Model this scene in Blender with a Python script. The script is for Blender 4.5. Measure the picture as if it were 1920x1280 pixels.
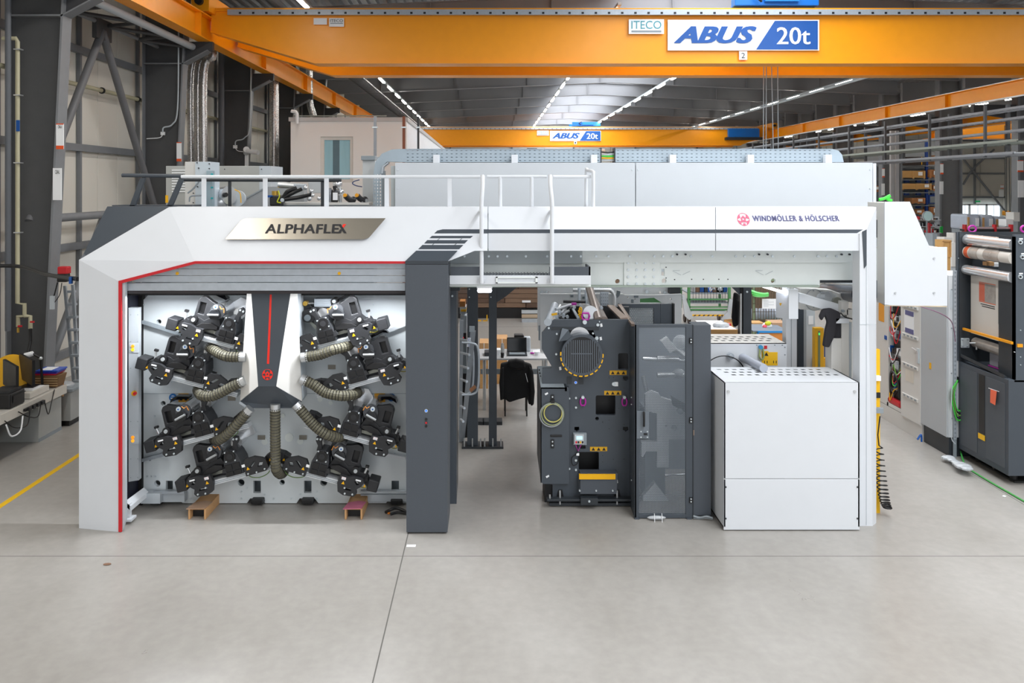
import bpy, bmesh, math, random
from mathutils import Vector, Matrix
from mathutils.geometry import tessellate_polygon
for o in list(bpy.data.objects): bpy.data.objects.remove(o)
S = bpy.context.scene
COL = S.collection
R = random.Random(7)
PI = math.pi
# ------------------------------------------------------------ camera, world, lights, exposure
F = 1500.0; CX = 920.0; CY = 350.0; CH = 4.2          # focal length in px, optical axis in the 1920x1280 frame, camera height
cd = bpy.data.cameras.new('camera'); cam = bpy.data.objects.new('camera', cd); COL.objects.link(cam)
cam.location = (0, 0, CH); cam.rotation_euler = (PI/2, 0, 0)
cd.sensor_width = 36; cd.lens = 36*F/1920; cd.shift_x = (960-CX)/1920; cd.shift_y = (CY-640)/1920
cd.clip_end = 300; cd.clip_start = .1
S.camera = cam
w = bpy.data.worlds.new('world'); S.world = w; w.use_nodes = True
w.node_tree.nodes['Background'].inputs[0].default_value = (.92, .95, 1, 1)
w.node_tree.nodes['Background'].inputs[1].default_value = .95
S.view_settings.view_transform = 'Standard'; S.view_settings.look = 'None'
S.view_settings.gamma = 1; S.view_settings.use_curve_mapping = False
S.view_settings.exposure = 0.37
def area(name, loc, sx, sy, power, color=(1, 1, 1), rot=(0, 0, 0)):
    d = bpy.data.lights.new(name, 'AREA'); d.shape = 'RECTANGLE'; d.size = sx; d.size_y = sy; d.energy = power; d.color = color
    o = bpy.data.objects.new(name, d); COL.objects.link(o); o.location = loc; o.rotation_euler = rot
    return o
# the tube rows and the ridge skylight that go on over the front of the hall and behind the camera
for nm, x, pw, c in (('tube_row_light', -5.1, 580, (1, .96, .9)), ('tube_row_light', 3.55, 560, (1, .98, .96)), ('tube_row_light', 8.4, 560, (1, .98, .96)), ('tube_row_light', 16.9, 480, (1, .97, .93))):
    area(nm, (x, 5, 9.1), .35, 26, pw, c)
area('skylight_light', (6.5, 2, 11.0), 4.6, 26, 1500, (.9, .95, 1))
area('skylight_light', (6.5, 32, 11.0), 4.6, 34, 2600, (.9, .95, 1))
area('skylight_light', (6.5, 62, 11.0), 4.6, 26, 3200, (.9, .95, 1))

# ------------------------------------------------------------ helpers
def P(px, py, D): return Vector(((px-CX)*D/F, D, CH-(py-CY)*D/F))
def fl(py): return CH*F/(py-CY)                       # distance of a floor point at image row py
def lin(h):
    h = h.lstrip('#'); r = []
    for i in (0, 2, 4):
        c = int(h[i:i+2], 16)/255; r.append(c/12.92 if c <= .04045 else ((c+.055)/1.055)**2.4)
    return r
MATS = {}
def mat(name, hexc, rough=.5, metal=0, var=.06, vs=4.0, bump=0, bs=60, hex2=None, coat=0, emit=0, alpha=1, trans=0, stretch=None):
    if name in MATS: return MATS[name]
    m = bpy.data.materials.new(name); m.use_nodes = True; nt = m.node_tree; N = nt.nodes; L = nt.links
    b = N['Principled BSDF']; c = lin(hexc)
    tc = N.new('ShaderNodeTexCoord'); mp = N.new('ShaderNodeMapping'); L.new(tc.outputs['Object'], mp.inputs[0])
    if stretch: mp.inputs['Scale'].default_value = stretch
    nz = N.new('ShaderNodeTexNoise'); nz.inputs['Scale'].default_value = vs; nz.inputs['Detail'].default_value = 5
    L.new(mp.outputs[0], nz.inputs['Vector'])
    mx = N.new('ShaderNodeMix'); mx.data_type = 'RGBA'
    c2 = lin(hex2) if hex2 else [max(0, v*(1-var*2)) for v in c]
    c1 = c if hex2 else [min(1, v*(1+var)) for v in c]
    mx.inputs[6].default_value = (*c1, 1); mx.inputs[7].default_value = (*c2, 1)
    L.new(nz.outputs['Fac'], mx.inputs[0]); L.new(mx.outputs[2], b.inputs['Base Color'])
    rr = N.new('ShaderNodeMapRange'); rr.inputs['To Min'].default_value = max(.02, rough-.06); rr.inputs['To Max'].default_value = min(1, rough+.06)
    L.new(nz.outputs['Fac'], rr.inputs['Value']); L.new(rr.outputs[0], b.inputs['Roughness'])
    b.inputs['Metallic'].default_value = metal; b.inputs['Coat Weight'].default_value = coat
    b.inputs['Transmission Weight'].default_value = trans; b.inputs['Alpha'].default_value = alpha
    if emit:
        b.inputs['Emission Color'].default_value = (*c, 1); b.inputs['Emission Strength'].default_value = emit
    if bump:
        n2 = N.new('ShaderNodeTexNoise'); n2.inputs['Scale'].default_value = bs; L.new(mp.outputs[0], n2.inputs['Vector'])
        bp = N.new('ShaderNodeBump'); bp.inputs['Strength'].default_value = bump; bp.inputs['Distance'].default_value = .004
        L.new(n2.outputs['Fac'], bp.inputs['Height']); L.new(bp.outputs[0], b.inputs['Normal'])
    MATS[name] = m; return m
def perf(name, hexc, pitch, hole, rough=.5, slot=1.0):
    """perforated sheet metal: round holes cut through by transparency, laid out in the sheet's own x-z metres"""
    m = mat(name, hexc, rough, .2); nt = m.node_tree; N = nt.nodes; L = nt.links; b = N['Principled BSDF']
    out = N['Material Output']; tc = N.new('ShaderNodeTexCoord'); sp = N.new('ShaderNodeSeparateXYZ'); L.new(tc.outputs['Object'], sp.inputs[0])
    def mth(op, a, bb=None):
        n = N.new('ShaderNodeMath'); n.operation = op
        for i, v in enumerate((a, bb)):
            if v is None: continue
            if isinstance(v, (int, float)): n.inputs[i].default_value = v
            else: L.new(v, n.inputs[i])
        return n.outputs[0]
    u = mth('ADD', mth('DIVIDE', sp.outputs[0], pitch), mth('DIVIDE', sp.outputs[1], pitch)); v = mth('DIVIDE', sp.outputs[2], pitch*.87)
    row = mth('FLOOR', v); off = mth('MULTIPLY', mth('MODULO', row, 2), .5)
    fu = mth('SUBTRACT', mth('FRACT', mth('ADD', u, off)), .5); fv = mth('SUBTRACT', mth('FRACT', v), .5)
    d = mth('SQRT', mth('ADD', mth('MULTIPLY', fu, fu), mth('MULTIPLY', fv, fv)))
    h = mth('LESS_THAN', d, hole)
    t = N.new('ShaderNodeBsdfTransparent'); mx = N.new('ShaderNodeMixShader')
    L.new(h, mx.inputs[0]); L.new(b.outputs[0], mx.inputs[1]); L.new(t.outputs[0], mx.inputs[2]); L.new(mx.outputs[0], out.inputs[0])
    return m
class M:
    def __init__(s): s.v = []; s.f = []
    def add(s, vs, fs):
        n = len(s.v); s.v += [Vector(v) for v in vs]; s.f += [[i+n for i in f] for f in fs]; return s
    def box(s, x0, x1, y0, y1, z0, z1):
        return s.add([(x0,y0,z0),(x1,y0,z0),(x1,y1,z0),(x0,y1,z0),(x0,y0,z1),(x1,y0,z1),(x1,y1,z1),(x0,y1,z1)],
                     [(0,1,2,3),(4,5,6,7),(0,1,5,4),(1,2,6,5),(2,3,7,6),(3,0,4,7)])
    def pb(s, x0, y0, x1, y1, D, dep=.1):
        a = P(x0, y0, D); b = P(x1, y1, D); return s.box(a.x, b.x, D, D+dep, b.z, a.z)
    def pr(s, pts, vec):
        n = len(pts); pts = [Vector(p) for p in pts]; vec = Vector(vec)
        return s.add(pts+[p+vec for p in pts], [list(range(n)), list(range(n, 2*n))]+[(i, (i+1) % n, (i+1) % n+n, i+n) for i in range(n)])
    def pp(s, pts, D, dep=.1):
        return s.pr([P(q[0], q[1], q[2] if len(q) > 2 else D) for q in pts], (0, dep, 0))
    def plate(s, outer, holes, vec):
        """flat plate with real holes; points 3-D"""
        loops = [[Vector(p) for p in l] for l in [outer]+list(holes)]; vec = Vector(vec)
        tri = tessellate_polygon(loops); flat = [p for l in loops for p in l]; n = len(flat)
        fs = [tuple(t) for t in tri]+[tuple(i+n for i in t) for t in tri]; k = 0
        for l in loops:
            m = len(l)
            for i in range(m): a = k+i; b = k+(i+1) % m; fs.append((a, b, b+n, a+n))
            k += m
        return s.add(flat+[p+vec for p in flat], fs)
    def ppl(s, outer, holes, D, dep):
        c = lambda q: P(q[0], q[1], D)
        return s.plate([c(q) for q in outer], [[c(q) for q in h] for h in holes], (0, dep, 0))
    def cyl(s, a, b, r, n=14, r2=None, caps=True):
        a = Vector(a); b = Vector(b); d = (b-a).normalized(); u = d.orthogonal().normalized(); w_ = d.cross(u); r2 = r if r2 is None else r2
        vs = [a+(u*math.cos(2*PI*i/n)+w_*math.sin(2*PI*i/n))*r for i in range(n)]+[b+(u*math.cos(2*PI*i/n)+w_*math.sin(2*PI*i/n))*r2 for i in range(n)]
        fs = [(i, (i+1) % n, (i+1) % n+n, i+n) for i in range(n)]
        if caps: fs += [list(range(n)), list(range(n, 2*n))]
        return s.add(vs, fs)
    def disc(s, px, py, D, rpx, dep=.02, n=16):
        c = P(px, py, D); return s.cyl(c, c+Vector((0, dep, 0)), rpx*D/F, n)
    def tube(s, pts, r, n=10, rip=None, closed=False):
        pts = [Vector(p) for p in pts]; m = len(pts); rings = []; u = None
        for i, p in enumerate(pts):
            if closed: d = pts[(i+1) % m]-pts[i-1]
            else: d = (pts[min(i+1, m-1)]-pts[max(i-1, 0)])
            if d.length < 1e-9: d = Vector((0, 0, 1))
            d.normalize()
            if u is None: u = d.orthogonal().normalized()
            u = (u-d*u.dot(d)); u = u.normalized() if u.length > 1e-6 else d.orthogonal().normalized()
            v = d.cross(u); rr = r*(rip[i % len(rip)] if rip else 1)
            rings.append([p+(u*math.cos(2*PI*k/n)+v*math.sin(2*PI*k/n))*rr for k in range(n)])
        vs = [q for g in rings for q in g]; fs = []
        for i in range(m if closed else m-1):
            a = i*n; b = ((i+1) % m)*n
            for k in range(n): fs.append((a+k, a+(k+1) % n, b+(k+1) % n, b+k))
        if not closed: fs += [list(range(n)), list(range((m-1)*n, m*n))]
        return s.add(vs, fs)
    def sph(s, c, r, n=10, sc=(1, 1, 1)):
        c = Vector(c); vs = []; fs = []; m = n//2+1
        for i in range(m+1):
            t = PI*i/m
            for k in range(n):
                a = 2*PI*k/n; vs.append(c+Vector((r*sc[0]*math.sin(t)*math.cos(a), r*sc[1]*math.sin(t)*math.sin(a), r*sc[2]*math.cos(t))))
        for i in range(m):
            for k in range(n): fs.append((i*n+k, i*n+(k+1) % n, (i+1)*n+(k+1) % n, (i+1)*n+k))
        return s.add(vs, fs)
    def lathe(s, c, prof, n=16):
        c = Vector(c); vs = []; fs = []
        for r, z in prof:
            for k in range(n): a = 2*PI*k/n; vs.append(c+Vector((r*math.cos(a), r*math.sin(a), z)))
        for i in range(len(prof)-1):
            for k in range(n): fs.append((i*n+k, i*n+(k+1) % n, (i+1)*n+(k+1) % n, (i+1)*n+k))
        fs += [list(range(n)), list(range((len(prof)-1)*n, len(prof)*n))]
        return s.add(vs, fs)
    def ibeam(s, a, b, h, wd, tf=.03, tw=.02, up=(0, 0, 1)):
        """I section from a to b (top centre line), height h, flange width wd"""
        a = Vector(a); b = Vector(b); d = (b-a).normalized(); up = Vector(up); sd = d.cross(up).normalized(); up = sd.cross(d).normalized()
        pr = [(-wd/2,0),(wd/2,0),(wd/2,-tf),(tw/2,-tf),(tw/2,-h+tf),(wd/2,-h+tf),(wd/2,-h),(-wd/2,-h),(-wd/2,-h+tf),(-tw/2,-h+tf),(-tw/2,-tf),(-wd/2,-tf)]
        return s.pr([a+sd*x+up*z for x, z in pr], b-a)
    def make(s, name, m, parent=None, smooth=False, bevel=0, kind=None, label=None, weld=False):
        me = bpy.data.meshes.new(name); me.from_pydata([tuple(v) for v in s.v], [], s.f)
        bm = bmesh.new(); bm.from_mesh(me)
        if weld: bmesh.ops.remove_doubles(bm, verts=bm.verts, dist=1e-5)
        bmesh.ops.recalc_face_normals(bm, faces=bm.faces)
        if smooth:
            for f in bm.faces: f.smooth = True
            for e in bm.edges:
                if len(e.link_faces) == 2 and e.calc_face_angle(0) > .7: e.smooth = False
        bm.to_mesh(me); bm.free(); me.materials.append(m)
        o = bpy.data.objects.new(name, me); COL.objects.link(o)
        if parent: o.parent = parent
        if bevel:
            md = o.modifiers.new('bevel', 'BEVEL'); md.width = bevel; md.segments = 2; md.limit_method = 'ANGLE'; md.harden_normals = False
        if kind: o['kind'] = kind
        if label: o['label'] = label
        return o
def th(name, label, cat, group=None, loc=None):
    o = bpy.data.objects.new(name, None); COL.objects.link(o); o['label'] = label; o['category'] = cat; o.empty_display_size = .1
    if group: o['group'] = group
    if loc is not None: o.location = loc; o['_fixed'] = 1
    return o
def tag(o, label, cat, group=None):
    o['label'] = label; o['category'] = cat
    if group: o['group'] = group
    return o
def st(name, mb, m, **k): return mb.make(name, m, None, kind='structure', **k)
def dup(root, loc, label=None, group=None, rot=None):
    def cp(o, par):
        c = o.copy(); COL.objects.link(c); c.parent = par
        for ch in list(o.children): cp(ch, c)
        return c
    r = cp(root, None); r.location = loc
    if rot is not None: r.rotation_euler = rot
    if label: r['label'] = label
    if group: r['group'] = group
    return r
def txt(s, org, uv, vv, m, parent, name='lettering', shear=0, off=0.0, sp=1.0, bold=0):
    """flat lettering fitted into the rectangle org + uv + vv (org = lower left)"""
    cu = bpy.data.curves.new('t', 'FONT'); cu.body = s; cu.shear = shear; cu.offset = off; cu.resolution_u = 3; cu.space_character = sp
    t = bpy.data.objects.new('t', cu); COL.objects.link(t); dg = bpy.context.evaluated_depsgraph_get(); dg.update()
    me = bpy.data.meshes.new_from_object(t.evaluated_get(dg)); bpy.data.objects.remove(t)
    xs = [v.co.x for v in me.vertices]; ys = [v.co.y for v in me.vertices]; x0, x1, y0, y1 = min(xs), max(xs), min(ys), max(ys)
    org = Vector(org); uv = Vector(uv); vv = Vector(vv)
    for v in me.vertices:
        v.co = org+uv*((v.co.x-x0)/max(1e-6, x1-x0))+vv*((v.co.y-y0)/max(1e-6, y1-y0))
    if bold:        # heavier strokes: the same letters laid side by side in one plane
        d = uv.normalized()*vv.length*bold; n = uv.cross(vv).normalized()*.0004; vs = [v.co.copy() for v in me.vertices]; fs = [tuple(p.vertices) for p in me.polygons]; k = len(vs)
        me2 = bpy.data.meshes.new(name); me2.from_pydata([tuple(v+d*q+n*q) for q in (-1, 0, 1) for v in vs], [], [tuple(i+j*k for i in f) for j in range(3) for f in fs]); bpy.data.meshes.remove(me); me = me2
    me.name = name; me.materials.clear(); me.materials.append(m)
    o = bpy.data.objects.new(name, me); COL.objects.link(o); o.parent = parent
    return o
def ptxt(s, x0, y0, x1, y1, D, m, parent, D2=None, **k):
    """front-facing lettering between image rows; D2 = depth at its upper edge for a leaning face"""
    a = P(x0, y1, D); b = P(x1, y1, D); c = P(x0, y0, D2 or D); c.x = a.x+(c.x-a.x)*0
    return txt(s, a, b-a, c-a, m, parent, **k)
def bez(p, n=24):
    """smooth curve through points (Catmull-Rom)"""
    p = [Vector(q) for q in p]; p = [p[0]*2-p[1]]+p+[p[-1]*2-p[-2]]; out = []; seg = len(p)-3; k = max(2, n//seg)
    for i in range(seg):
        a, b, c, d = p[i:i+4]
        for j in range(k):
            t = j/k; out.append(.5*((2*b)+(c-a)*t+(2*a-5*b+4*c-d)*t*t+(3*b-a-3*c+d)*t**3))
    out.append(p[-2]); return out
def slots(mb, x0, x1, z0, z1, y, dep, rows, pitch, sw, sh):
    """sheet in the x-z plane with rows of oblong slots left open"""
    H = z1-z0; zs = [z0]
    for r in range(rows):
        c = z0+H*(r+.5)/rows; zs += [c-sh/2, c+sh/2]
    zs.append(z1)
    for i in range(0, len(zs)-1, 2): mb.box(x0, x1, y, y+dep, zs[i], zs[i+1])
    n = max(1, int((x1-x0)/pitch))
    for r in range(rows):
        a, b = zs[2*r+1], zs[2*r+2]; x = x0
        for i in range(n):
            c = x0+(x1-x0)*(i+.5)/n; mb.add([(x, y, a), (c-sw/2, y, a), (c-sw/2, y, b), (x, y, b)], [(0, 1, 2, 3)]); x = c+sw/2
        mb.add([(x, y, a), (x1, y, a), (x1, y, b), (x, y, b)], [(0, 1, 2, 3)])
    return mb

# ------------------------------------------------------------ materials
WHITE = mat('white_lacquer', 'D9DDE2', .38, var=.015)
WHITE2 = mat('warm_white_lacquer', 'D4D3CF', .42, var=.02)
PALE = mat('pale_green_grey_lacquer', 'E9EFED', .42, var=.03)
LGREY = mat('light_grey_lacquer', 'BBC3C9', .4, var=.04)
PLATE = mat('press_side_lacquer', 'DCE3E6', .4, var=.03)
MGREY = mat('mid_grey_lacquer', '8D969C', .45)
DGREY = mat('anthracite_textured', '4B5159', .5, var=.08, vs=180, bump=.25, bs=300)
DGREY2 = mat('anthracite_smooth', '434A52', .42, var=.05)
DARK = mat('charcoal_steel', '2E3338', .45)
BLACK = mat('black_satin', '141416', .45)
BLK2 = mat('black_cast', '242528', .5, var=.1, vs=30)
VOID = mat('black_interior', '060607', .8)
STEEL = mat('brushed_steel', 'CDD0D2', .3, .7, vs=20)
CHROME = mat('polished_roller', 'E4E6E8', .16, .72, var=.02)
ALU = mat('galvanised_aluminium', 'B4BCC4', .4, .3, var=.08, vs=14)
GALV = mat('galvanised_sheet', '9FAAB2', .45, .35, var=.08)
BOLT = mat('zinc_bolt', 'D5DEE2', .3, .5)
ORANGE = mat('crane_orange', 'FBA000', .38, var=.03)
YEL = mat('signal_yellow', 'F0B400', .45)
RED = mat('trim_red', 'C81E28', .45)
REDL = mat('bright_red', 'EE2A17', .5)
BLUE = mat('crane_blue', '0E6FC8', .4)
SBLUE = mat('sign_blue', '06509E', .45)
SIGNW = mat('sign_white', 'EEF0F2', .5, var=.01)
INK = mat('black_print', '1B1B1F', .6)
PURP = mat('logo_violet_grey', '62628F', .5)
PINKR = mat('logo_rose_red', 'D8486A', .5)
MAG = mat('magenta_shackle', 'B0279B', .4)
STLC = mat('column_steel_grey', '4A4B4D', .55, var=.06)
STLD = mat('dark_roof_steel', '3C3D40', .6, var=.06)
STLF = mat('flange_steel_grey', '7C7F83', .5)
CARD = mat('cardboard', 'C79A6A', .8, vs=6)
WOOD = mat('pale_timber', 'CFA46C', .7, vs=5, hex2='B88850', stretch=(1, 1, 9))
GRN = mat('trolley_green', '4F8A55', .5)
LIME = mat('lime_strap', '3CCB3C', .6)
CLOTH = mat('black_cloth', '121214', .9, bump=.4, bs=25)
GLASS = mat('window_glass', 'BFE3EC', .05, trans=.0, coat=1, hex2='6FAFC4', vs=.6)
LAMP = mat('lamp_tube', 'FFFCF2', .4, emit=36)
LED = mat('led_lamp', 'EEF2FF', .4, emit=6)
HOSE = mat('olive_hose', '5F5C4B', .6, var=.2, vs=30)
CHAMP = mat('champagne_metal', 'B9B2A4', .3, .75, vs=1.2, hex2='A39C90')
WOODB = mat('weathered_plank', '6E5646', .8, vs=3, hex2='4E3D33', stretch=(1, 1, 14))
FOIL = mat('duct_foil', 'C9C6C4', .28, .8, var=.15, vs=30, bump=.9, bs=40)
PVC = mat('cream_pipe', 'B3AE92', .5)

ORD = ['first', 'second', 'third', 'fourth', 'fifth', 'sixth', 'seventh', 'eighth', 'ninth', 'tenth', 'eleventh', 'twelfth', 'thirteenth', 'fourteenth', 'fifteenth', 'sixteenth', 'seventeenth', 'eighteenth', 'nineteenth', 'twentieth']
# ------------------------------------------------------------ the hall
def floor_mat():
    m = mat('polished_concrete', 'B4AEA4', .24, var=.05, vs=.5); nt = m.node_tree; N = nt.nodes; L = nt.links; b = N['Principled BSDF']
    tc = N.new('ShaderNodeTexCoord')
    n1 = N.new('ShaderNodeTexNoise'); n1.inputs['Scale'].default_value = .35; n1.inputs['Detail'].default_value = 9; n1.inputs['Roughness'].default_value = .62
    mp = N.new('ShaderNodeMapping'); mp.inputs['Scale'].default_value = (1, .55, 1); L.new(tc.outputs['Object'], mp.inputs[0]); L.new(mp.outputs[0], n1.inputs['Vector'])
    r1 = N.new('ShaderNodeValToRGB'); e = r1.color_ramp.elements
    e[0].position = .3; e[0].color = (*lin('918D87'), 1); e[1].position = .72; e[1].color = (*lin('ADAAA6'), 1)
    L.new(n1.outputs['Fac'], r1.inputs[0])
    n2 = N.new('ShaderNodeTexNoise'); n2.inputs['Scale'].default_value = 9; n2.inputs['Detail'].default_value = 6; L.new(tc.outputs['Object'], n2.inputs['Vector'])
    r2 = N.new('ShaderNodeMapRange'); r2.inputs['From Min'].default_value = .35; r2.inputs['From Max'].default_value = .7; r2.inputs['To Min'].default_value = .93; r2.inputs['To Max'].default_value = 1.03; L.new(n2.outputs['Fac'], r2.inputs['Value'])
    mx = N.new('ShaderNodeMix'); mx.data_type = 'RGBA'; mx.blend_type = 'MULTIPLY'; mx.inputs[0].default_value = 1
    L.new(r1.outputs[0], mx.inputs[6]); L.new(r2.outputs[0], mx.inputs[7]); L.new(mx.outputs[2], b.inputs['Base Color'])
    r3 = N.new('ShaderNodeMapRange'); r3.inputs['To Min'].default_value = .2; r3.inputs['To Max'].default_value = .42; L.new(n1.outputs['Fac'], r3.inputs['Value']); L.new(r3.outputs[0], b.inputs['Roughness'])
    return m
FLOOR = floor_mat()
JOINT = mat('floor_joint_filler', '5E5C58', .7)
floor = st('floor', M().box(-9.4, 50, -12, 80, -.2, 0), FLOOR)
def joint(x0, y0, x1, y1, wd=.012, name='expansion_joint', m=None, z=.0015):
    a = Vector((x0, y0, 0)); b = Vector((x1, y1, 0)); d = (b-a).normalized(); n = Vector((-d.y, d.x, 0))*wd/2
    M().pr([a-n, b-n, b+n, a+n], (0, 0, z)).make(name, m or JOINT, floor)
joint(-1.0, 0.5, -1.0, 9.8); joint(-9, 9.1, 30, 9.1, .006); joint(7.05, 2, 7.05, 12.3, .008); joint(-1.0, 11, -1.0, 30, .01)
joint(-9, 24, 22, 24, .01); joint(5.2, 10.4, 5.2, 40, .01)
joint(-6.45, 3, -6.45, 14.2, .085, 'yellow_floor_line', mat('floor_line_yellow', 'E8B810', .5), .003)

WALLM = mat('wall_panel_cream', 'DCD8CE', .6, var=.03, vs=1.2)
WALLG = mat('wall_panel_far', 'CFCBC2', .6, var=.04, vs=1)
wl = st('wall_left', M().box(-9.5, -9.4, -12, 80, 0, 10.4), WALLG)
pm = M().box(-9.4, -9.33, .01, .99, .0, 10.2); p0 = pm.make('wall_panel', WALLM, wl, bevel=.01)
for k in range(8, 78):
    o = p0 if k == 8 else p0.copy()
    if k > 8: COL.objects.link(o)
    o.parent = wl; o.location = (0, k, 0)
gi = M()
for z in (7.2, 5.0, 2.8, .5): gi.box(-9.32, -9.2, 3, 80, z, z+.16)
gi.make('wall_girt', STLF, wl)
for y in range(9, 80, 3): M().box(-9.32, -9.24, y+.0, y+.09, 0, 10).make('wall_post', STLF, wl)
wb = st('wall_back', M().box(-9.5, 50, 78, 78.3, 0, 12.5), WALLG)
p0 = M().box(0, 2.94, 77.9, 78, 3.2, 11.8).make('wall_panel', WALLG, wb)
for k in range(20):
    o = p0 if k == 0 else p0.copy()
    if k: COL.objects.link(o)
    o.parent = wb; o.location = (-9.3+3*k, 0, 0)
g = M()
for z in (3.1, 5.4, 6.9, 8.6, 10.2): g.box(-9.3, 50, 77.75, 77.9, z, z+.18)
for x in (-4, 2, 8, 14, 20, 26, 32, 38, 44.2, 47.0): g.box(x, x+.14, 77.7, 77.9, 0, 11)
g.make('wall_girt', STLF, wb)
br = M()
c0 = P(1827, 318, 77); c0.y = 77.4
for q in ((1800, 290), (1864, 280), (1806, 346), (1886, 398)):
    e = P(q[0], q[1], 77.4); br.cyl(c0, e, .1, 6)
br.make('cross_brace', STLF, wb)
# daylight doors in the end wall
DAY = mat('daylight_glass', 'DDEBF5', .1, emit=1.6, var=.1, vs=.8, hex2='B9D0E2')
for i, (a, b) in enumerate(((1803, 1816), (1820, 1848), (1852, 1875), (1560, 1575), (1545, 1556))):
    wn = st('window_%d' % (i+1), M().pb(a, 385, b, 425, 77.6, .1), DAY)
    f = M(); f.pb(a-1.5, 383, a, 425, 77.5, .15); f.pb(b, 383, b+1.5, 425, 77.5, .15); f.pb(a-1.5, 382, b+1.5, 385, 77.5, .15); f.make('window_frame', SIGNW, wn)
    M().pb((a+b)/2-.3, 385, (a+b)/2+.3, 425, 77.5, .1).make('window_bar', SIGNW, wn)
st('wall_right', M().box(50, 50.3, -12, 80, 0, 12), WALLG)

# roof: rafters, deck, skylight
def zr(x): return 9.25+.042*(x+9) if x < 6.5 else 9.25+.042*(22-x)
dk = M()
def deck(x0, x1, y0, y1):
    n = int((x1-x0)/.3); vs = []; fs = []
    for i in range(n*4+1):
        k, r = divmod(i, 4); x = x0+(x1-x0)*(k+(0, .35, .5, .85)[r])/n; z = zr(min(x, 22+9))+.95+(0 if r in (0, 1) else .09)
        if x > 23: z = 9.4+.042*(50-x if x > 36 else x-22)+.95+(0 if r in (0, 1) else .09)
        vs += [(x, y0, z), (x, y1, z)]
    for i in range(n*4): fs.append((2*i, 2*i+2, 2*i+3, 2*i+1))
    dk.add(vs, fs)
deck(-9.4, 4.2, -12, 78); deck(8.9, 50, -12, 78)
ceiling = dk.make('ceiling', mat('roof_deck_sheet', '808286', .55, .3), None, kind='structure')
RAFT = mat('rafter_paint', '7C7C7F', .6, var=.05, vs=1)
def rafter(y):
    m = M()
    for x0, x1 in ((-9.1, 6.5), (6.5, 22.3)):
        a0, a1 = zr(x0), zr(x1)
        m.pr([(x0, y, a0), (x1, y, a1), (x1, y, a1+.75), (x0, y, a0+.75)], (0, .02, 0))
        for dz in (0, .73): m.pr([(x0, y-.12, a0+dz), (x1, y-.12, a1+dz), (x1, y-.12, a1+dz+.03), (x0, y-.12, a0+dz+.03)], (0, .25, 0))
    for x in range(-6, 22, 4): m.box(x, x+.02, y-.1, y+.1, zr(x)+.03, zr(x)+.73)
    return m
for i in range(-2, 11):
    rafter(14.9+5.8*i).make('rafter', RAFT, ceiling)
for i in range(0, 11):
    m = M(); y = 14.9+5.8*i
    m.pr([(22.6, y, 8.9), (36, y, 9.9), (50, y, 9.2), (50, y, 10), (36, y, 10.7), (22.6, y, 9.9)], (0, .2, 0)); m.make('rafter', RAFT, ceiling)
pu = M()
for x in (-7, -3.5, 0, 3.5, 9.5, 13, 16.5, 20, 26, 30, 34, 38, 42): pu.box(x, x+.1, -10, 78, zr(x)+.76 if x < 23 else 10.0, zr(x)+.94 if x < 23 else 10.2)
pu.make('purlin', RAFT, ceiling)
# skylight: glazing bars under the bright strip of the ridge
sk = M()
for y in range(-10, 78, 2): sk.box(4.2, 8.9, y, y+.05, 10.86, 10.95)
for x in (4.15, 6.5, 8.85): sk.box(x, x+.1, -12, 78, 10.7, 10.95)
sk.make('skylight_bars', SIGNW, ceiling)
M().box(4.0, 4.15, -12, 78, 10.6, 11.0).box(8.95, 9.1, -12, 78, 10.6, 11.0).make('skylight_kerb', LGREY, ceiling)

# steel columns
def column_left(y, i):
    c = th('steel_column', ('nearest dark steel column on the left wall, beside the desk, with pipes and a white code plate' if i == 0 else
        ['second dark steel column along the left wall, right of the raking brace tubes', 'third dark steel column along the left wall, behind the shiny foil ducts', 'fourth dark steel column on the left, against the white office block', 'fifth dark steel column on the left, mostly hidden by the white office block'][i-1]), 'column', 'steel columns of the left wall')
    m = M().pr([(-8.95, y+.14, 0), (-8.32, y+.14, 0), (-7.86, y+.14, 9.3), (-8.95, y+.14, 9.3)], (0, .03, 0))
    m.make('web', STLC, c)
    f = M().box(-8.98, -8.95, y, y+.32, 0, 9.3); f.make('outer_flange', STLF, c)
    f = M().pr([(-8.32, y, 0), (-8.28, y, 0), (-7.82, y, 9.3), (-7.86, y, 9.3)], (0, .32, 0)); f.make('inner_flange', STLF, c)
    M().box(-8.93, -7.95, y+.0, y+.3, 7.36, 7.39).make('stiffener', STLF, c)
    b = M().pr([(-7.97, y+.1, 7.36), (-7.3, y+.1, 7.72), (-7.2, y+.1, 7.72), (-7.2, y+.1, 7.95), (-7.92, y+.1, 7.95)], (0, .14, 0)); b.make('corbel', STLD, c)
    M().pr([(-7.97, y, 7.34), (-7.3, y, 7.7), (-7.3, y, 7.73), (-7.97, y, 7.37)], (0, .3, 0)).make('corbel_flange', STLF, c)
    M().box(-8.5, -8.1, y-.1, y+.4, 0, .03).make('base_plate', STLF, c)
    return c
LC = [14.8+5.8*i for i in range(5)]
for i, y in enumerate(LC): column_left(y, i)
RC = [35.5, 41.7, 47.8, 54.2, 60.5, 67]
names = ['dark steel column at the right edge of the picture behind the film winder', 'wide dark steel column on the right, left of the tan end wall with the cross brace', 'dark steel column on the right with the orange marked plate, left of the timber crates', 'dark steel column under the right crane runway, third from the right edge', 'dark steel column under the far half of the right crane runway', 'farthest dark steel column under the right crane runway']
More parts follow.
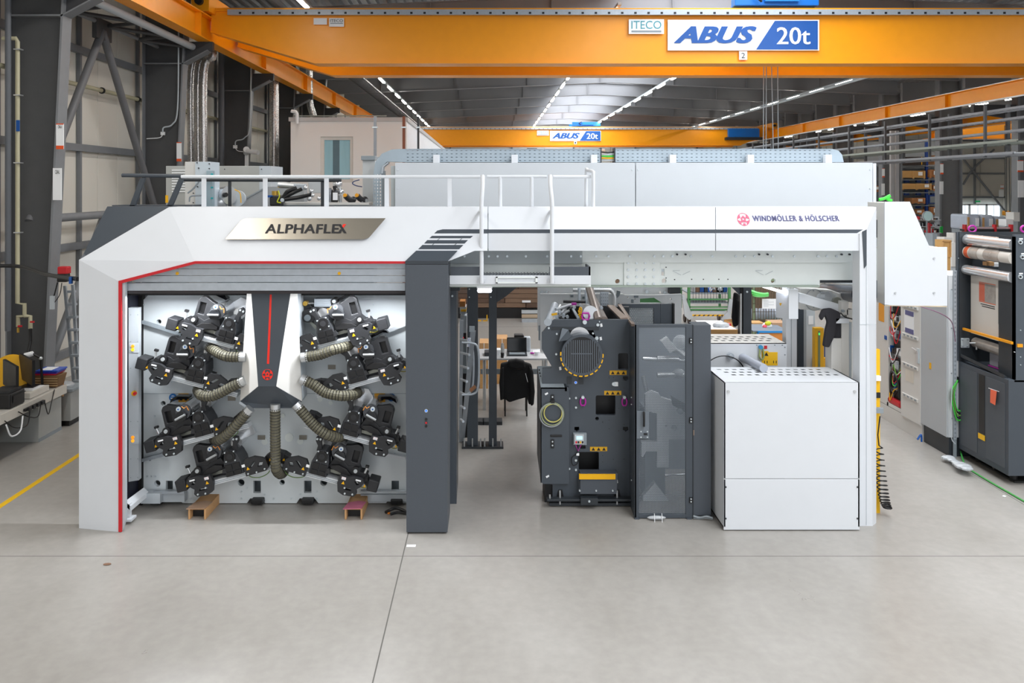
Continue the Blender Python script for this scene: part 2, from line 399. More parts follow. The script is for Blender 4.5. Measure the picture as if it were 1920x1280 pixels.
for i, y in enumerate(RC):
    c = th('steel_column', names[i], 'column', 'steel columns under the right crane runway')
    M().box(23.5, 24.55, y+.2, y+.25, 0, 9.8).make('web', mat('column_mid_grey', '6E6F71', .55), c)
    M().box(23.4, 23.5, y, y+.45, 0, 9.8).make('inner_flange', STLF, c); M().box(24.55, 24.6, y, y+.45, 0, 9.8).make('outer_flange', STLF, c)
    M().pr([(23.4, y+.1, 7.2), (23.4, y+.1, 7.85), (21.5, y+.1, 7.85), (21.5, y+.1, 7.5)], (0, .25, 0)).make('corbel', STLD, c)
# code plates on the columns (the codes themselves are left out)
def codeplate(x0, y0, x1, y1, D, s, orange, where):
    t = th('column_sign', 'white column plate '+where, 'sign')
    M().pb(x0, y0, x1, y1, D, .02).make('plate', SIGNW, t)
    if orange: M().pb(x0, y1-(y1-y0)*.13, x1, y1+.5, D-.004, .006).make('orange_band', mat('sign_orange', 'E8561E', .5), t); M().pb(x0, y0-.5, x1, y0+(y1-y0)*.03, D-.004, .006).make('orange_band', MATS['sign_orange'], t)
    if s: ptxt(s, x0+(x1-x0)*.25, y0+(y1-y0)*.06, x1-(x1-x0)*.2, y0+(y1-y0)*.18, D-.005, INK, t)
codeplate(99, 315, 115, 375, 14.74, 'CBAL', 0, 'lettered CBAL low on the nearest left column')
codeplate(105, 232, 119, 279, 14.74, 'CBALA', 1, 'with orange bands high on the nearest left column')
codeplate(331, 267, 340, 302, 20.5, '', 1, 'with orange band on the second left column')
codeplate(459, 290, 466, 330, 26.3, '', 0, 'on the third left column')
codeplate(1908, 301, 1919, 322, 35.3, '', 1, 'with orange band on the column at the right edge')
codeplate(1909, 338, 1920, 370, 35.3, '', 0, 'lower on the column at the right edge')
codeplate(1763, 307, 1769, 326, 41.4, '', 1, 'with orange band on the wide column by the end wall')
codeplate(1762, 340, 1769, 364, 41.4, '', 0, 'lower on the wide column by the end wall')
codeplate(1654, 316, 1659, 332, 47.5, '', 1, 'with orange band on the column left of the crates')
codeplate(1653, 344, 1659, 366, 47.5, '', 0, 'lower on the column left of the crates')
codeplate(1873, 356, 1882, 369, 77.2, '', 0, 'on the far tan end wall')
codeplate(1876, 347, 1882, 353, 77.2, '', 1, 'small with orange band on the far tan end wall')
t = th('exit_sign', 'small green exit sign on the far tan end wall above the doors', 'sign'); M().pb(1829, 376, 1838, 379, 77.2, .05).make('plate', mat('exit_green', '128A50', .5, emit=.4), t)
t = th('first_aid_sign', 'small green sign on the flange of the wide column at right', 'sign'); M().pb(1763, 424, 1768, 437, 41.4, .05).make('plate', mat('aid_green', '20B04A', .5), t)

# braces, pipes and ducts on the left wall
t = th('wall_bracing', 'grey round brace tubes forming a V against the left wall panels', 'brace')
xb = -8.62
for n_, (a, b) in (('upper_brace_tube', ((17.75, 7.65), (14.95, 3.55))), ('upper_brace_tube', ((17.75, 7.65), (20.6, 3.55))), ('lower_brace_tube', ((17.8, 3.5), (15.1, .05))), ('lower_brace_tube', ((17.8, 3.5), (20.5, .05))), ('tie_tube', ((14.95, 3.58), (20.6, 3.58)))):
    M().cyl((xb, a[0], a[1]), (xb, b[0], b[1]), .085, 12).make(n_, STLF if 'upper' not in n_ else mat('brace_grey', '66676A', .5), t, smooth=True)
M().box(xb-.05, xb+.05, 17.4, 18.1, 7.45, 7.9).make('gusset_plate', STLC, t)
t = th('runway_truss', 'flat grey lattice truss beside the orange crane runway at upper left', 'truss')
for n_, x, r in (('round_conduit', -7.72, .09), ('chord', -8.62, .05)): M().cyl((x, 12, 7.82), (x, 20.7, 7.82), r, 10).make(n_, LGREY if r > .06 else STLF, t, smooth=True)
for k in range(4):
    y = 14.4+k*1.6; M().cyl((-7.75, y, 7.8), (-8.6, y+.35, 7.8), .045, 8).make('lattice_bar', STLC, t); M().cyl((-7.75, y+1.5, 7.8), (-8.6, y+.45, 7.8), .045, 8).make('lattice_bar', STLC, t)
def pipe(name, label, cat, pts, r, m, D=None, group=None):
    t = M().tube(pts, r, 10).make(name, m, None, smooth=True); return tag(t, label, cat, group)
t = th('compressed_air_pipe', 'cream plastic pipe with red valves on the nearest left column', 'pipe')
M().tube([P(5, 72, 14.5), P(30, 72, 14.5), P(33, 78, 14.5), P(33, 568, 14.5), P(46, 570, 14.5), P(46, 592, 14.5), P(34, 593, 14.5), P(34, 612, 14.5)], .038, 10).make('pipe_run', PVC, t, smooth=True)
M().tube([P(46, 592, 14.5), P(57, 593, 14.5), P(57, 616, 14.5)], .036, 10).make('branch_pipe', PVC, t, smooth=True)
for x, y in ((34, 614), (57, 606)): M().pb(x-1, y-4, x+6, y-1, 14.4, .03).make('valve_lever', RED, t); M().cyl(P(x, y, 14.5), P(x, y+9, 14.5), .022).make('brass_nipple', mat('brass', 'C9A24A', .35, .8), t)
M().pb(30, 225, 36, 246, 14.44, .02).make('pipe_mark', SBLUE, t)
for y in (92, 178, 305, 436): M().pb(25, y-1, 38, y+1, 14.44, .1).make('pipe_clip', STEEL, t)
pipe('grey_drain_pipe', 'dark grey vertical pipe left of the cream pipe at the picture edge', 'pipe', [P(15, -40, 14.2), P(15, 620, 14.2)], .05, mat('pipe_grey', '55595F', .5))
pipe('black_supply_hose', 'black hose sagging from the left edge to the press housing', 'hose', bez([P(-10, 498, 13), P(40, 500, 13), P(90, 515, 12.3), P(146, 523, 11)]), .03, BLACK)
pipe('black_drop_hose', 'black hose dropping from the valve to the desk', 'hose', bez([P(57, 616, 14.4), P(57, 640, 14.4), P(50, 672, 14.3)]), .03, BLACK)
t = th('wall_pipe', 'cream pipe with blue mark running along the left wall panels', 'pipe')
M().cyl((-9.1, 14, 6.45), (-9.1, 36, 6.45), .05).make('pipe_run', PVC, t, smooth=True)
for y in (16.6, 18.7, 19.7, 20.6, 24, 30): M().cyl((-9.1, y, 6.45), (-9.1, y+.05, 6.45), .075).make('pipe_clip', BLACK, t)
M().cyl((-9.1, 16.4, 6.45), (-9.1, 16.55, 6.45), .056).make('blue_mark', SBLUE, t)
FO = [(372, 92), (372, 108), (358, 136), (358, 330)]
for k, (dx, lab, D) in enumerate(((0, 'left', 22.8), (14, 'middle', 22.7), (24, 'right', 22.6))):
    pipe('foil_duct', 'crinkled silver foil duct, %s one of three between the second and third left columns' % lab, 'duct', bez([P(x+dx+(2 if y < 120 else 0), y, D) for x, y in FO], 16), .11 if k else .09, FOIL, group='foil ducts by the second column')
pipe('ventilation_pipe', 'tall pale silver ventilation pipe left of the white office block', 'duct', [P(514, 60, 29), P(514, 400, 29)], .17, FOIL)
pipe('ventilation_pipe', 'thick silver vent pipe under the runway above the office block', 'duct', bez([P(580, 130, 33), P(581, 190, 33), P(588, 218, 33)]), .14, FOIL)
pipe('ventilation_pipe', 'slim grey vertical pipe right of the second left column', 'duct', [P(415, 90, 26), P(415, 400, 26)], .1, mat('pipe_grey', '55595F', .5))
for x, y0, y1, D, lab in ((305, 233, 250, 20.6, 'second'), (441, 258, 275, 26.3, 'third')):
    t = th('junction_box', 'small white socket box with looping cable on the %s left column' % lab, 'socket')
    M().pb(x-4, y1-3, x+3, y1+3, D, .06).make('box', SIGNW, t)
    M().tube(bez([P(x+30, 60, D), P(x+28, y0-30, D), P(x+18, y0, D), P(x+2, y0+6, D), P(x, y1-2, D)]), .02, 6).make('cable', LGREY, t, smooth=True)
    M().tube(bez([P(x, y1+2, D), P(x-6 if lab == 'second' else x+6, y1+8, D), P(x-30 if lab == 'second' else x+24, y1+10, D)]), .012, 6).make('loose_cable', SIGNW, t, smooth=True)
t = th('security_camera', 'small white camera on the third left column', 'camera'); M().cyl(P(463, 283, 26), P(484, 286, 25.8), .07).make('body', SIGNW, t); M().cyl(P(462, 280, 26), P(462, 286, 26.3), .1).make('bracket', SIGNW, t)

# crane runways
def runway(x, y0, y1, ztop, label, flip=1):
    t = th('crane_runway', label, 'crane beam')
    M().ibeam((x, y0, ztop), (x, y1, ztop), .65, .34, .03, .02).make('beam', ORANGE, t)
    M().box(x-.03, x+.03, y0, y1, ztop, ztop+.06).make('rail', STEEL, t)
    y = y0+1.2
    while y < y1: M().box(x-.16, x+.16, y, y+.02, ztop-.62, ztop-.03).make('stiffener', ORANGE, t); y += 5.8
    return t
rl = runway(-7.4, 13.0, 77, 8.6, 'long orange crane runway beam running back along the left wall')
rr_ = runway(21.8, 19.5, 77, 8.6, 'long orange crane runway beam running back on the right')
M().box(21.55, 21.6, 19.5, 70, 7.88, 7.94).make('white_cable_rail', SIGNW, rr_)
runway(24.9, 36, 70, 7.9, 'lower orange runway beam of the neighbouring bay at right')
t = th('far_crane_girder', 'orange girder of the neighbouring bay behind the right columns', 'crane'); M().box(25.5, 49, 46, 46.6, 7.0, 8.0).make('girder', ORANGE, t); M().box(25.3, 49, 45.8, 46.8, 6.95, 7.0).make('flange', ORANGE, t)

def crane(D, gap, n, lab, ends=None, marks=True):
    k = 20.8/D
    def Y(y): return CY+(y-CY)*k
    def X(x): return CX+(x-CX)*k
    t = th('bridge_crane', lab, 'crane')
    q = lambda x, y: (X(x), Y(y))
    XR = 2470
    for j, d in enumerate((D, D+gap)):
        g = M(); pts = [P(*q(x, y), D) for x, y in ((396, 22), (396, 58), (592, 117), (XR-150, 117), (XR, 58), (XR, 22))]
        pts = [Vector((p.x, d, p.z)) for p in pts]; g.pr(pts, (0, .45, 0)); g.make('box_girder', ORANGE, t)
        f = M(); a = [P(*q(x, y), D) for x, y in ((396, 58), (592, 117), (XR-150, 117), (XR-150, 119.5), (591, 119.5), (396, 61))]
        f.pr([Vector((p.x, d-.06, p.z)) for p in a], (0, .57, 0)); f.make('bottom_flange', ORANGE, t)
        a = P(*q(396, 16), D); b = P(*q(XR, 22), D); M().box(a.x, b.x, d-.06, d+.5, b.z, a.z).make('top_flange', ORANGE, t)
        M().box(a.x+.3, b.x-.3, d+.15, d+.22, a.z, a.z+.05).make('trolley_rail', STEEL, t)
    a = P(*q(430, 20), D); b = P(*q(XR-60, 30), D)
    r = M().box(a.x, b.x, D-.16, D-.07, b.z, a.z).make('cable_rail', ALU, t)
    m = M(); x = a.x+.3
    while x < b.x: m.box(x, x+.06, D-.17, D-.16, b.z+.02, b.z+.07); x += .34
    m.make('rail_clips', BLACK, r, kind='stuff')
    for x in (-7.4, 21.8):
        e = M().box(x-.2, x+.25, D-.5, D+gap+1, 8.66, 9.1).make('end_carriage', ORANGE, t)
        for y in (D-.2, D+gap+.6): M().cyl((x-.08, y, 8.82), (x+.08, y, 8.82), .16).make('wheel', BLACK, e)
        M().cyl((x+.02, D-.62, 8.9), (x+.02, D-.5, 8.9), .1).make('buffer', BLACK, e)
    d = D-.075
    # sign board
    s = th('crane_sign', ('large' if n == '2' else 'smaller distant')+' white and blue load sign on the '+('near' if n == '2' else 'far')+' orange crane girder', 'sign')
    B = lambda x0, y0, x1, y1, dd=d, dep=.02: M().pb(X(x0), Y(y0), X(x1), Y(y1), dd, dep)
    B(1252, 37, 1536, 94.5).make('board', SIGNW, s)
    M().pp([(*q(1453, 39), d-.012), (*q(1533.5, 39), d-.012), (*q(1533.5, 92.5), d-.012), (*q(1418, 92.5), d-.012)], 0, .014).make('blue_field', SBLUE, s)
    ptxt('ABUS', X(1265), Y(49), X(1417), Y(81), d-.02, SBLUE, s, shear=.35, off=.02, bold=.06)
    ptxt('20t', X(1457), Y(51), X(1519), Y(83), d-.02, SIGNW, s, bold=.02)
    s = th('maker_plate', 'white plate lettered ITECO beside the '+('large near' if n == '2' else 'distant')+' crane sign', 'sign')
    B(1179, 36, 1245, 63.5).make('board', SIGNW, s); ptxt('ITECO', X(1184), Y(39), X(1240), Y(54), d-.006, mat('teal_print', '3E9AA8', .5), s); B(1184, 57, 1240, 60.5, d-.005, .004).make('bar', MGREY, s)
    s = th('number_plate', 'small white number plate under the '+('large near' if n == '2' else 'distant')+' crane sign', 'sign'); B(1386, 96, 1401, 112).make('board', SIGNW, s); ptxt(n, X(1390), Y(99), X(1397), Y(109), d-.006, INK, s)
    # trolley on top
    v = th('hoist_trolley', 'blue hoist trolley on top of the '+('near' if n == '2' else 'far')+' orange crane', 'hoist')
    z0 = P(0, Y(14), D).z; xa = P(X(1376), 0, D).x; xb_ = P(X(1533), 0, D).x
    M().box(xa, xb_, D-.1, D+.25, z0+.03, z0+.36).make('end_frame', BLUE, v, bevel=.02); M().box(xa, xb_, D+gap+.1, D+gap+.4, z0+.03, z0+.36).make('end_frame', BLUE, v)
    M().box(xa+.6, xb_-.6, D+.25, D+gap, z0+.15, z0+.3).make('cross_beam', BLUE, v); M().box(xa+.75, xb_-.55, D-.2, D+.1, z0+.12, z0+.3).make('motor', mat('motor_blue', '1B80E0', .4), v)
    M().tube(bez([(xa+.65, D-.22, z0+.1), (xa+.5, D-.25, z0+.25), (xa+.7, D-.25, z0+.35)]), .03, 6).make('cable', BLACK, v)
    return t
crane(20.8, 2.2, '2', 'large orange double girder crane spanning the hall across the top of the picture')
crane(62, 2.2, '1', 'distant orange double girder crane spanning the hall behind the press')
s = th('label_plate', 'small white and grey sticker at the left end of the near crane girder', 'sign'); M().pb(588, 34, 613, 46, 20.73, .01).make('board', SIGNW, s)
s = th('maker_plate', 'small white plate lettered ITECO at the left end of the near crane girder', 'sign'); M().pb(617, 34, 645, 50, 20.73, .01).make('board', SIGNW, s); ptxt('ITECO', 619, 36, 643, 41.5, 20.72, INK, s); M().pb(619, 43, 643, 44.5, 20.72, .003).make('bar', MGREY, s)
ro = th('hoist_rope', 'four thin steel hoist ropes hanging below the near crane beside the sign', 'rope')
for x, x2 in ((1432, 1431), (1437, 1436), (1446, 1452), (1458, 1460)): M().cyl(P(x, 90, 22), P(x2, 385, 22), .012, 6).make('rope', MGREY, ro)
t = th('control_box', 'blue electrical box at the right end of the far crane girder', 'box'); M().pb(1366, 241, 1424, 257, 61.6, .3).make('box', BLUE, t); M().pb(1362, 257, 1430, 262, 61.5, .5).make('bracket', DARK, t)

# tube lights
def tube_row(x, y0, y1, step, label, z=9.15):
    nk = int((y1-y0)/step)
    for k in range(nk):
        y = y0+k*step
        t = th('tube_light', ORD[nk-1-k]+' tube light from the far end of the roof row '+label, 'light', 'tube lights of the roof row '+label)
        M().box(x-.05, x+.05, y, y+step, z+.05, z+.13).make('trunking', LGREY, t)
        M().box(x-.05, x+.05, y+.7, y+step-.9, z-.0, z+.05).make('tube', LAMP, t)
tube_row(-5.1, 20, 76, 3.2, 'above the office')
tube_row(3.55, 22, 76, 3.2, 'left of the skylight')
tube_row(8.4, 22, 76, 3.2, 'right of the skylight')
tube_row(16.9, 24, 76, 3.2, 'above the right runway')
tube_row(27.5, 34, 76, 3.2, 'beyond the right columns', 8.8)
tube_row(36.5, 34, 76, 3.2, 'added over far right racks', 8.9)  # extra tube row added to brighten the racks
tube_row(31.5, 34, 76, 3.2, 'added over blue pallet rack', 8.9)  # another added row, for more light on the crates
pipe('roof_conduit', 'long pale pipe running beneath the roof left of the right tube row', 'pipe', [(15.6, 22, 8.75), (15.6, 72, 8.75)], .06, LGREY)

# cable basket upper left, cable rack right
def rack(name, label, x0, x1, y0, y1, z, n, posts=0, m=ALU):
    t = th(name, label, 'cable tray')
    b = M()
    for x in (x0, x1): b.box(x, x+.03, y0, y1, z, z+.06)
    b.make('side_rail', m, t); b = M(); y = y0
    while y < y1: b.box(x0, x1, y, y+.02, z, z+.015); y += .3
    b.make('rungs', m, t, kind='stuff')
    c = M()
    for k in range(n): c.cyl((x0+.06+(x1-x0-.1)*k/max(1, n), y0, z+.04), (x0+.06+(x1-x0-.1)*k/max(1, n), y1, z+.04), .014, 6)
    c.make('cables', LGREY if n < 6 else DARK, t, kind='stuff')
    return t
rack('cable_basket', 'grey wire cable basket hung under the roof above the office', -6.2, -5.55, 24, 70, 8.9, 7, m=STLC)
for k, (z, n, w_) in enumerate(((6.1, 3, .2), (5.86, 2, .1), (5.55, 2, .12), (5.28, 7, .5), (4.98, 4, .6))):
    rack('cable_rack', 'grey cable rack crossing behind the press at right, '+['topmost', 'second from top', 'middle', 'wire mesh second lowest', 'lowest broad'][k]+' level', 13-w_, 13+w_, 19, 52, z, n, m=STLF if k != 3 else mat('mesh_zinc', '8E948C', .5, .5))
y = 20.5; t = th('rack_hanger', 'row of dark vertical hangers holding the cable racks at right', 'bracket')
while y < 50: M().box(13.24, 13.32, y, y+.08, 4.95, 6.3).box(12.66, 12.72, y, y+.06, 4.95, 6.3).make('hanger', STLC, t); y += 2.6
pu2 = M()
# ------------------------------------------------------------ white press housing, left portal
def Dt(y): return 9.74+max(0, (490-y))/102*.41
hs = th('press_housing', 'large white faceted portal housing of the printing press with red edge line and name plate', 'machine')
M().pr([P(148, 487, 9.84), P(222, 527, 9.74), P(222, 997, 9.74), P(148, 990, 9.84)], (0, .12, 0)).make('leg_panel', WHITE, hs)
M().pr([P(148, 487, 9.84), P(317, 388, 10.15), P(365, 490, 9.74), P(222, 527, 9.74)], (0, .12, 0)).make('corner_panel', WHITE, hs)
L_ = lambda pts, off=0: [P(x, y, Dt(y)-off) for x, y in pts]
M().pr(L_([(317, 388), (914, 388), (914, 470), (890, 470), (842, 489), (760, 490), (365, 490)]), (0, .3, 0)).make('top_panel', WHITE, hs)
M().pr([P(201, 387, 10.35), P(330, 387, 10.35), P(170, 492, 10.0), P(148, 489, 9.98), P(157, 475, 10.05)], (0, .7, 0)).make('dark_shoulder_panel', DGREY2, hs)
tr = M()
tr.pp([(222, 997), (222, 526.5), (228, 531), (228, 997)], 9.725, .02)
tr.pr([P(222, 526.5, 9.725), P(365, 489.5, 9.725), P(366, 494.5, 9.725), P(228, 531, 9.725)], (0, .02, 0))
tr.pp([(365, 489.5), (760, 489.8), (760, 494.2), (366, 494.5)], 9.725, .02)
tr.make('red_edge_trim', RED, hs)
M().pp([(228, 997), (228, 531), (235, 529), (235, 975)], 9.75, .05).make('inner_return', LGREY, hs)
# name plate
pl = M().pr(L_([(425, 448.5), (423, 447), (452, 413), (458, 410), (465, 409), (723, 409), (692, 445), (682, 448.5)], .05), (0, .02, 0)).make('name_plate', CHAMP, hs)
def lean(s, x0, y0, x1, y1, fw, m, par, **k):
    a = P(x0, y1, Dt(y1)-fw); b = P(x1, y1, Dt(y1)-fw); c = P(x0, y0, Dt(y0)-fw)
    return txt(s, a, b-a, Vector((0, c.y-a.y, c.z-a.z)), m, par, **k)
lean('ALPHAFLE', 497, 420, 634, 437, .056, INK, pl, off=.01, bold=.03, sp=1.06)
xm = M(); xm.pr(L_([(634, 420), (639, 420), (650, 437), (644.5, 437)], .056), (0, .002, 0)); xm.pr(L_([(633, 437), (638.5, 437), (641.5, 431.5), (638.5, 429)], .056), (0, .002, 0)); xm.make('letter_x', INK, pl)
M().pr(L_([(643.5, 420), (649, 420), (644, 427), (641.5, 424)], .056), (0, .002, 0)).make('red_letter_stroke', REDL, pl)
# stripes down to the grey pillar
sm_ = M()
for q in ([(784, 467), (792, 459), (869, 459), (861, 467)], [(795, 456.5), (801, 450), (877.5, 450), (871, 456.5)], [(805, 446.5), (810, 442), (887, 442), (882, 446.5)], [(814, 437.5), (820, 432), (830, 429.7), (914, 429.7), (914, 437.5)]):
    sm_.pr(L_(q, .004), (0, .002, 0))
sm_.make('dark_stripes', DGREY2, hs)
nm = M()
for x, y in ((819, 449), (861, 449), (809, 458.2), (851, 458.2)): nm.pr(L_([(x, y+1.6), (x+4.5, y-2.2), (x+6, y-2.2), (x+1.5, y+1.6)], .006), (0, .001, 0))
nm.make('stripe_links', DGREY2, hs)
# right part of the band
for a, b, c in ((916, 1341, 0), (1342.5, 1643, 1)):
    q = [P(a, 388, 10.15), P(b, 388, 10.15), P(b if not c else 1625, 430, 9.98), P(a, 430, 9.98)]
    M().pr(q, (0, .3, 0)).make('upper_band_panel', WHITE, hs)
    M().pp([(a, 437.5), (b if not c else 1612, 437.5), (b if not c else 1612, 470), (a, 470)], 9.93, .1).make('lower_band_panel', WHITE, hs)
M().pp([(914, 430), (1625, 430), (1625, 437.5), (914, 437.5)], 9.985, .1).make('band_stripe', DGREY2, hs)
M().pr([P(1617, 434, 9.9), P(1625, 430, 9.9), P(1625, 497, 9.9), P(1620.5, 503, 9.9)], (0, .01, 0)).make('leg_stripe', DGREY2, hs)
M().pp([(1612, 437.5), (1625, 430), (1643, 389, 10.1), (1643, 983, 10.0), (1636, 986), (1612, 986)], 9.91, .2).make('right_leg_panel', WHITE, hs)
M().pb(1624.3, 437, 1624.9, 984, 9.905, .006).make('leg_fold_line', LGREY, hs)
M().pb(1612, 607.5, 1643, 608.2, 9.905, .006).make('leg_joint', LGREY, hs)
# maker's mark
lt = lean('WINDMÖLLER & HÖLSCHER', 1412, 401.5, 1574, 414.5, 0, PURP, hs, off=.01, bold=.035, sp=1.12)
za, zb = P(0, 388, 10.15).z, P(0, 430, 9.98).z
for v in lt.data.vertices: t_ = (za-v.co.z)/(za-zb); v.co.y = 10.15-.17*t_-.006
def emblem(c, r, nx, nz, m, m2, par):
    """round emblem: ring and a blocky house in the middle with four spokes"""
    e = M(); u = Vector(nx); v = Vector(nz); nrm = u.cross(v).normalized()
    def q(pts, d=0): return [c+u*a*r+v*b*r+nrm*d for a, b in pts]
    circ = [(math.cos(2*PI*k/28), math.sin(2*PI*k/28)) for k in range(28)]
    e.plate(q(circ), [q([(a*.92, b*.92) for a, b in circ])], nrm*.002)
    e.plate(q([(-.38, -.45), (.38, -.45), (.38, .12), (.52, .12), (0, .62), (-.52, .12), (-.38, .12)]), [q([(-.14, -.1), (.14, -.1), (.14, .12), (0, .25), (-.14, .12)])], nrm*.002)
    for a0 in (30, 150, 215, 325):
        a = math.radians(a0); b = math.radians(a0+26); c2 = math.radians(a0-26)
        e.pr(q([(math.cos(a)*.5, math.sin(a)*.5), (math.cos(c2)*.93, math.sin(c2)*.93), (math.cos(a)*.95, math.sin(a)*.95), (math.cos(b)*.93, math.sin(b)*.93)]), nrm*.002)
    e.pr(q([(-.2, -.62), (.2, -.62), (.2, -.92), (-.2, -.92)]), nrm*.002)
    return e.make('emblem', m, par)
c = P(1394, 411, 10.05); c.y = 10.15-.17*(za-c.z)/(za-zb)-.006
emblem(c, .078, (1, 0, 0), (0, .17/(za-zb)*1, 1), PINKR, None, hs)

# roller shutter
rs = th('roller_shutter', 'grey aluminium roller shutter raised above the open press bay, under the red line', 'shutter')
for x0, y0, y1 in ((320, 492, 503.2), (285, 504, 516), (250, 516.8, 529)):
    M().pb(x0, y0, 760, y1, 9.84, .03).make('slat', ALU, rs, bevel=.003)
M().pb(234, 530.5, 760, 545, 9.82, .05).make('bottom_rail', ALU, rs, bevel=.006, label='wider pale aluminium bottom rail')
M().pb(234, 545, 760, 550.5, 9.83, .05).make('rubber_seal', mat('rubber', '2E2A2C', .7), rs)
for x in (332, 636): M().disc(x, 512.5, 9.83, 3, .01).make('latch', YEL, rs, label='small yellow oval latch')
# grey pillar
gp = th('press_pillar', 'tall anthracite grey pillar of the press between the open bay and the gangway', 'pillar')
b = M().pp([(760, 496), (840, 496), (839, 997.5), (762, 997.5)], 9.68, .6).make('pillar_body', DGREY, gp)
M().pr([P(760, 495.4, 9.68), P(760, 489, 9.66), P(780, 470, 9.79), P(858, 470, 9.79), P(840, 489, 9.66), P(840, 495.4, 9.68)], (0, .06, 0)).make('pillar_cap', DGREY2, gp)
for y, m in ((770, mat('button_blue', '2A6BE8', .3, emit=.8)), (786, BLACK), (792.5, RED), (799, BLACK)):
    M().disc(799, y, 9.672, 3.1 if y == 770 else 2.6, .01).make('button_ring', BOLT if y == 770 else DARK, gp); M().disc(799, y, 9.668, 1.9, .01).make('button', m, gp)
M().box(P(764, 0, 9.7).x, P(837, 0, 9.7).x, 9.75, 10.2, 0, .02).make('foot', BLACK, gp)

# ------------------------------------------------------------ upper crossbeam, gangway, rails
def rnd(x, y, r, n=12): return [(x+r*math.cos(2*PI*k/n), y+r*math.sin(2*PI*k/n)) for k in range(n)]
cb = th('press_crossbeam', 'pale green grey steel crossbeam with rows of bolts under the white press band', 'beam')
M().ppl([(842, 466), (1612, 466), (1612, 525), (1537, 525), (1537, 537), (842, 537)], [rnd(1158, 527.5, 4.6), rnd(1245, 526.5, 4.6), rnd(1450, 526.5, 4.6), [(1240, 504), (1246, 504), (1246, 517), (1240, 517)]], 10.4, .05).make('web_plate', PALE, cb)
M().pb(1092, 466, 1596, 492, 10.34, .03).make('upper_chord', PALE, cb); M().pb(842, 535, 1537, 538.5, 10.33, .12).make('lower_flange', mat('flange_green_grey', '9DAA9F', .5), cb)
M().pp([(890, 470), (1092, 470), (1092, 494), (845, 494), (845, 489)], 10.34, .04).make('cover_sheet', mat('shade_grey_lacquer', 'B4BCBE', .4), cb)  # shading on the beam's left end is put into this sheet's greyer colour
M().pb(1170, 490, 1238, 536, 10.37, .03).make('splice_plate', PALE, cb, bevel=.003)
bt = M()
for i in range(4):
    for j in range(4): bt.disc(1178+i*16, 493+j*13, 10.35, 2.1, .02, 8)
bt.make('splice_bolt', BOLT, cb)
for x in (871, 916.5, 933, 951, 986, 1026, 1071, 1089, 1118, 1141, 1181, 1227, 1244, 1261, 1296, 1336, 1380, 1397, 1415, 1449, 1490, 1534, 1551, 1569): M().disc(x, 480.5, 10.32, 2.2, .03, 8).make('bolt', BOLT, cb)
for x, y in ((1270, 477), (1286, 477), (1424, 477), (1440, 477), (1579, 477), (1594, 477)): M().disc(x, y, 10.31, 1.8, .03, 8).make('bolt', DARK, cb)
for x, y in ((1265, 524), (1297, 523.5), (1319, 523.5), (1348, 523.5), (1365, 523.5), (1236, 501), (1249, 501), (1236, 521), (1249, 521)): M().disc(x, y, 10.394, 1.2, .01, 6).make('threaded_hole', DARK, cb)
for x0 in (1262, 1417):
    m = M()
    for q in (((x0, 508), (x0+15, 515.5)), ((x0, 507), (x0+13, 507)), ((x0+18, 515), (x0+32, 508))): m.cyl(P(*q[0], 10.39), P(*q[1], 10.39), .003, 4)
    m.make('stamped_arrow', LGREY, cb)
gw = th('service_gangway', 'narrow white service gangway with dark ribbed tread hung in front of the crossbeam', 'gangway')
M().pb(843, 516.5, 1108, 533, 9.93, .04).make('fascia', WHITE, gw, bevel=.003)
M().pb(845, 500, 900, 516, 9.95, .02).make('kick_plate', DGREY, gw)
M().pb(1030, 500, 1107, 516, 9.95, .02).make('kick_plate', DGREY, gw)
a = P(1107, 500, 9.95); b = P(1107, 516, 9.95); M().box(a.x-.02, a.x, 9.95, 10.33, b.z, a.z+.0).make('end_plate', DGREY, gw)
zz = P(0, 516.5, 9.95).z; x0 = P(845, 0, 9.95).x; x1 = P(1107, 0, 9.95).x
M().box(x0, x1, 9.97, 10.33, zz-.04, zz-.01).make('tread_sheet', DGREY2, gw)
r = M(); x = x0
while x < x1: r.pr([(x, 9.98, zz-.01), (x+.012, 9.98, zz+.006), (x+.024, 9.98, zz-.01)], (.04, .34, 0)); x += .04
r.make('tread_ribs', mat('rib_grey', '6F757B', .4, .4), gw, kind='stuff')
M().pb(930, 519, 1008, 521, 9.905, .02).pb(930, 529, 1008, 531, 9.905, .02).pb(930, 519, 933, 531, 9.905, .02).pb(1004, 519, 1008, 531, 9.905, .02).make('step_bracket', PALE, gw)
for x in (897, 909, 1028, 1040): M().disc(x, 525, 9.92, 2, .01, 8).make('bolt', BOLT, gw)
M().pb(843, 533, 1108, 537, 10.0, .3).make('lower_edge', PALE, gw)
lp = th('work_lamp', 'small white LED lamp glowing under the gangway beside the pillar', 'lamp')
M().pb(894, 537, 923, 541, 10.0, .08).make('lamp_body', SIGNW, lp); M().pb(895, 541, 922, 549, 10.0, .06).make('lamp_lens', LED, lp, bevel=.02)
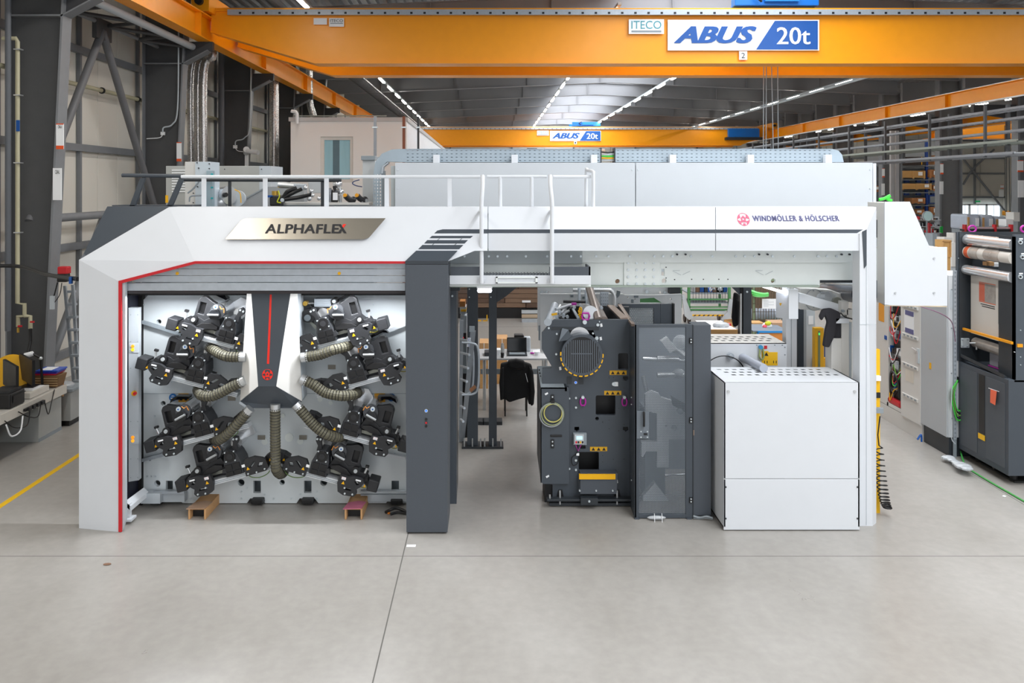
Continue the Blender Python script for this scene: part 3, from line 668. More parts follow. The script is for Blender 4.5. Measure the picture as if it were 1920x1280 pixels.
# rails
rl_ = th('guard_rail', 'long white guard rail with flat posts along the top of the press housing', 'railing')
zt = 4.33; D = 10.35
xx = lambda px, d=D: (px-CX)*d/F
M().cyl((xx(340), D, zt), (xx(900), D, zt), .021).make('top_rail', WHITE, rl_, smooth=True)
for x in (382, 497, 612, 725, 843): M().box(xx(x-4), xx(x+4), D-.005, D+.02, 3.7, zt).make('post', WHITE, rl_)
M().cyl((xx(913), D, zt+.003), (xx(1025), D, zt+.003), .019).make('middle_rail', WHITE, rl_, smooth=True)
for x in (938, 997): M().tube(bez([(xx(x), D+.0, 3.7), (xx(x), D, zt-.08), (xx(x), D, zt)]), .024).make('tube_post', WHITE, rl_, smooth=True); M().box(xx(x-7), xx(x+9), D-.05, D+.05, 3.93, 3.945).make('post_foot', WHITE, rl_)
M().cyl((xx(1037), D, zt+.0), (xx(1108), D, zt), .021).make('right_rail', WHITE, rl_, smooth=True)
M().tube(bez([(xx(1102), D+.15, 3.8), (xx(1102), D+.15, zt+.05), (xx(1104), D+.1, zt+.08), (xx(1111), D-.05, zt+.06), (xx(1111), D-.08, zt), (xx(1111), D-.08, 3.93)], 40), .022).make('end_loop', WHITE, rl_, smooth=True)
for i, x in enumerate((903, 1035)):
    h = th('rail_hoop', 'white tubular hoop post in front of the band, %s one at the gangway' % ('left' if not i else 'right'), 'railing', 'hoop posts at the gangway')
    dx = (2 if i == 0 else -3)
    M().tube(bez([P(x, 531, 9.86), P(x, 470, 9.86), P(x, 420, 9.87), P(x, 380, 9.88), (xx(x+dx, 9.95), 9.93, zt-.13), (xx(x+dx, 10.05), 10.06, zt-.01), (xx(x+dx), D, zt)], 42), .026, 12).make('hoop_tube', WHITE, h, smooth=True)
    M().pb(x-7, 521, x+7, 528, 9.89, .03).make('foot_plate', WHITE, h); M().cyl(P(x, 396, 9.88), P(x-3, 396, 10.12), .02).make('band_bracket', WHITE, h)
dr = th('dark_guard_rail', 'dark grey guard rail with raking legs behind the left shoulder of the press', 'railing')
M().cyl(P(229, 328.5, 10.6), P(342, 330, 10.6), .026).make('top_tube', DGREY2, dr, smooth=True)
for a, b in ((268, 248), (341, 318)): M().pr([P(a-5, 333, 10.6), P(a+4, 333, 10.6), P(b+4, 388, 10.6), P(b-6, 388, 10.6)], (0, .04, 0)).make('raking_leg', DGREY2, dr)
M().pb(210, 384.5, 360, 388, 10.6, .4).make('base_rail', DGREY2, dr)
M().cyl(P(345, 337, 11.4), P(640, 338, 11.4), .025).make('rear_rail', DARK, dr)
for x, w_ in ((430, 5), (606, 9)): M().pb(x-w_/2, 337, x+w_/2, 388, 11.4, .04).make('rear_post', DARK, dr)

# ------------------------------------------------------------ hood and cable tray behind
hd = th('dryer_hood', 'long pale grey white sheet metal hood behind the press rails', 'hood')
M().pb(741, 305, 1191, 400, 12, .9).make('sheet_panel', mat('hood_grey_white', 'CFD5DB', .4, var=.015), hd); M().pb(1192.5, 305, 1636, 400, 12, .9).make('sheet_panel', mat('hood_grey_white', 'CFD5DB', .4), hd)
M().pb(733, 311, 741, 400, 12.05, .8).make('edge_strip', mat('shade_grey_lacquer', 'B4BCBE', .4), hd); M().pb(1637, 306, 1643, 400, 12.05, .8).make('edge_strip', WHITE, hd)
for x, y in ((746, 318), (746, 353), (1186, 318), (1197, 318), (1632, 318), (1632, 353)): M().disc(x, y, 11.99, 1.6, .02, 8).make('bolt', BOLT, hd)
M().box(P(741, 0, 12).x, P(1636, 0, 12).x, 12.05, 12.8, 2.92, 3.8).make('hood_base', LGREY, hd)
ct = th('cable_tray', 'long perforated grey cable tray above the hood bending down at its left end', 'cable tray')
TR = mat('tray_blue_grey', 'A6B4BE', .45, .35)
y = 12.35; k = y/F
for a, b in ((760, 1126), (1154, 1560)):
    slots(M(), xx(a, y), xx(b, y), P(0, 304, y).z, P(0, 279, y).z, y, .003, 4, .075, .03, .01).make('tray_side', TR, ct)
    M().box(xx(a, y), xx(b, y), y+.003, y+.25, P(0, 304, y).z, P(0, 304, y).z+.004).make('tray_bottom', TR, ct)
    M().box(xx(a, y), xx(b, y), y-.012, y+.012, P(0, 279, y).z-.006, P(0, 279, y).z).make('tray_lip', TR, ct)
    M().box(xx(a, y), xx(b, y), y+.16, y+.165, P(0, 304, y).z, P(0, 281, y).z).make('tray_back', mat('tray_inner', '707A82', .5, .3), ct)
bend = [(760, 279), (735, 280), (716, 288), (704, 303), (700, 325), (714, 325), (717, 311), (726, 303), (744, 303.5), (760, 304)]
M().pp(bend, y, .15).make('tray_bend', TR, ct)
M().pp([(714, 325), (718, 325), (719, 313), (728, 306), (728, 303), (717, 311)], y-.02, .15).make('bend_edge', ALU, ct)
slots(M(), xx(700, y), xx(716, y), P(0, 400, y).z, P(0, 325, y).z, y, .003, 12, .04, .018, .028).make('drop_side', TR, ct)
M().box(xx(716, y), xx(721, y), y, y+.15, P(0, 400, y).z, P(0, 320, y).z).make('drop_return', MGREY, ct)
M().pp([(1560, 279), (1572, 282), (1579, 290), (1582, 304), (1560, 304)], y, .12).make('tray_end', TR, ct)
for q in range(5):
    M().tube([(xx(1124, y), y+.05, P(0, 284+q*4, y).z), (xx(1140, y), y+.03, P(0, 286+q*3.5, y).z), (xx(1156, y), y+.05, P(0, 284+q*4, y).z)], .012, 6).make('cable', [BLACK, LGREY, LIME, YEL, LGREY][q], ct)
M().pb(1126, 277, 1128, 305, y-.01, .2).pb(1152, 277, 1154, 305, y-.01, .2).make('tray_cut_edge', DARK, ct)
for x in (818, 965, 1114, 1262, 1408, 1554): M().pb(x-6, 290, x+6, 306, 12.2, .1).make('tray_bracket', WHITE, ct, bevel=.004)
M().pb(1322, 300, 1336, 305, 12.6, .2).pb(1460, 299, 1530, 305, 12.6, .2).make('duct_segment', LGREY, ct)

# ------------------------------------------------------------ press side frame inside the bay
sf = th('press_side_frame', 'pale grey steel side frame inside the open press bay, carrying the print decks', 'machine frame')
outer = [(265, 566), (278, 553), (770, 553), (770, 943), (745, 943), (742, 936), (728, 936), (724, 943), (597, 943), (590, 934), (562, 934), (556, 943), (497, 943), (491, 934), (469, 934), (463, 943), (342, 943), (336, 933), (300, 933), (294, 943), (270, 943), (265, 900)]
holes = [rnd(295, 906, 6), rnd(452, 904.5, 6.5), rnd(607, 904.5, 6.5), rnd(298, 603, 4.6), rnd(306, 756, 4.6), [(311, 901), (324, 901), (324, 920), (311, 920)], [(475, 901), (489, 901), (489, 924), (475, 924)], [(570, 901), (584, 901), (584, 924), (570, 924)], [(734, 901), (748, 901), (748, 920), (734, 920)], rnd(529, 904, 5), rnd(281, 862, 2), rnd(429, 562, 3), rnd(545, 567, 3)]
M().ppl(outer, holes, 10.6, .06).make('frame_plate', PLATE, sf)
M().pb(264, 548, 775, 944, 10.8, .05).make('rear_plate', mat('rear_plate_grey', '8E979D', .4, .5), sf)
jl = M().pb(266, 737.3, 770, 738, 10.598, .004).make('plate_joint', MGREY, sf)
for x, y in ((486, 898), (571, 898), (463, 915), (606, 915), (452, 922), (594, 922), (496, 927), (563, 927), (452, 935), (513, 935), (546, 935), (594, 935), (452, 884), (540, 886), (276, 893), (283, 893), (291, 893), (338, 935), (348, 935), (357, 935), (700, 935), (708, 935), (719, 935), (270, 571), (377, 563), (640, 561), (322, 716), (700, 571), (732, 700), (290, 780), (620, 835), (740, 850), (450, 845), (405, 640), (640, 742)): M().disc(x, y, 10.59, 1.9, .02, 8).make('screw', BOLT, sf)
M().pb(266, 922, 346, 941, 10.5, .08).pb(264, 925, 300, 944, 10.4, .1).make('base_rail', LGREY, sf)
M().pb(287, 921, 345, 926, 10.46, .05).make('guide_profile', ALU, sf)
M().pb(676, 921, 770, 925, 10.5, .06).pb(676, 927, 770, 940, 10.54, .05).make('base_rail', LGREY, sf)
for x in (290, 480, 574, 742): M().pp([(x-10, 937), (x+12, 937), (x+13, 946), (x-9, 946)], 10.5, .15).make('levelling_foot', BLACK, sf, bevel=.01)

M().pb(281, 930, 301, 940, 10.45, .04).make('hatch_plate', MGREY, sf)
for q in ([(266, 601), (340, 624), (339, 630), (266, 607)], [(266, 860), (312, 848), (312, 854), (266, 866)]): M().pp(q, 10.52, .05).make('guide_rail', MGREY if q[0][1] < 700 else ALU, sf)
for q in ([(715, 621), (760, 605), (760, 611), (717, 628)], [(700, 846), (760, 857), (760, 862), (700, 852)]): M().pp(q, 10.52, .05).make('guide_rail', WHITE, sf)
for x, y, a in ((434, 747, -5), (490, 820, -20), (568, 820, 20), (622, 688, -5)): M().pb(x-7, y-4, x+7, y+4, 10.58, .01).make('data_plate', mat('data_plate_metal', '9B968C', .35, .6), sf)
for x, y, r in ((600, 748, 5), (530, 779, 4), (563, 827, 6), (496, 828, 6), (620, 755, 4), (542, 820, 8)): M().disc(x, y, 10.585, r, .02).make('blanking_disc', PALE, sf)
def sticker(x, y, D=10.585, w_=19, par=sf):
    a = M().pb(x-w_/2, y-8, x+w_/2, y+8, D, .004).make('warning_sticker', mat('sticker_yellow', 'EBA714', .5), par)
    M().pr([P(x-3, y-1, D-.002), P(x+3, y-1, D-.002), P(x, y-6, D-.002)], (0, .001, 0)).make('triangle', INK, a); M().pb(x-7, y+2, x-2, y+5, D-.002, .001).pb(x+2, y+2, x+7, y+5, D-.002, .001).make('pictogram', INK, a)
sticker(344, 745.5); sticker(712, 745.5, w_=20)
for x, y in ((324, 745), (734, 745)):
    d = M().disc(x, y, 10.585, 7.3, .005, 24).make('instruction_sticker', mat('sticker_blue', '1E6FB8', .5), sf); M().disc(x, y+.5, 10.582, 4.2, .003).make('pictogram', SIGNW, d); M().pb(x-4, y-2, x+4, y+.5, 10.58, .002).make('pictogram', MATS['sticker_blue'], d)
# dark niche around the frame
vd = th('press_bay_lining', 'black lining behind the aluminium strip at the left edge of the press bay', 'panel')
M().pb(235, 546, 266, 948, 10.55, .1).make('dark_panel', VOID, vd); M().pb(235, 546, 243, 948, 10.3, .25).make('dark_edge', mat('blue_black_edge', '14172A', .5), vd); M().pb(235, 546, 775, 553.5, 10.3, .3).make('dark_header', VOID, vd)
cs = th('control_strip', 'tall aluminium strip with orange, yellow and red buttons at the press bay left', 'control panel')
M().pp([(241, 577), (260, 577), (260, 900), (241, 903)], 10.25, .08).make('strip', mat('strip_grey', 'B9BFC4', .5, .1), cs)
for y0, cc in ((644, ('F7941D', 'F5D21E')), (815, ('F7941D', 'F7A82A'))):
    pn = M().pb(243, y0, 260, y0+17, 10.244, .01).make('button_plate', LGREY, cs)
    for j, c_ in enumerate(cc): M().disc(248.5, y0+5+6.5*j, 10.235, 3, .01).make('push_button', mat('button_'+c_, c_, .4, emit=.6), pn)
M().disc(251, 737.5, 10.23, 5, .02).make('stop_collar', YEL, cs); M().disc(252, 738, 10.2, 3, .03).make('stop_button', RED, cs)
for y in (590, 640, 690, 790, 860, 895): M().disc(245, y, 10.245, .9, .01, 6).disc(258, y, 10.245, .9, .01, 6).make('screw', MGREY, cs)
br_ = th('white_base_bracket', 'white angled base bracket at the foot of the left press leg', 'bracket')
M().pr([P(235, 948, 10.0), P(270, 922, 10.45), P(278, 930, 10.45), P(245, 958, 10.0)], (0, 0, .06)).make('angled_arm', WHITE, br_); M().pb(235, 945, 243, 975, 10.0, .06).make('upright', WHITE, br_); M().pb(235, 974, 246, 978, 9.95, .15).make('foot', WHITE, br_)
for x, lab in ((372, 'left'), (664, 'right')):
    t = th('wrapped_fork_tube', 'steel floor tube wrapped in torn cardboard with '+('brown tape under the left print decks' if lab == 'left' else 'pink foil under the right print decks'), 'packaging', 'wrapped tubes under the press')
    w_ = 15; m = M(); a = P(x, 962, 10.15)
    for s_ in (-1, 1): m.box(a.x+s_*.1-.012, a.x+s_*.1+.012, 10.1, 10.62, 0, .13)
    m.box(a.x-.1, a.x+.1, 10.12, 10.62, .115, .13); m.make('tube', CARD, t, bevel=.004)
    M().box(a.x-.1, a.x+.1, 10.2, 10.6, .0, .11).make('tube_inside', BLACK, t)
    M().pr([(a.x-.13, 10.08, .135), (a.x+.1, 10.1, .137), (a.x+.13, 10.3, .14), (a.x+.02, 10.33, .14), (a.x-.1, 10.28, .138)], (0, 0, .008)).make('torn_wrap', mat('wrap_brown', 'A98A72', .8) if lab == 'left' else mat('wrap_pink', 'C26B86', .5), t)
    M().box(a.x-.17, a.x+.17, 10.62, 10.66, .08, .13).make('stop_bar', DARK, t)
t = th('cable_bundle', 'small black cable bundle with orange connector on the floor left of the pillar', 'cable')
M().tube(bez([P(723, 960, fl(962)), P(733, 955, fl(964)), P(742, 952, fl(962)), P(755, 956, fl(963)), P(765, 962, fl(966))]), .02, 8).make('cable', BLACK, t, smooth=True); M().tube(bez([P(732, 964, fl(966)), P(745, 960, fl(964)), P(762, 962, fl(966))]), .016, 8).make('cable', BLACK, t, smooth=True)
M().sph(P(729, 961, fl(963)), .02).make('connector', mat('connector_orange', 'F08A1C', .5), t)

# ------------------------------------------------------------ print decks
bl = th('added_bay_lamp', 'slim unseen LED strip lamp added under the header of the open press bay', 'lamp')  # unseen lamp added to brighten the frame plate and rollers
for a, b in ((-4.4, -3.3), (-2.1, -1.05)): M().box(a, b, 9.9, 9.97, 2.93, 2.97).make('lamp_housing', WHITE, bl); M().box(a+.03, b-.03, 9.91, 9.96, 2.915, 2.93).make('lamp_tube', LED, bl)
for x in (-3.85, -1.6): area('added_bay_light', (x, 9.935, 2.905), 1.0, .05, 38, (.94, .97, 1), (-.3, 0, 0))
SC = 10.15/F
def deck_unit(mir, label, group):
    t = th('print_deck', label, 'print unit', group, loc=(0, 0, 0)); sg = -1 if mir else 1
    V = lambda u, v, y: (sg*u*SC, y, v*SC)
    def pol(name, pts, y0, y1, m, bevel=0, par=None, holes=None):
        mb = M()
        if holes: mb.plate([V(u, v, y0) for u, v in pts], [[V(u, v, y0) for u, v in h] for h in holes], (0, y1-y0, 0))
        else: mb.pr([V(u, v, y0) for u, v in pts], (0, y1-y0, 0))
        return mb.make(name, m, par or t, bevel=bevel)
    def rect(name, u0, v0, u1, v1, y0, y1, m, **k): return pol(name, [(u0, v0), (u1, v0), (u1, v1), (u0, v1)], y0, y1, m, **k)
    def cy(name, u, v, r, y0, y1, m, par=None, n=20): return M().cyl(V(u, v, y0), V(u, v, y1), r*SC, n).make(name, m, par or t, smooth=True)
    rail = rect('guide_rail', 56, -12, 192, -3.5, -.02, .12, mat('rail_silver', 'D3D7DB', .35, .2))
    for v in (-9.5, -6.5): rect('rail_groove', 56, v-.5, 192, v+.5, -.025, -.02, MGREY, par=rail)
    rect('slide_base', 20, -4, 128, 5, .12, .4, BLK2)
    rect('tie_bar', 60, 3, 95, 9, .05, .12, mat('worn_steel', '8F9188', .4, .6))
    rect('end_box', -7, -9, 13, 13, -.02, .2, BLK2, bevel=.012)
    cy('gland', 14, 3, 5, .0, .15, BLACK); cy('gland', 20, 7, 6, .0, .15, BLACK)
    pol('carriage', [(20, 10), (24, 20), (33, 19), (40, 28), (50, 27), (58, 24), (66, 30), (86, 33), (94, 14), (70, 8), (40, 9)], .02, .2, BLK2, bevel=.006)
    pol('carriage_front', [(48, 12), (58, 20), (74, 24), (88, 20), (88, 15), (60, 9)], -.03, .02, BLACK, bevel=.004)
    br1 = pol('bracket_plate', [(19, 8), (24, 13), (42, 14), (52, 10), (66, 11), (68, -4), (63, -20), (52, -24), (32, -22), (28, -16), (31, -8), (23, -1)], -.09, -.03, BLK2, holes=[[(27, 2), (33, 8), (38, 6), (32, 0)], [(38, -13), (41, -9), (55, -11), (52, -14)]])
    for u, v in ((35, -18), (49, -20), (52, -10), (58, 6)): cy('screw', u, v, 1.7, -.1, -.088, BOLT, par=br1, n=8)
    rect('label', 26, 8.5, 36, 11, -.094, -.089, SIGNW, par=br1); rect('label', 54, 4, 62, 9, -.094, -.089, mat('label_pinkish', 'E4D8DA', .5), par=br1)
    pol('warning_triangle', [(15, -1), (20, -1), (17.5, 4)], -.06, -.055, YEL, par=br1); pol('warning_triangle', [(54, -4), (60, -4), (57, 1.5)], -.096, -.09, YEL, par=br1)
    pol('cheek_plate', [(37, 22), (38, 60), (42, 66), (50, 68), (64, 62), (72, 60), (72, 24)], .03, .12, BLK2, bevel=.01, holes=[[(43, 34), (43, 56), (54, 56), (54, 34)]])
    rect('cheek_recess', 43, 34, 54, 56, .09, .12, BLACK)
    pol('glossy_cover', [(39, 63), (43, 70), (54, 73), (78, 66), (76, 62), (50, 67)], .3, .42, mat('dark_gloss', '1A1A1E', .12, .3))
    cy('plate_cylinder', 80, 48, 13, .0, .44, CHROME); cy('end_cap', 80, 48, 14, -.02, .03, mat('end_cap_grey', '4A4C50', .35, .3))
    cy('anilox_roller', 100, 22, 9, .1, .44, CHROME); cy('impression_sleeve', 112, 47, 11, .2, .44, CHROME)
    pol('clamp_block', [(64, 40), (70, 50), (82, 52), (88, 44), (84, 34), (72, 32)], -.06, -.02, mat('clamp_black', '1D1F22', .3), bevel=.006)
    M().cyl(V(66, 39, -.075), V(86, 44, -.075), 2.2*SC, 10).make('clamp_handle', mat('satin_handle', '9EA1A3', .5, .3), t, smooth=True)
    hb = cy('hub_disc', 77, 57, 4.2, -.08, -.06, BOLT); cy('hub_centre', 77, 57, 1.5, -.085, -.08, SBLUE, par=hb, n=8)
    M().tube([V(84, 60, -.07), V(88, 56, -.08), V(92, 58, -.06), V(94, 50, -.06)], .005, 5).make('lanyard', mat('lanyard_orange', 'D88A30', .6), t)
    pol('highlight_plate', [(72, 8), (88, 60), (100, 72), (138, 66), (142, 48), (122, 45), (98, 40), (96, 8)], .39, .42, mat('highlight_silver', 'E6E9EC', .2, .45))  # bright triangular reflections behind the rollers, shaped as a pale silver plate
    cy('knob', 41, 22, 7, -.03, .03, BLACK); cy('knob_face', 41, 22, 3.5, -.045, -.03, mat('knob_grey', 'A8ADAF', .4))
    M().cyl(V(24, 20, .02), V(22, 31, .02), 2*SC, 8).make('latch_pin', STEEL, t); rect('latch_cap', 19, 31, 26, 35, -.0, .04, BLACK)
    # inking body
    ib = pol('inking_body', [(91, -4), (125, -4), (125, 19), (121, 33), (115, 43), (104, 44), (97, 38), (93, 24)], -.04, .25, mat('ink_body_grey', '323438', .5), bevel=.006)
    for u0, v0, u1, v1 in ((94, 8, 107, 19), (109, 8, 122, 19), (94, -3, 107, 6), (109, -3, 122, 6)): rect('pocket_rib', u0, v0, u1, v1, -.055, -.04, mat('pocket_black', '101012', .4), bevel=.003, par=ib)
    cy('bearing_ring', 108, 33, 10, -.06, -.04, mat('pocket_black', '101012', .4)); cy('bearing_cap', 108, 33, 5.5, -.065, -.06, BLK2)
    for a in (40, 130, 220, 310): cy('bearing_screw', 108+12*math.cos(math.radians(a)), 33+12*math.sin(math.radians(a)), 1.4, -.055, -.04, BOLT, n=8)
    arm = pol('doctor_arm', [(112, 40), (117, 56), (116, 62), (122, 66), (129, 62), (128, 55), (122, 48), (122, 38)], .0, .06, BLK2, bevel=.004)
    cy('screw', 120, 61, 2, -.012, .0, BOLT, par=arm, n=8); cy('screw', 126, 60, 2, -.012, .0, BOLT, par=arm, n=8)
    pol('link_plate', [(86, 6), (89, 14), (94, 14), (95, 4)], -.05, .0, BLK2)
    br2 = pol('bracket_plate', [(129, -10), (128, 12), (134, 21), (152, 22), (166, 16), (172, 12), (174, -4), (168, -9)], -.07, -.02, BLK2, holes=[[(138, 4), (148, 14), (154, 14), (142, 3)], [(154, 2), (158, 9), (166, 8), (162, 1)]])
    for u, v in ((134, -6), (150, -7), (166, -5)): cy('screw', u, v, 1.6, -.08, -.07, BOLT, par=br2, n=8)
    rect('label', 126, 8, 132, 13, -.076, -.07, SIGNW, par=br2); pol('warning_triangle', [(133, 1), (139, 1), (136, 6.5)], -.076, -.071, YEL, par=br2)
    pol('inner_link', [(168, -2), (168, 14), (180, 18), (186, 8), (180, -2)], .0, .12, BLACK, bevel=.004); rect('inner_end_box', 178, 6, 192, 19, -.02, .1, BLK2, bevel=.006); pol('warning_triangle', [(174, 4), (179, 4), (176.5, 9)], -.006, -.001, YEL)
    M().tube(bez([V(127, -5, .0), V(134, -16, .0), V(152, -20, -.02), V(168, -16, .0), V(174, -2, .0)]), .006, 6).make('green_cable', mat('cable_green', '5C7A3C', .5), t, smooth=True)
    M().tube(bez([V(12, -8, .1), V(22, -10, .06), V(34, -6, .06)]), .006, 6).make('yellow_cable', mat('cable_yellow', 'A8A03C', .5), t, smooth=True)
    return t
G = 'dark print decks on the press side frame'
pos = ['top', 'second from top', 'third from top', 'bottom']
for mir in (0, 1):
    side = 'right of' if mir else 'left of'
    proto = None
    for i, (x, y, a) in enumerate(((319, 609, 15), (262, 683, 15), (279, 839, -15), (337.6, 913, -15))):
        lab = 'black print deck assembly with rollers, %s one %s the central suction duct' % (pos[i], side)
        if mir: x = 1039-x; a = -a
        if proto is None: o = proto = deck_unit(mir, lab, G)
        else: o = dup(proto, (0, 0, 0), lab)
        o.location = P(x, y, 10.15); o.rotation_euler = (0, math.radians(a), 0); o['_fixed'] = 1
# ------------------------------------------------------------ central suction housing and hoses
ch = th('suction_housing', 'white and dark grey suction housing with red line in the press bay centre', 'duct housing')
Dn = 9.95
zf = [(471, 552), (545, 552), (518, 724), (484, 724)]
M().pr([P(471, 548, Dn), P(545, 548, Dn), P(518, 724, Dn-.1), P(484, 724, Dn-.1)], (0, .02, 0)).make('front_panel', DGREY2, ch)
M().pr([P(463, 548, Dn+.06), P(471, 548, Dn), P(484, 724, Dn-.1), P(450, 752, Dn+.12)], (0, .02, 0)).make('left_side_panel', WHITE2, ch)
M().pr([P(557, 548, Dn+.06), P(545, 548, Dn), P(518, 724, Dn-.1), P(566, 752, Dn+.12)], (0, .02, 0)).make('right_side_panel', WHITE2, ch)
M().pr([P(484, 724, Dn-.1), P(518, 724, Dn-.1), P(565, 753, Dn+.1), P(556, 765, Dn+.12), P(469, 765, Dn+.12), P(451, 753, Dn+.1)], (0, .05, 0)).make('lower_panel', DGREY2, ch)
M().pr([P(464, 549, Dn+.1), P(556, 549, Dn+.1), P(564, 752, Dn+.16), P(556, 764, Dn+.16), P(469, 764, Dn+.16), P(452, 752, Dn+.16)], (0, .35, 0)).make('duct_body', LGREY, ch)
M().pr([P(506, 552, Dn-.004), P(509.5, 552, Dn-.004), P(504.5, 682, Dn-.08), P(500.5, 682, Dn-.08)], (0, .003, 0)).make('red_line', REDL, ch)
emblem(P(501.5, 702, Dn-.095), .066, (1, 0, 0), (0, .09, 1), REDL, None, ch)
M().pp([(450, 752), (469, 765), (466, 769), (448, 756)], 10.05, .1).make('outlet_edge', ALU, ch)
def hose(label, pts, r=.066, D0=10.02, cap=None):
    t = th('suction_hose', label, 'hose', 'olive grey suction hoses on the central housing')
    cv = bez([P(x, y, D0+(d if len(q) > 2 else 0)) for q in pts for x, y, d in [(q[0], q[1], q[2] if len(q) > 2 else 0)]], 8)
    L = [0]
    for a, b in zip(cv, cv[1:]): L.append(L[-1]+(b-a).length)
    n = int(L[-1]/.012); out = []; j = 0
    for i in range(n+1):
        s = L[-1]*i/n
        while j < len(L)-2 and L[j+1] < s: j += 1
        out.append(cv[j].lerp(cv[j+1], (s-L[j])/max(1e-6, L[j+1]-L[j])))
    M().tube(out, r*.95, 14).make('hose_body', HOSE, t)
    sp_ = M().tube(out[:len(out)], r, 14, rip=[1.03, .85, .85]).make('hose_ribs', mat('hose_rib_black', '2C2A24', .5), t)
    for e, f in ((out[0], out[min(4, n)]), (out[-1], out[-min(5, n)])): d = (e-f).normalized(); M().cyl(e-d*.02, e+d*.06, r*.95, 16).make('clamp_collar', STEEL, t, smooth=True)
    return t
hose('ribbed suction hose, top one on the left of the central housing', [(394, 651, .2), (404, 658, .1), (425, 668), (452, 669)])
hose('ribbed suction hose, middle one on the left of the central housing', [(371, 731, .25), (378, 741, .05), (400, 742), (430, 727), (452, 716)])
hose('ribbed suction hose, lowest left one leaving the bottom corner of the central housing', [(402, 823, .25), (412, 824, .05), (432, 808), (450, 788), (464, 772)])
hose('ribbed suction hose, top one on the right of the central housing', [(574, 669), (600, 665), (624, 656), (648, 650, .1), (656, 645, .2)])
hose('ribbed suction hose, middle one on the right of the central housing', [(572, 713), (590, 722), (610, 736), (640, 742), (662, 740, .1), (672, 735, .25)])
hose('ribbed suction hose, lowest right one leaving the bottom corner of the central housing', [(560, 764), (572, 778), (590, 798), (612, 814), (634, 820, .1), (643, 816, .25)])
hose('long vertical ribbed suction hose below the centre of the housing', [(516, 766), (516, 800), (516.5, 850), (517.5, 878), (526, 888, .15), (532, 884, .3)], .066)
for x, y in ((569, 671), (569, 715)):
    t = th('valve_flap', 'round pale blue valve face on the right edge of the suction housing, %s' % ('upper' if y < 700 else 'lower'), 'valve', 'valve faces on the suction housing')
    M().disc(x, y, 10.0, 7, .06, 20).make('valve_ring', STEEL, t); M().disc(x, y, 9.995, 5.4, .01, 20).make('valve_face', mat('valve_blue_white', 'C5DCE6', .3), t); M().pb(x-5, y-.8, x+5, y+.8, 9.985, .01).make('valve_blade', MGREY, t)
t = th('pneumatic_cylinder', 'small ribbed silver cylinder with round end above the top right print deck', 'cylinder')
M().pb(589, 560, 621, 575, 10.35, .15).make('body', ALU, t, bevel=.004); m = M()
for y in (564, 567, 570): m.pb(594, y, 616, y+1, 10.34, .02)
m.make('ribs', LGREY, t); M().disc(626, 565, 10.33, 6, .15).make('end_ring', BLACK, t); M().disc(626, 565, 10.32, 3.5, .15).make('end_face', BOLT, t); M().cyl(P(572, 569, 10.4), P(589, 568, 10.4), .015).make('rod', STEEL, t)
t = th('tension_wheel', 'round black wheel and arm right of the suction housing top', 'wheel')
M().pp([(564, 570), (580, 568), (592, 585), (592, 600), (566, 598)], 10.42, .08).make('arm', BLK2, t, bevel=.01); M().disc(578, 592, 10.3, 13, .2, 24).make('wheel_rim', BLACK, t); M().disc(576, 596, 10.28, 6, .05).make('hub', MGREY, t); M().disc(572, 569, 10.33, 4.5, .1).make('pin', mat('brass', 'C9A24A', .35, .8), t)
M().pp([(577, 603), (583, 602), (598, 615), (594, 619)], 10.45, .05).make('stay', mat('worn_steel', '8F9188', .4, .6), t)
# ------------------------------------------------------------ dark gauging machine in the middle
dm = th('dark_press_module', 'tall anthracite machine module with slotted round fan guard, yellow stickers and square openings', 'machine')
D = 10.6
outer = [(1038, 599), (1182, 599), (1182, 944), (1036, 944), (1036, 908), (1017, 905), (1017, 690), (1034, 690), (1034, 686), (1016, 655), (1016, 624)]
sq = lambda a, b, c, d, r=2: [(a+r, b), (c-r, b), (c, b+r), (c, d-r), (c-r, d), (a+r, d), (a, d-r), (a, b+r)]
holes = [sq(1159, 662, 1178, 693), sq(1117, 741, 1154, 778), sq(1085, 847, 1123, 882), rnd(1119.5, 784.5, 3.5), [(1077, 800), (1086, 800), (1086, 806), (1081.5, 809), (1077, 806)], [(1168, 800), (1178, 800), (1178, 806), (1173, 809), (1168, 806)], [(1168, 705), (1178, 705), (1178, 711), (1173, 714), (1168, 711)], sq(1088, 835, 1098, 841, 1), [(1066, 618), (1112, 618), (1118, 634), (1118, 640), (1066, 640)]]
M().ppl(outer, holes, D, .05).make('side_plate', DGREY2, dm)
M().pb(1040, 605, 1180, 935, D+.25, .04).make('inner_plate', BLACK, dm)
# far side plate and the shafts between
M().pb(1042, 575, 1180, 900, 12.0, .05).make('far_side_plate', DARK, dm)
# volute fan housing with grille
fc = P(1088, 660, D); Rf = 38*D/F
fh = M().cyl((fc.x, D-.17, fc.z), (fc.x, D, fc.z), Rf, 36).make('fan_drum', DGREY2, dm, smooth=True)
M().pr([P(1048, 640, D-.17), P(1054, 615, D-.02), P(1066, 618, D-.02), P(1074, 636, D-.17)], (0, .02, 0)).make('fan_hood_cheek', mat('fan_sheet', '5C636A', .35, .4), dm)
gr = M(); n = 17
ring = [(math.cos(2*PI*k/40), math.sin(2*PI*k/40)) for k in range(40)]
gr.plate([(fc.x+a*Rf, D-.185, fc.z+b*Rf) for a, b in ring], [[(fc.x+a*Rf*.88, D-.185, fc.z+b*Rf*.88) for a, b in ring]], (0, .015, 0)); gr.make('grille_ring', DGREY2, dm)
M().cyl((fc.x, D-.176, fc.z), (fc.x, D-.172, fc.z), Rf*.9, 30).make('grille_shadow_disc', BLACK, dm)
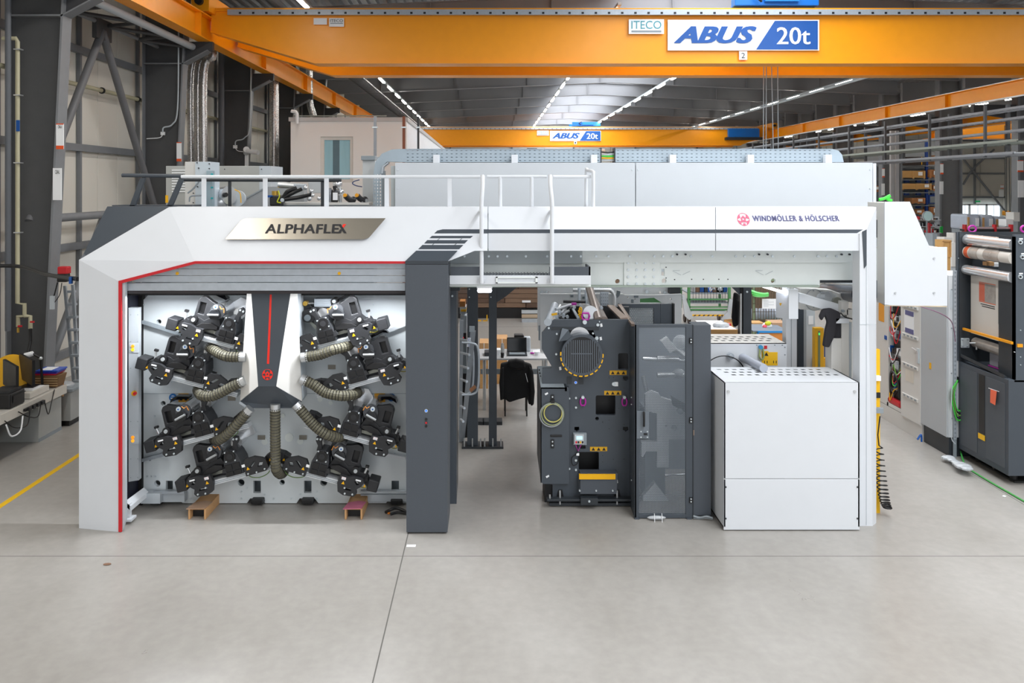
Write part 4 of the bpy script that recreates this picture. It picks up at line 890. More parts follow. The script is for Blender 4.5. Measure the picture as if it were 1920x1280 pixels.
for k in range(n):
    u = -.88+1.76*(k+.5)/n; h = math.sqrt(max(0, .9**2-u*u))*Rf
    M().box(fc.x+u*Rf-.008, fc.x+u*Rf+.004, D-.184, D-.176, fc.z-h, fc.z+min(h, Rf*.72)).make('grille_bar', mat('grille_grey', '565D65', .4), dm)
M().box(fc.x-Rf*.55, fc.x+Rf*.5, D-.186, D-.176, fc.z+.01, fc.z+.022).make('grille_cross_bar', MATS['grille_grey'], dm)
for k in range(13):
    a0 = math.radians(172+ (196)*k/13); a1 = math.radians(172+196*(k+.62)/13); q = []
    for rr in (1.0, 1.055):
        q.append([(fc.x+math.cos(a)*Rf*rr, D-.19, fc.z+math.sin(a)*Rf*rr) for a in (a0, (a0+a1)/2, a1)])
    M().pr(q[0]+q[1][::-1], (0, .03, 0)).make('yellow_edge_mark', YEL, dm)
M().cyl((fc.x-.01, D-.02, fc.z+Rf*.75), (fc.x-.01, D+.1, fc.z+Rf*.75), Rf*.5, 24).make('fan_wheel', CHROME, dm)
M().pp([(1034, 613), (1123, 613), (1123, 619), (1034, 619)], D-.01, .012).make('stiffener', DARK, dm)
# yellow stickers
for a, b in ((1143, 694.5), (1133, 732.5), (1106.5, 837.5)):
    s_ = M().pb(a, b, a+32, b+8, D-.004, .004).make('warning_sticker', mat('sticker_amber', 'D9A514', .5), dm)
    for j in range(3): x = a+6+j*10; M().pr([P(x-3.4, b+7, D-.006), P(x+3.4, b+7, D-.006), P(x, b+1, D-.006)], (0, .002, 0)).make('triangle', INK, s_)
def shackle(x, y, par, D_=D, w_=5, h=8):
    p = [P(x+w_*math.sin(2*PI*k/14), y-h*math.cos(2*PI*k/14)*(.8 if k in (0, 7) else 1), D_-.03) for k in range(14)]
    s_ = M().tube(p, .011, 8, closed=True).make('lifting_shackle', MAG, par, smooth=True); M().disc(x, y-h, D_-.05, 3, .05, 10).make('shackle_bolt', BOLT, s_)
shackle(1093, 753, dm); shackle(1171, 753, dm, w_=4.5)
p = [P(1098+w_*7, 593+h*6, D-.02) for w_, h in ((-.8, -1), (.8, -1), (1, 0), (.7, 1), (-.7, 1), (-1, 0))]
s_ = M().tube(p, .014, 8, closed=True).make('lifting_shackle', MAG, dm, smooth=True); M().disc(1096.5, 604, D-.05, 4, .05).make('shackle_bolt', BOLT, s_)
for x, y, r in ((1029, 615, 2), (1121, 609, 2.8), (1119, 634, 3.4), (1119, 640, 2), (1044, 626, 1.8), (1112, 625, 1.8), (1079.5, 717, 2.8), (1063.5, 733, 2.8), (1080, 746, 2), (1080, 764, 2), (1063.5, 788, 2.8), (1063.5, 843, 2.8), (1080, 863, 2.2), (1080, 881, 2), (1063.5, 898, 2.8), (1062, 747, 1.6), (1068, 747, 1.6), (1062, 879, 1.6), (1068, 879, 1.6), (1151, 720, 3.6), (1043, 664, 2), (1124, 599+4, 1.2)):
    M().disc(x, y, D-.02, r, .03, 10).make('bolt', BOLT, dm)
M().disc(1079.5, 717, D-.03, 1.8, .02, 8).make('blue_lit_button', mat('button_blue', '2A6BE8', .3, emit=.8), dm)
M().pb(1152, 716, 1159, 724, D-.015, .01).make('paper_tag', SIGNW, dm)
for x, y in ((1125, 607), (1124, 632), (1048, 688), (1154, 900)): M().pp([(x, y), (x+4, y-1), (x+5, y+5), (x+1, y+6)], D-.01, .004).make('paper_tag', SIGNW, dm)
for x, y in ((1063, 706), (1085, 706)): M().pb(x, y, x+9, y+14, D-.006, .006).make('cover_tab', DARK, dm)
for i in range(24): M().disc(R.choice((1130, 1142, 1150, 1160, 1170)), R.uniform(690, 870), D-.002, .8, .004, 6).make('tapped_hole', BLACK, dm)
# small control display
dp = M().pb(1075, 812, 1100, 834, D-.04, .04).make('display_bracket', MGREY, dm); M().pb(1077, 815, 1095, 833, D-.09, .05).make('display_case', mat('display_grey', 'B9BEC2', .4), dp, bevel=.004)
M().pb(1081, 818, 1092, 824, D-.094, .004).make('display_screen', mat('screen_cyan', 'A8E4F2', .3, emit=.8), dp)
for j, c_ in enumerate((RED, INK, mat('sticker_amber', 'D9A514', .5), INK)): M().pb(1079+j*4, 827, 1082+j*4, 831, D-.094, .004).make('display_key', c_, dp)
M().tube(bez([P(1084, 834, D-.05), P(1081, 850, D-.04), P(1072, 858, D-.03), P(1074, 872, D-.03), P(1083, 868, D-.03), P(1085, 850, D-.04)]), .006, 6).make('black_cable', BLACK, dp, smooth=True)
M().tube([P(1079, 833, D-.06), P(1084, 845, D-.06), P(1090, 833, D-.06)], .006, 6).make('magenta_cable', MAG, dp); M().pb(1081, 850, 1086, 854, D-.05, .02).make('connector', SIGNW, dp)
# step with yellow edge
sp_ = M().pr([P(1086, 883, D), P(1152, 883, D), P(1155, 878, D), P(1155, 885, D-.02), P(1153, 918, D-.12), P(1086, 918, D-.12), P(1084, 885, D-.0)], (0, .0, -.004)).make('foot_step', DGREY, dm)
M().pr([P(1086, 880, D), P(1155, 880, D), P(1153, 918, D), P(1086, 918, D)], (0, -.14, 0)).make('step_box', DGREY, dm)
M().pb(1086, 889, 1154, 898.5, D-.16, .03).make('yellow_step_edge', YEL, dm)
for x in (1087, 1118, 1149): M().disc(x, 920, D-.16, 1.6, .03, 8).make('bolt', BOLT, dm)
# feet rail
M().pb(1026, 936, 1184, 940, D-.16, .1).make('base_rail', DARK, dm, bevel=.004); M().pb(1030, 943, 1184, 948, D-.1, .3).make('base_plate', DARK, dm)
M().pb(1089, 934, 1121, 946, D-.2, .1).make('clamp_block', DARK, dm); M().disc(1105, 940, D-.22, 2, .03).make('bolt', BOLT, dm)
for x in (1050, 1157): M().pp([(x-7, 936), (x-3, 918), (x+4, 918), (x+8, 936)], D-.01, .02).make('foot_gusset', BLACK, dm); M().cyl(P(x, 945, D-.1), P(x, 919, D-.1), .012).make('levelling_bolt', STEEL, dm); M().cyl(P(x, 937, D-.1), P(x, 934, D-.1), .024, 6).make('levelling_nut', STEEL, dm)
M().cyl(P(1031, 938, D-.12), P(1031, 927, D-.12), .012).make('levelling_bolt', STEEL, dm)
# left side case
lc = th('dark_side_case', 'anthracite side cabinet with hanging cable coil and perforated sloping top left of the fan guard', 'cabinet')
M().pp([(1014, 726), (1067, 726), (1067, 907), (1019, 907), (1014, 903)], D-.06, .05).make('front_panel', DGREY2, lc)
M().pr([P(1014, 726, D-.06), P(1014, 905, D-.06), P(1007, 850, D+.75), P(1007, 687, D+.75)], (.01, 0, 0)).make('left_panel', DARK, lc)
M().pr([P(1014, 726, D-.06), P(1059, 726, D-.06), P(1046, 686, D+.3), P(1008, 686, D+.3)], (0, 0, -.02)).make('sloping_top', MGREY, lc)
M().pr([P(1018, 709, D+.06), P(1047, 709, D+.06), P(1045, 701, D+.12), P(1017, 701, D+.12)], (0, 0, .005)).make('top_window', BLACK, lc)
M().pr([P(1059, 726, D-.06), P(1046, 686, D+.3), P(1050, 686, D+.3), P(1063, 726, D-.06)], (0, 0, -.05)).make('top_side_rail', DARK, lc)
for k in range(6): x = 1010+k*1.2; M().pb(x, 692+k*6, x+2, 695+k*6, D+.2-k*.04, .01).make('vent_hole', BLACK, lc)
M().pb(1033, 740, 1039, 755, D-.075, .02).make('hinge_tab', BLACK, lc); M().pb(1033, 824, 1039, 840, D-.075, .02).make('hinge_tab', BLACK, lc); M().pb(1032, 815, 1054, 819, D-.072, .02).make('slot_handle', BLACK, lc, bevel=.005)
for x, y in ((1036, 744), (1036, 751), (1036, 828), (1036, 835)): M().disc(x, y, D-.085, 1.5, .02, 8).make('screw', BOLT, lc)
for x, y in ((1021, 738), (1023, 893)): M().pp([(x, y), (x+6, y-3), (x+7, y), (x+2, y+3)], D-.065, .003).make('paper_tag', SIGNW, lc)
M().box(P(1022, 0, D).x, P(1060, 0, D).x, D+.05, D+.5, .0, P(0, 905, D).z).make('under_frame', BLACK, lc)
co = th('cable_coil', 'coiled yellow green grey cable hanging on the dark side cabinet', 'cable')
for r_, dx, dy, m in ((21, 0, 0, mat('coil_grey_green', '8F9674', .5)), (20, -1, 1, mat('coil_grey_green', '8F9674', .5)), (17, 1, -2, mat('coil_yellow', 'C9C06A', .5)), (22, -2, 2, mat('coil_grey', '9A9EA0', .5))):
    M().tube([P(1036+dx+r_*math.cos(2*PI*k/28), 776+dy+r_*math.sin(2*PI*k/28), D-.09) for k in range(28)], .008, 6, closed=True).make('loop', m, co, smooth=True)
M().pb(1033, 750, 1040, 756, D-.1, .03).make('tie', BLACK, co)
# rollers on top of the module
tp = th('roller_bank', 'bank of steel rollers, linkages and yellow chain on top of the dark module', 'rollers')
def roll(a, b, r, m=CHROME, n='roller', par=tp): return M().cyl(P(*a), P(*b), r, 18).make(n, m, par, smooth=True)
roll((1107, 587, 10.7), (1095, 580, 11.9), .1, STEEL); roll((1122, 600, 10.62), (1105, 540, 11.2), .055, mat('film_roll_taupe', '8B8079', .3, .3)); roll((1132, 601, 10.64), (1112, 562, 11.6), .06, mat('film_roll_taupe', '8B8079', .3, .3))
roll((1027, 604, 10.5), (1040, 572, 11.8), .05, ALU); roll((1036, 602, 10.62), (1050, 574, 11.8), .03, STEEL)
M().pp([(1048, 599), (1074, 574), (1120, 574), (1125, 599)], 11.6, .05).make('dark_cheek', BLACK, tp)
M().pp([(1124, 574), (1138, 574), (1160, 599), (1122, 599)], 11.4, .05).make('dark_cheek', BLACK, tp)
M().pr([P(1138, 574, 11.8), P(1150, 574, 11.8), P(1177, 598, 10.65), P(1163, 599, 10.65)], (0, 0, .02)).make('brown_cross_plate', mat('taupe_plate', '8D7B6E', .5, .2), tp)
M().pr([P(1070, 577, 11.8), P(1074, 577, 11.8), P(1087, 598, 10.65), P(1082, 598, 10.65)], (0, 0, .02)).make('cross_bar', MGREY, tp)
M().pp([(1034, 589), (1045, 587), (1048, 598), (1037, 600)], 10.8, .1).make('grey_block', ALU, tp); M().pp([(1034, 588), (1044, 586), (1045, 590), (1035, 592)], 10.79, .01).make('yellow_label', YEL, tp)
for i in range(6): M().tube([P(1088+R.uniform(-2, 2)+3*math.sin(k), 578+i*3.6+2*math.cos(k), 10.75) for k in range(6)], .008, 6, closed=True).make('chain_link', YEL, tp)
for q in ((1052, 587, 1062, 575), (1048, 592, 1066, 583), (1042, 580, 1070, 571), (1055, 598, 1060, 580)): M().cyl(P(q[0], q[1], 11), P(q[2], q[3], 11.3), .02).make('link_rod', STEEL, tp, smooth=True)
for x, y in ((1064, 594), (1077, 576), (1050, 585), (1057, 592), (1128, 577)): M().disc(x, y, 10.95, 3, .05, 12).make('roller_end', ALU, tp)
M().pb(1072, 568, 1081, 572, 11.2, .05).make('magenta_handle', MAG, tp); M().cyl(P(1056, 565, 11.4), P(1098, 566, 11.4), .02).make('black_rod', BLACK, tp); M().cyl(P(1099, 545, 11.6), P(1099, 572, 11.6), .02).make('grey_rod', ALU, tp); M().cyl(P(1086, 540, 11.6), P(1086, 572, 11.6), .02).make('grey_rod', ALU, tp)
M().tube(bez([P(1074, 543, 11.8), P(1135, 543, 11.8), P(1146, 545, 11.8), P(1152, 555, 11.8), P(1152, 572, 11.8)]), .03, 10).make('bent_tube', STEEL, tp, smooth=True)
t = th('cable_riser', 'grey perforated cable riser standing between the pale machine plates', 'cable tray'); y = 11.9
slots(M(), xx(1126, y), xx(1141, y), P(0, 573, y).z, P(0, 530, y).z, y, .004, 7, .028, .012, .02).make('riser_side', ALU, t); M().box(xx(1126, y), xx(1141, y), y+.05, y+.06, P(0, 573, y).z, P(0, 530, y).z).make('riser_back', MGREY, t)

# ------------------------------------------------------------ perforated guard and posts
gd = th('guard_door', 'tall anthracite perforated guard door with black handle and plastic wrapped foot', 'door')
PERF = perf('perforated_anthracite', '757E87', .016, .45)
Dg = 10.12
b = P(1197, 613, Dg); c = P(1287, 964, Dg)
o = M().box(b.x, c.x, Dg+.01, Dg+.014, c.z, b.z).make('mesh_panel', PERF, gd)
for q in ((1190, 608, 1198, 972), (1286, 608, 1299, 972), (1198, 608, 1286, 613.5), (1198, 964, 1286, 971)): M().pb(*q, Dg, .05).make('frame_bar', DGREY2, gd, bevel=.003)
M().pb(1194, 770, 1217, 822, Dg-.01, .01).make('lock_plate', mat('lock_plate_grey', '6B737B', .4), gd)
M().tube(bez([P(1207.5, 773, Dg-.01), P(1207.5, 774, Dg-.06), P(1207.5, 786, Dg-.07), P(1207.5, 797, Dg-.06), P(1207.5, 798, Dg-.01)]), .014, 8).make('handle', BLACK, gd, smooth=True)
for x, y in ((1202, 809), (1214, 809), (1202, 819.5), (1214, 819.5)): M().disc(x, y, Dg-.014, 1.4, .01, 8).make('screw', BOLT, gd)
M().pb(1208, 813, 1214, 815.5, Dg-.04, .03).make('turn_lock', BLACK, gd)
for y in (639, 788, 938):
    h = M().pb(1293, y-5, 1299, y+5, Dg-.02, .02).make('hinge', BLACK, gd); M().disc(1296, y-2.5, Dg-.03, 1.4, .01, 8).make('screw', BOLT, h); M().disc(1296, y+2.5, Dg-.03, 1.4, .01, 8).make('screw', BOLT, h)
for x in (1190, 1288): M().pb(x, 971, x+9, 977, Dg-.02, .07).make('foot', DGREY2, gd); M().pb(x-1, 976, x+13, 979, Dg-.04, .1).make('foot_plate', DARK, gd)
wr = M(); wr.sph(P(1231, 970, Dg-.05), .12, 12, (1, .25, .2)); wr.make('plastic_wrap', mat('plastic_film', 'DDE2E6', .15, trans=.4, bump=.8, bs=30), gd)
for x in (1227, 1241): M().cyl(P(x, 962, Dg-.06), P(x+1, 985, Dg-.12), .004, 5).make('cable_tie', SIGNW, gd)
gs = th('guard_side_panel', 'anthracite side return panel between the dark module and the perforated door', 'panel')
M().pr([P(1190, 608, Dg), P(1190, 974, Dg), P(1180, 944, 10.6), P(1180, 597, 10.6)], (.02, 0, 0)).make('side_sheet', DGREY2, gs)
M().pr([P(1165, 570, 12.2), P(1158, 570, 12.2), P(1184, 607, 10.2), P(1190, 607, 10.12)], (0, 0, -.03)).make('top_rail', mat('taupe_plate', '8D7B6E', .5, .2), gs)
for y in (745, 758, 900): M().disc(1184, y, 10.3, 1.2, .01, 6).make('screw', BOLT, gs)
gp2 = th('guard_post_panel', 'plain anthracite upright panel between the perforated door and the white cabinet', 'panel')
M().pb(1300, 609, 1333, 966, 10.12, .25).make('sheet', DGREY, gp2, bevel=.004); M().pb(1299.2, 609, 1300.3, 972, 10.11, .2).make('edge', DARK, gp2); M().pb(1300, 806, 1302, 816, 10.105, .01).make('brown_mark', mat('taupe_plate', '8D7B6E', .5, .2), gp2)
M().box(P(1301, 0, 10.2).x, P(1332, 0, 10.2).x, 10.15, 10.35, 0, .06).make('foot', DARK, gp2)
t = th('floor_cables', 'thin grey cables on the floor beneath the anthracite post panel', 'cable')
for k in range(4): M().tube(bez([P(1300, 966+k*1.5, 10.1), P(1312, 969+k, 10.1), P(1325, 967+k*1.2, 10.05), P(1336, 970+k, 10.05)]), .008, 6).make('cable', [MGREY, LGREY, DARK, MGREY][k], t)
rg = th('rear_guard_frame', 'dark framed perforated guard standing behind the perforated door', 'guard')
for q in ((1160, 569.5, 1238, 577), (1226, 577, 1238, 612), (1238.5, 569.5, 1262, 612)): M().pb(*q, 12.2, .06).make('frame_bar', DGREY2, rg)
M().pb(1262, 569, 1265, 612, 12.15, .1).make('dark_edge', BLACK, rg)
M().box(P(1160, 0, 12.2).x, P(1262, 0, 12.2).x, 12.2, 12.26, 0, P(0, 612, 12.2).z).make('lower_sheet', DGREY2, rg)
b = P(1165, 577, 12.22); c = P(1226, 612, 12.22); M().box(b.x, c.x, 12.22, 12.225, c.z, b.z).make('mesh_panel', perf('perforated_light', '8D9499', .03, .36), rg)
# things seen through the perforated door
mc = th('inner_machine_part', 'pale grey machine casting seen through the perforated guard door', 'machine part')
M().ppl([(1210, 740), (1222, 733), (1236, 738), (1240, 745), (1262, 752), (1288, 762), (1288, 824), (1254, 824), (1254, 876), (1232, 876), (1232, 846), (1212, 846), (1206, 856), (1203, 856), (1203, 828), (1232, 828), (1232, 775), (1210, 770)], [rnd(1264, 802, 6), rnd(1249, 798, 2)], 10.7, .08).make('casting', mat('casting_grey', 'E0E3E6', .5), mc)
M().box(P(1212, 0, 10.7).x, P(1250, 0, 10.7).x, 10.8, 11.2, 0, 1.2).make('machine_foot', mat('casting_dark', '6A7076', .5), mc)
M().pp([(1206, 970), (1206, 930), (1228, 905), (1262, 950), (1262, 970)], 10.7, .1).make('grey_floor_fairing', mat('casting_grey', 'E0E3E6', .5), mc)
for q in (((1205, 672), (1283, 676), .025), ((1232, 673), (1272, 674), .045), ((1232, 703), (1282, 702), .035), ((1254, 645), (1284, 668), .05), ((1206, 705), (1212, 732), .03), ((1232, 892), (1284, 889), .012)): M().cyl(P(*q[0], 10.9), P(*q[1], 10.9), q[2]).make('shaft', STEEL, mc, smooth=True)
M().pp([(1240, 640), (1252, 632), (1268, 655), (1256, 662)], 10.8, .1).make('bracket', mat('casting_grey', 'E0E3E6', .5), mc); M().sph(P(1276, 642, 10.9), .11, 12, (1, .6, 1)).make('wrapped_drive', mat('plastic_film', 'DDE2E6', .15, trans=.4, bump=.8, bs=30), mc)
M().sph(P(1272, 700, 10.9), .07, 12, (1.3, .6, 1)).make('wrapped_drive', MATS['plastic_film'], mc)
M().pp([(1258, 742), (1286, 758), (1288, 775), (1262, 760)], 10.65, .05).make('dark_joint', DARK, mc); M().disc(1276, 772, 10.6, 5, .08).make('drive_wheel', MGREY, mc)
M().pb(1196, 612, 1290, 968, 11.9, .05).make('back_sheet', mat('back_sheet_grey', '9298A0', .5), mc)

# ------------------------------------------------------------ white cabinet in front
wc = th('white_cabinet', 'large plain white machine cabinet with slotted sloping lid at the front right of the press', 'cabinet')
Df = 9.77
z1 = P(0, 717, Df).z; a = P(1357, 995, Df); b = P(1612, 0, Df); Db = Df*(717-350)/(688-350)
M().pr([P(1357, 717, Df), P(1612, 717, Df), P(1612, 897, Df), P(1357, 897, Df)], (0, .02, 0)).make('upper_front_panel', WHITE, wc, bevel=.003)
M().pr([P(1357, 898, Df), P(1612, 898, Df), P(1612, 993, Df), P(1357, 993, Df)], (0, .02, 0)).make('lower_front_panel', WHITE, wc, bevel=.003)
M().pr([(a.x, Df+.0, z1), (a.x, Df, .05), (a.x+.0, Db, .05), (a.x, Db, z1)], (.02, 0, 0)).make('left_side_panel', WHITE, wc)
M().pr([(b.x-.02, Df, z1), (b.x-.02, Df, .05), (b.x-.02, Db, .05), (b.x-.02, Db, z1)], (.02, 0, 0)).make('right_side_panel', WHITE, wc)
n = 14; rows = 3; hl = []
for r in range(rows):
    for i in range(n):
        if r == 0 and i in (1, 12): pass
        cx = a.x+.12+i*.1+r*.05; cy = Db-.16-r*.15
        if cx+.03 < b.x-.06: hl.append([(cx, cy, z1), (cx+.055, cy, z1), (cx+.045, cy+.05, z1), (cx-.01, cy+.05, z1)])
M().plate([(a.x, Df, z1), (b.x, Df, z1), (b.x, Db, z1), (a.x, Db, z1)], hl, (0, 0, -.002)).make('slotted_lid', WHITE, wc)
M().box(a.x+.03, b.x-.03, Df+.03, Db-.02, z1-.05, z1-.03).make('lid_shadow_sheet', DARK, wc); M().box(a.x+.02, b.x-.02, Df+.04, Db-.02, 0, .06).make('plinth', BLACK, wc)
for x, y in ((1366, 734), (1603, 734)): M().disc(x, y, Df-.012, 2.8, .012, 12).make('cam_lock', STEEL, wc)
for x, y in ((1361, 913), (1608, 913), (1361, 972), (1608, 972)): M().disc(x, y, Df-.006, 1.7, .01, 8).make('screw', DARK, wc)
for x in (1342, 1596): M().disc(x, 706, Df+.3, .8, .01, 6)
# inner things between crossbeam and cabinet
wm = th('low_white_machine', 'low white machine case with slotted top behind the white cabinet', 'machine')
Dw = 11.0
M().ppl([(1331, 644), (1475, 644), (1475, 720), (1331, 720)], [], Dw, .05).make('front_plate', WHITE, wm)
z_ = P(0, 644, Dw).z; Dwb = Dw*(644-350)/(626-350); hl = []
for r in range(3):
    for i in range(13): cx = xx(1336, Dw)+i*.105+r*.04; cy = Dwb-.25-r*.14; hl.append([(cx, cy, z_), (cx+.06, cy, z_), (cx+.05, cy+.06, z_), (cx-.01, cy+.06, z_)])
hl = [h for h in hl if h[1][0] < xx(1468, Dw)]
M().plate([(xx(1331, Dw), Dw, z_), (xx(1475, Dw), Dw, z_), (xx(1475, Dw), Dwb, z_), (xx(1331, Dw), Dwb, z_)], hl, (0, 0, -.002)).make('slotted_top', WHITE2, wm); M().box(xx(1332, Dw), xx(1474, Dw), Dw+.06, Dwb, 0, z_-.03).make('case_body', DARK, wm)
M().pb(1448, 660, 1458, 685, Dw-.004, .004).pb(1438, 660, 1448, 685, Dw-.004, .004).make('warning_sticker', mat('sticker_bright', 'F3BE14', .5), wm); M().pr([P(1433, 667, Dw-.006), P(1441, 667, Dw-.006), P(1437, 660, Dw-.006)], (0, .002, 0)).make('triangle', INK, wm)
M().pb(1428, 658, 1441, 684, Dw-.003, .003).make('warning_sticker', MATS['sticker_bright'], wm)
for x in (1433, 1438, 1450, 1455): M().pb(x, 676, x+1.2, 681, Dw-.007, .003).make('pictogram', INK, wm)
M().pb(1433, 648, 1438.5, 654, Dw-.01, .01).make('red_tag', RED, wm)
for x, y in ((1419, 647), (1453, 647), (1467, 647), (1472, 651), (1472, 665)): M().disc(x, y, Dw-.01, 1.2, .01, 6).make('screw', MGREY, wm)
t = th('carabiner', 'pale green carabiner hook hanging on the low white machine', 'hook')
M().tube([P(1428+4.5*math.sin(2*PI*k/16)*(1.1 if 4 < k < 12 else .8), 662-12*math.cos(2*PI*k/16), Dw-.03) for k in range(16)], .012, 8, closed=True).make('hook_body', mat('hook_green_gold', 'A9B57C', .3, .6), t, smooth=True); M().disc(1427, 651, Dw-.05, 4, .03).make('blue_swivel', mat('swivel_blue', '2E8FC0', .4), t)
t = th('grey_shaft', 'thick light grey round shaft slanting behind the white cabinet', 'shaft')
M().cyl(P(1377, 662, 11.3), P(1432, 690, 10.3), .055, 24).make('shaft_body', mat('shaft_grey', 'A8AEBB', .35), t, smooth=True); M().disc(1376, 662, 11.32, 8, .03, 20).make('flange', LGREY, t)
t = th('round_dial', 'white round disc with black rim half hidden behind the white cabinet lid', 'disc')
M().tube([P(1358+38*math.cos(math.radians(a)), 700-33*math.sin(math.radians(a)), 10.9) for a in range(20, 161, 7)], .008, 6).make('rim', BLACK, t, smooth=True)
M().disc(1371, 668, 10.92, 6, .05).make('bearing', ALU, t); M().disc(1371, 668, 10.9, 3, .05).make('bearing_cap', LGREY, t)
# right hand drive arm
t = th('white_post', 'white upright post left of the dark post behind the control box', 'post'); M().pb(1474, 560, 1494, 720, 11.3, .15).make('post', WHITE, t); M().pb(1483.5, 597, 1484.3, 720, 11.295, .01).make('joint', MGREY, t); M().box(xx(1476, 11.3), xx(1492, 11.3), 11.3, 11.45, 0, 1.5).make('post_foot', WHITE2, t)
t = th('dark_post', 'anthracite upright post behind the white drive arm', 'post'); M().box(xx(1495, 11.8), xx(1512, 11.8), 11.8, 11.95, 0, P(0, 575, 11.8).z).make('post', DGREY2, t)
t = th('pale_post', 'pale grey upright post with paper sheet left of the yellow guard', 'post'); M().box(xx(1512, 11.6), xx(1528, 11.6), 11.6, 11.7, 0, P(0, 580, 11.6).z).make('post', LGREY, t); M().pb(1516, 592, 1525, 608, 11.59, .005).make('paper', SIGNW, t); M().pb(1524, 671, 1528, 690, 11.58, .02).make('dark_latch', DARK, t)
t = th('control_box', 'white electrical control box hanging under the crossbeam', 'box'); M().pb(1479, 542, 1497, 598, 10.45, .25).make('front', WHITE, t, bevel=.006); M().pr([P(1478, 546, 10.47), P(1478, 598, 10.47), P(1455, 595, 10.9), P(1455, 548, 10.9)], (.02, 0, 0)).make('side_door', WHITE, t); M().pr([P(1462, 568, 10.7), P(1466, 568, 10.65), P(1464, 573, 10.68)], (-.01, -.01, 0)).make('yellow_mark', YEL, t); M().pb(1481, 530, 1489, 542, 10.5, .1).make('hanger', WHITE2, t)
t = th('strip_lamp', 'slanting white strip lamp glowing beneath the crossbeam left of the control box', 'lamp'); M().cyl(P(1426, 535, 10.9), P(1476, 550, 10.5), .018, 12).make('lamp_tube', LED, t)
da = th('drive_arm', 'white slanting arm with round gear cover leading to the right press leg', 'machine arm')
M().pp([(1498, 549), (1512, 552), (1580, 572), (1578, 590), (1498, 567)], 10.6, .1).make('arm', WHITE, da, bevel=.006)
M().pp([(1500, 540), (1560, 544), (1592, 556), (1592, 590), (1540, 582), (1500, 580)], 10.95, .2).make('gear_cover', WHITE2, da, bevel=.01)
M().tube([P(1527+17*math.cos(2*PI*k/30), 562+20*math.sin(2*PI*k/30), 10.94) for k in range(30)], .004, 5, closed=True).make('cover_line', MGREY, da)
M().disc(1526, 545, 10.93, 1, .02, 6).disc(1526, 576, 10.93, 1, .02, 6).make('screw', MGREY, da)
M().disc(1570, 565, 10.7, 8, .05, 20).make('fan_guard', mat('worn_steel', '8F9188', .4, .6), da); M().sph(P(1550, 557, 10.85), .08, 10, (1.8, .6, 1)).make('motor_wrap', MATS['plastic_film'], da)
M().pb(1578, 565, 1590, 590, 10.5, .1).pb(1588, 580, 1600, 598, 10.5, .1).make('end_bracket', WHITE2, da); M().disc(1582, 583, 10.45, 2.4, .05).make('pivot', MGREY, da)
M().tube(bez([P(1576, 586, 10.48), P(1584, 594, 10.45), P(1598, 598, 10.45)]), .008, 6).make('black_cable', BLACK, da, smooth=True)
t = th('dark_roller', 'large dark blue grey roller under the right end of the crossbeam', 'roller'); M().cyl(P(1548, 545, 12.4), P(1615, 552, 10.35), .12, 24).make('roller_body', mat('roller_dark_blue', '3F434E', .3, .3), t, smooth=True); M().cyl(P(1556, 534, 12.2), P(1615, 537, 10.4), .07, 20).make('silver_roller', STEEL, t, smooth=True); M().pb(1537, 524, 1600, 530, 10.45, .5).make('dark_carrier', DARK, t)
t = th('white_upright_case', 'stepped white upright case inside the right press leg', 'case')
M().pb(1559, 634, 1578, 720, 10.5, .2).make('lower_case', WHITE2, t, bevel=.004); M().pb(1578, 606, 1592, 720, 10.5, .25).make('tall_case', WHITE2, t, bevel=.004); M().pb(1568, 597, 1592, 606, 10.45, .25).make('cap', WHITE, t); M().box(xx(1561, 10.5), xx(1590, 10.5), 10.55, 10.7, 0, 1.6).make('case_foot', WHITE2, t)
M().pb(1592, 604, 1597, 720, 10.7, .1).make('dark_back_edge', MGREY, t)
t = th('yellow_guard_post', 'yellow light curtain post with green lamp behind the white upright case', 'post'); M().box(xx(1528, 11.2), xx(1545, 11.2), 11.2, 11.3, 0, P(0, 615, 11.2).z).make('post', YEL, t, bevel=.005); M().pb(1534, 620, 1538, 720, 11.195, .01).make('sensor_window', mat('sensor_grey', '7E8560', .4), t); M().pb(1535, 624, 1537.5, 628, 11.19, .01).make('green_lamp', mat('green_lamp', '4FD060', .4, emit=1), t); M().pb(1545, 672, 1560, 720, 11.3, .1).make('yellow_cover', YEL, t)
t = th('blue_panel', 'small blue panel between the yellow guard and the white upright case', 'panel'); M().pb(1550, 636, 1560, 676, 12.4, .1).make('panel', SBLUE, t); M().box(xx(1551, 12.4), xx(1559, 12.4), 12.4, 12.5, 0, P(0, 676, 12.4).z).make('stand', SBLUE, t)
t = th('hanging_jacket', 'dark grey work jacket hanging beneath the white drive arm', 'jacket')
m = M(); m.pp([(1544, 580), (1560, 578), (1577, 586), (1577, 600), (1570, 606), (1566, 630), (1556, 652), (1545, 650), (1549, 620), (1553, 604), (1548, 592), (1542, 602), (1538, 594)], 10.45, .08); m.make('jacket_body', mat('cloth_dark_grey', '2E2D32', .9, bump=.5, bs=20), t, bevel=.03); M().pp([(1564, 598), (1578, 603), (1579, 634), (1566, 638), (1560, 622)], 10.5, .08).make('sleeve', MATS['cloth_dark_grey'], t, bevel=.03)

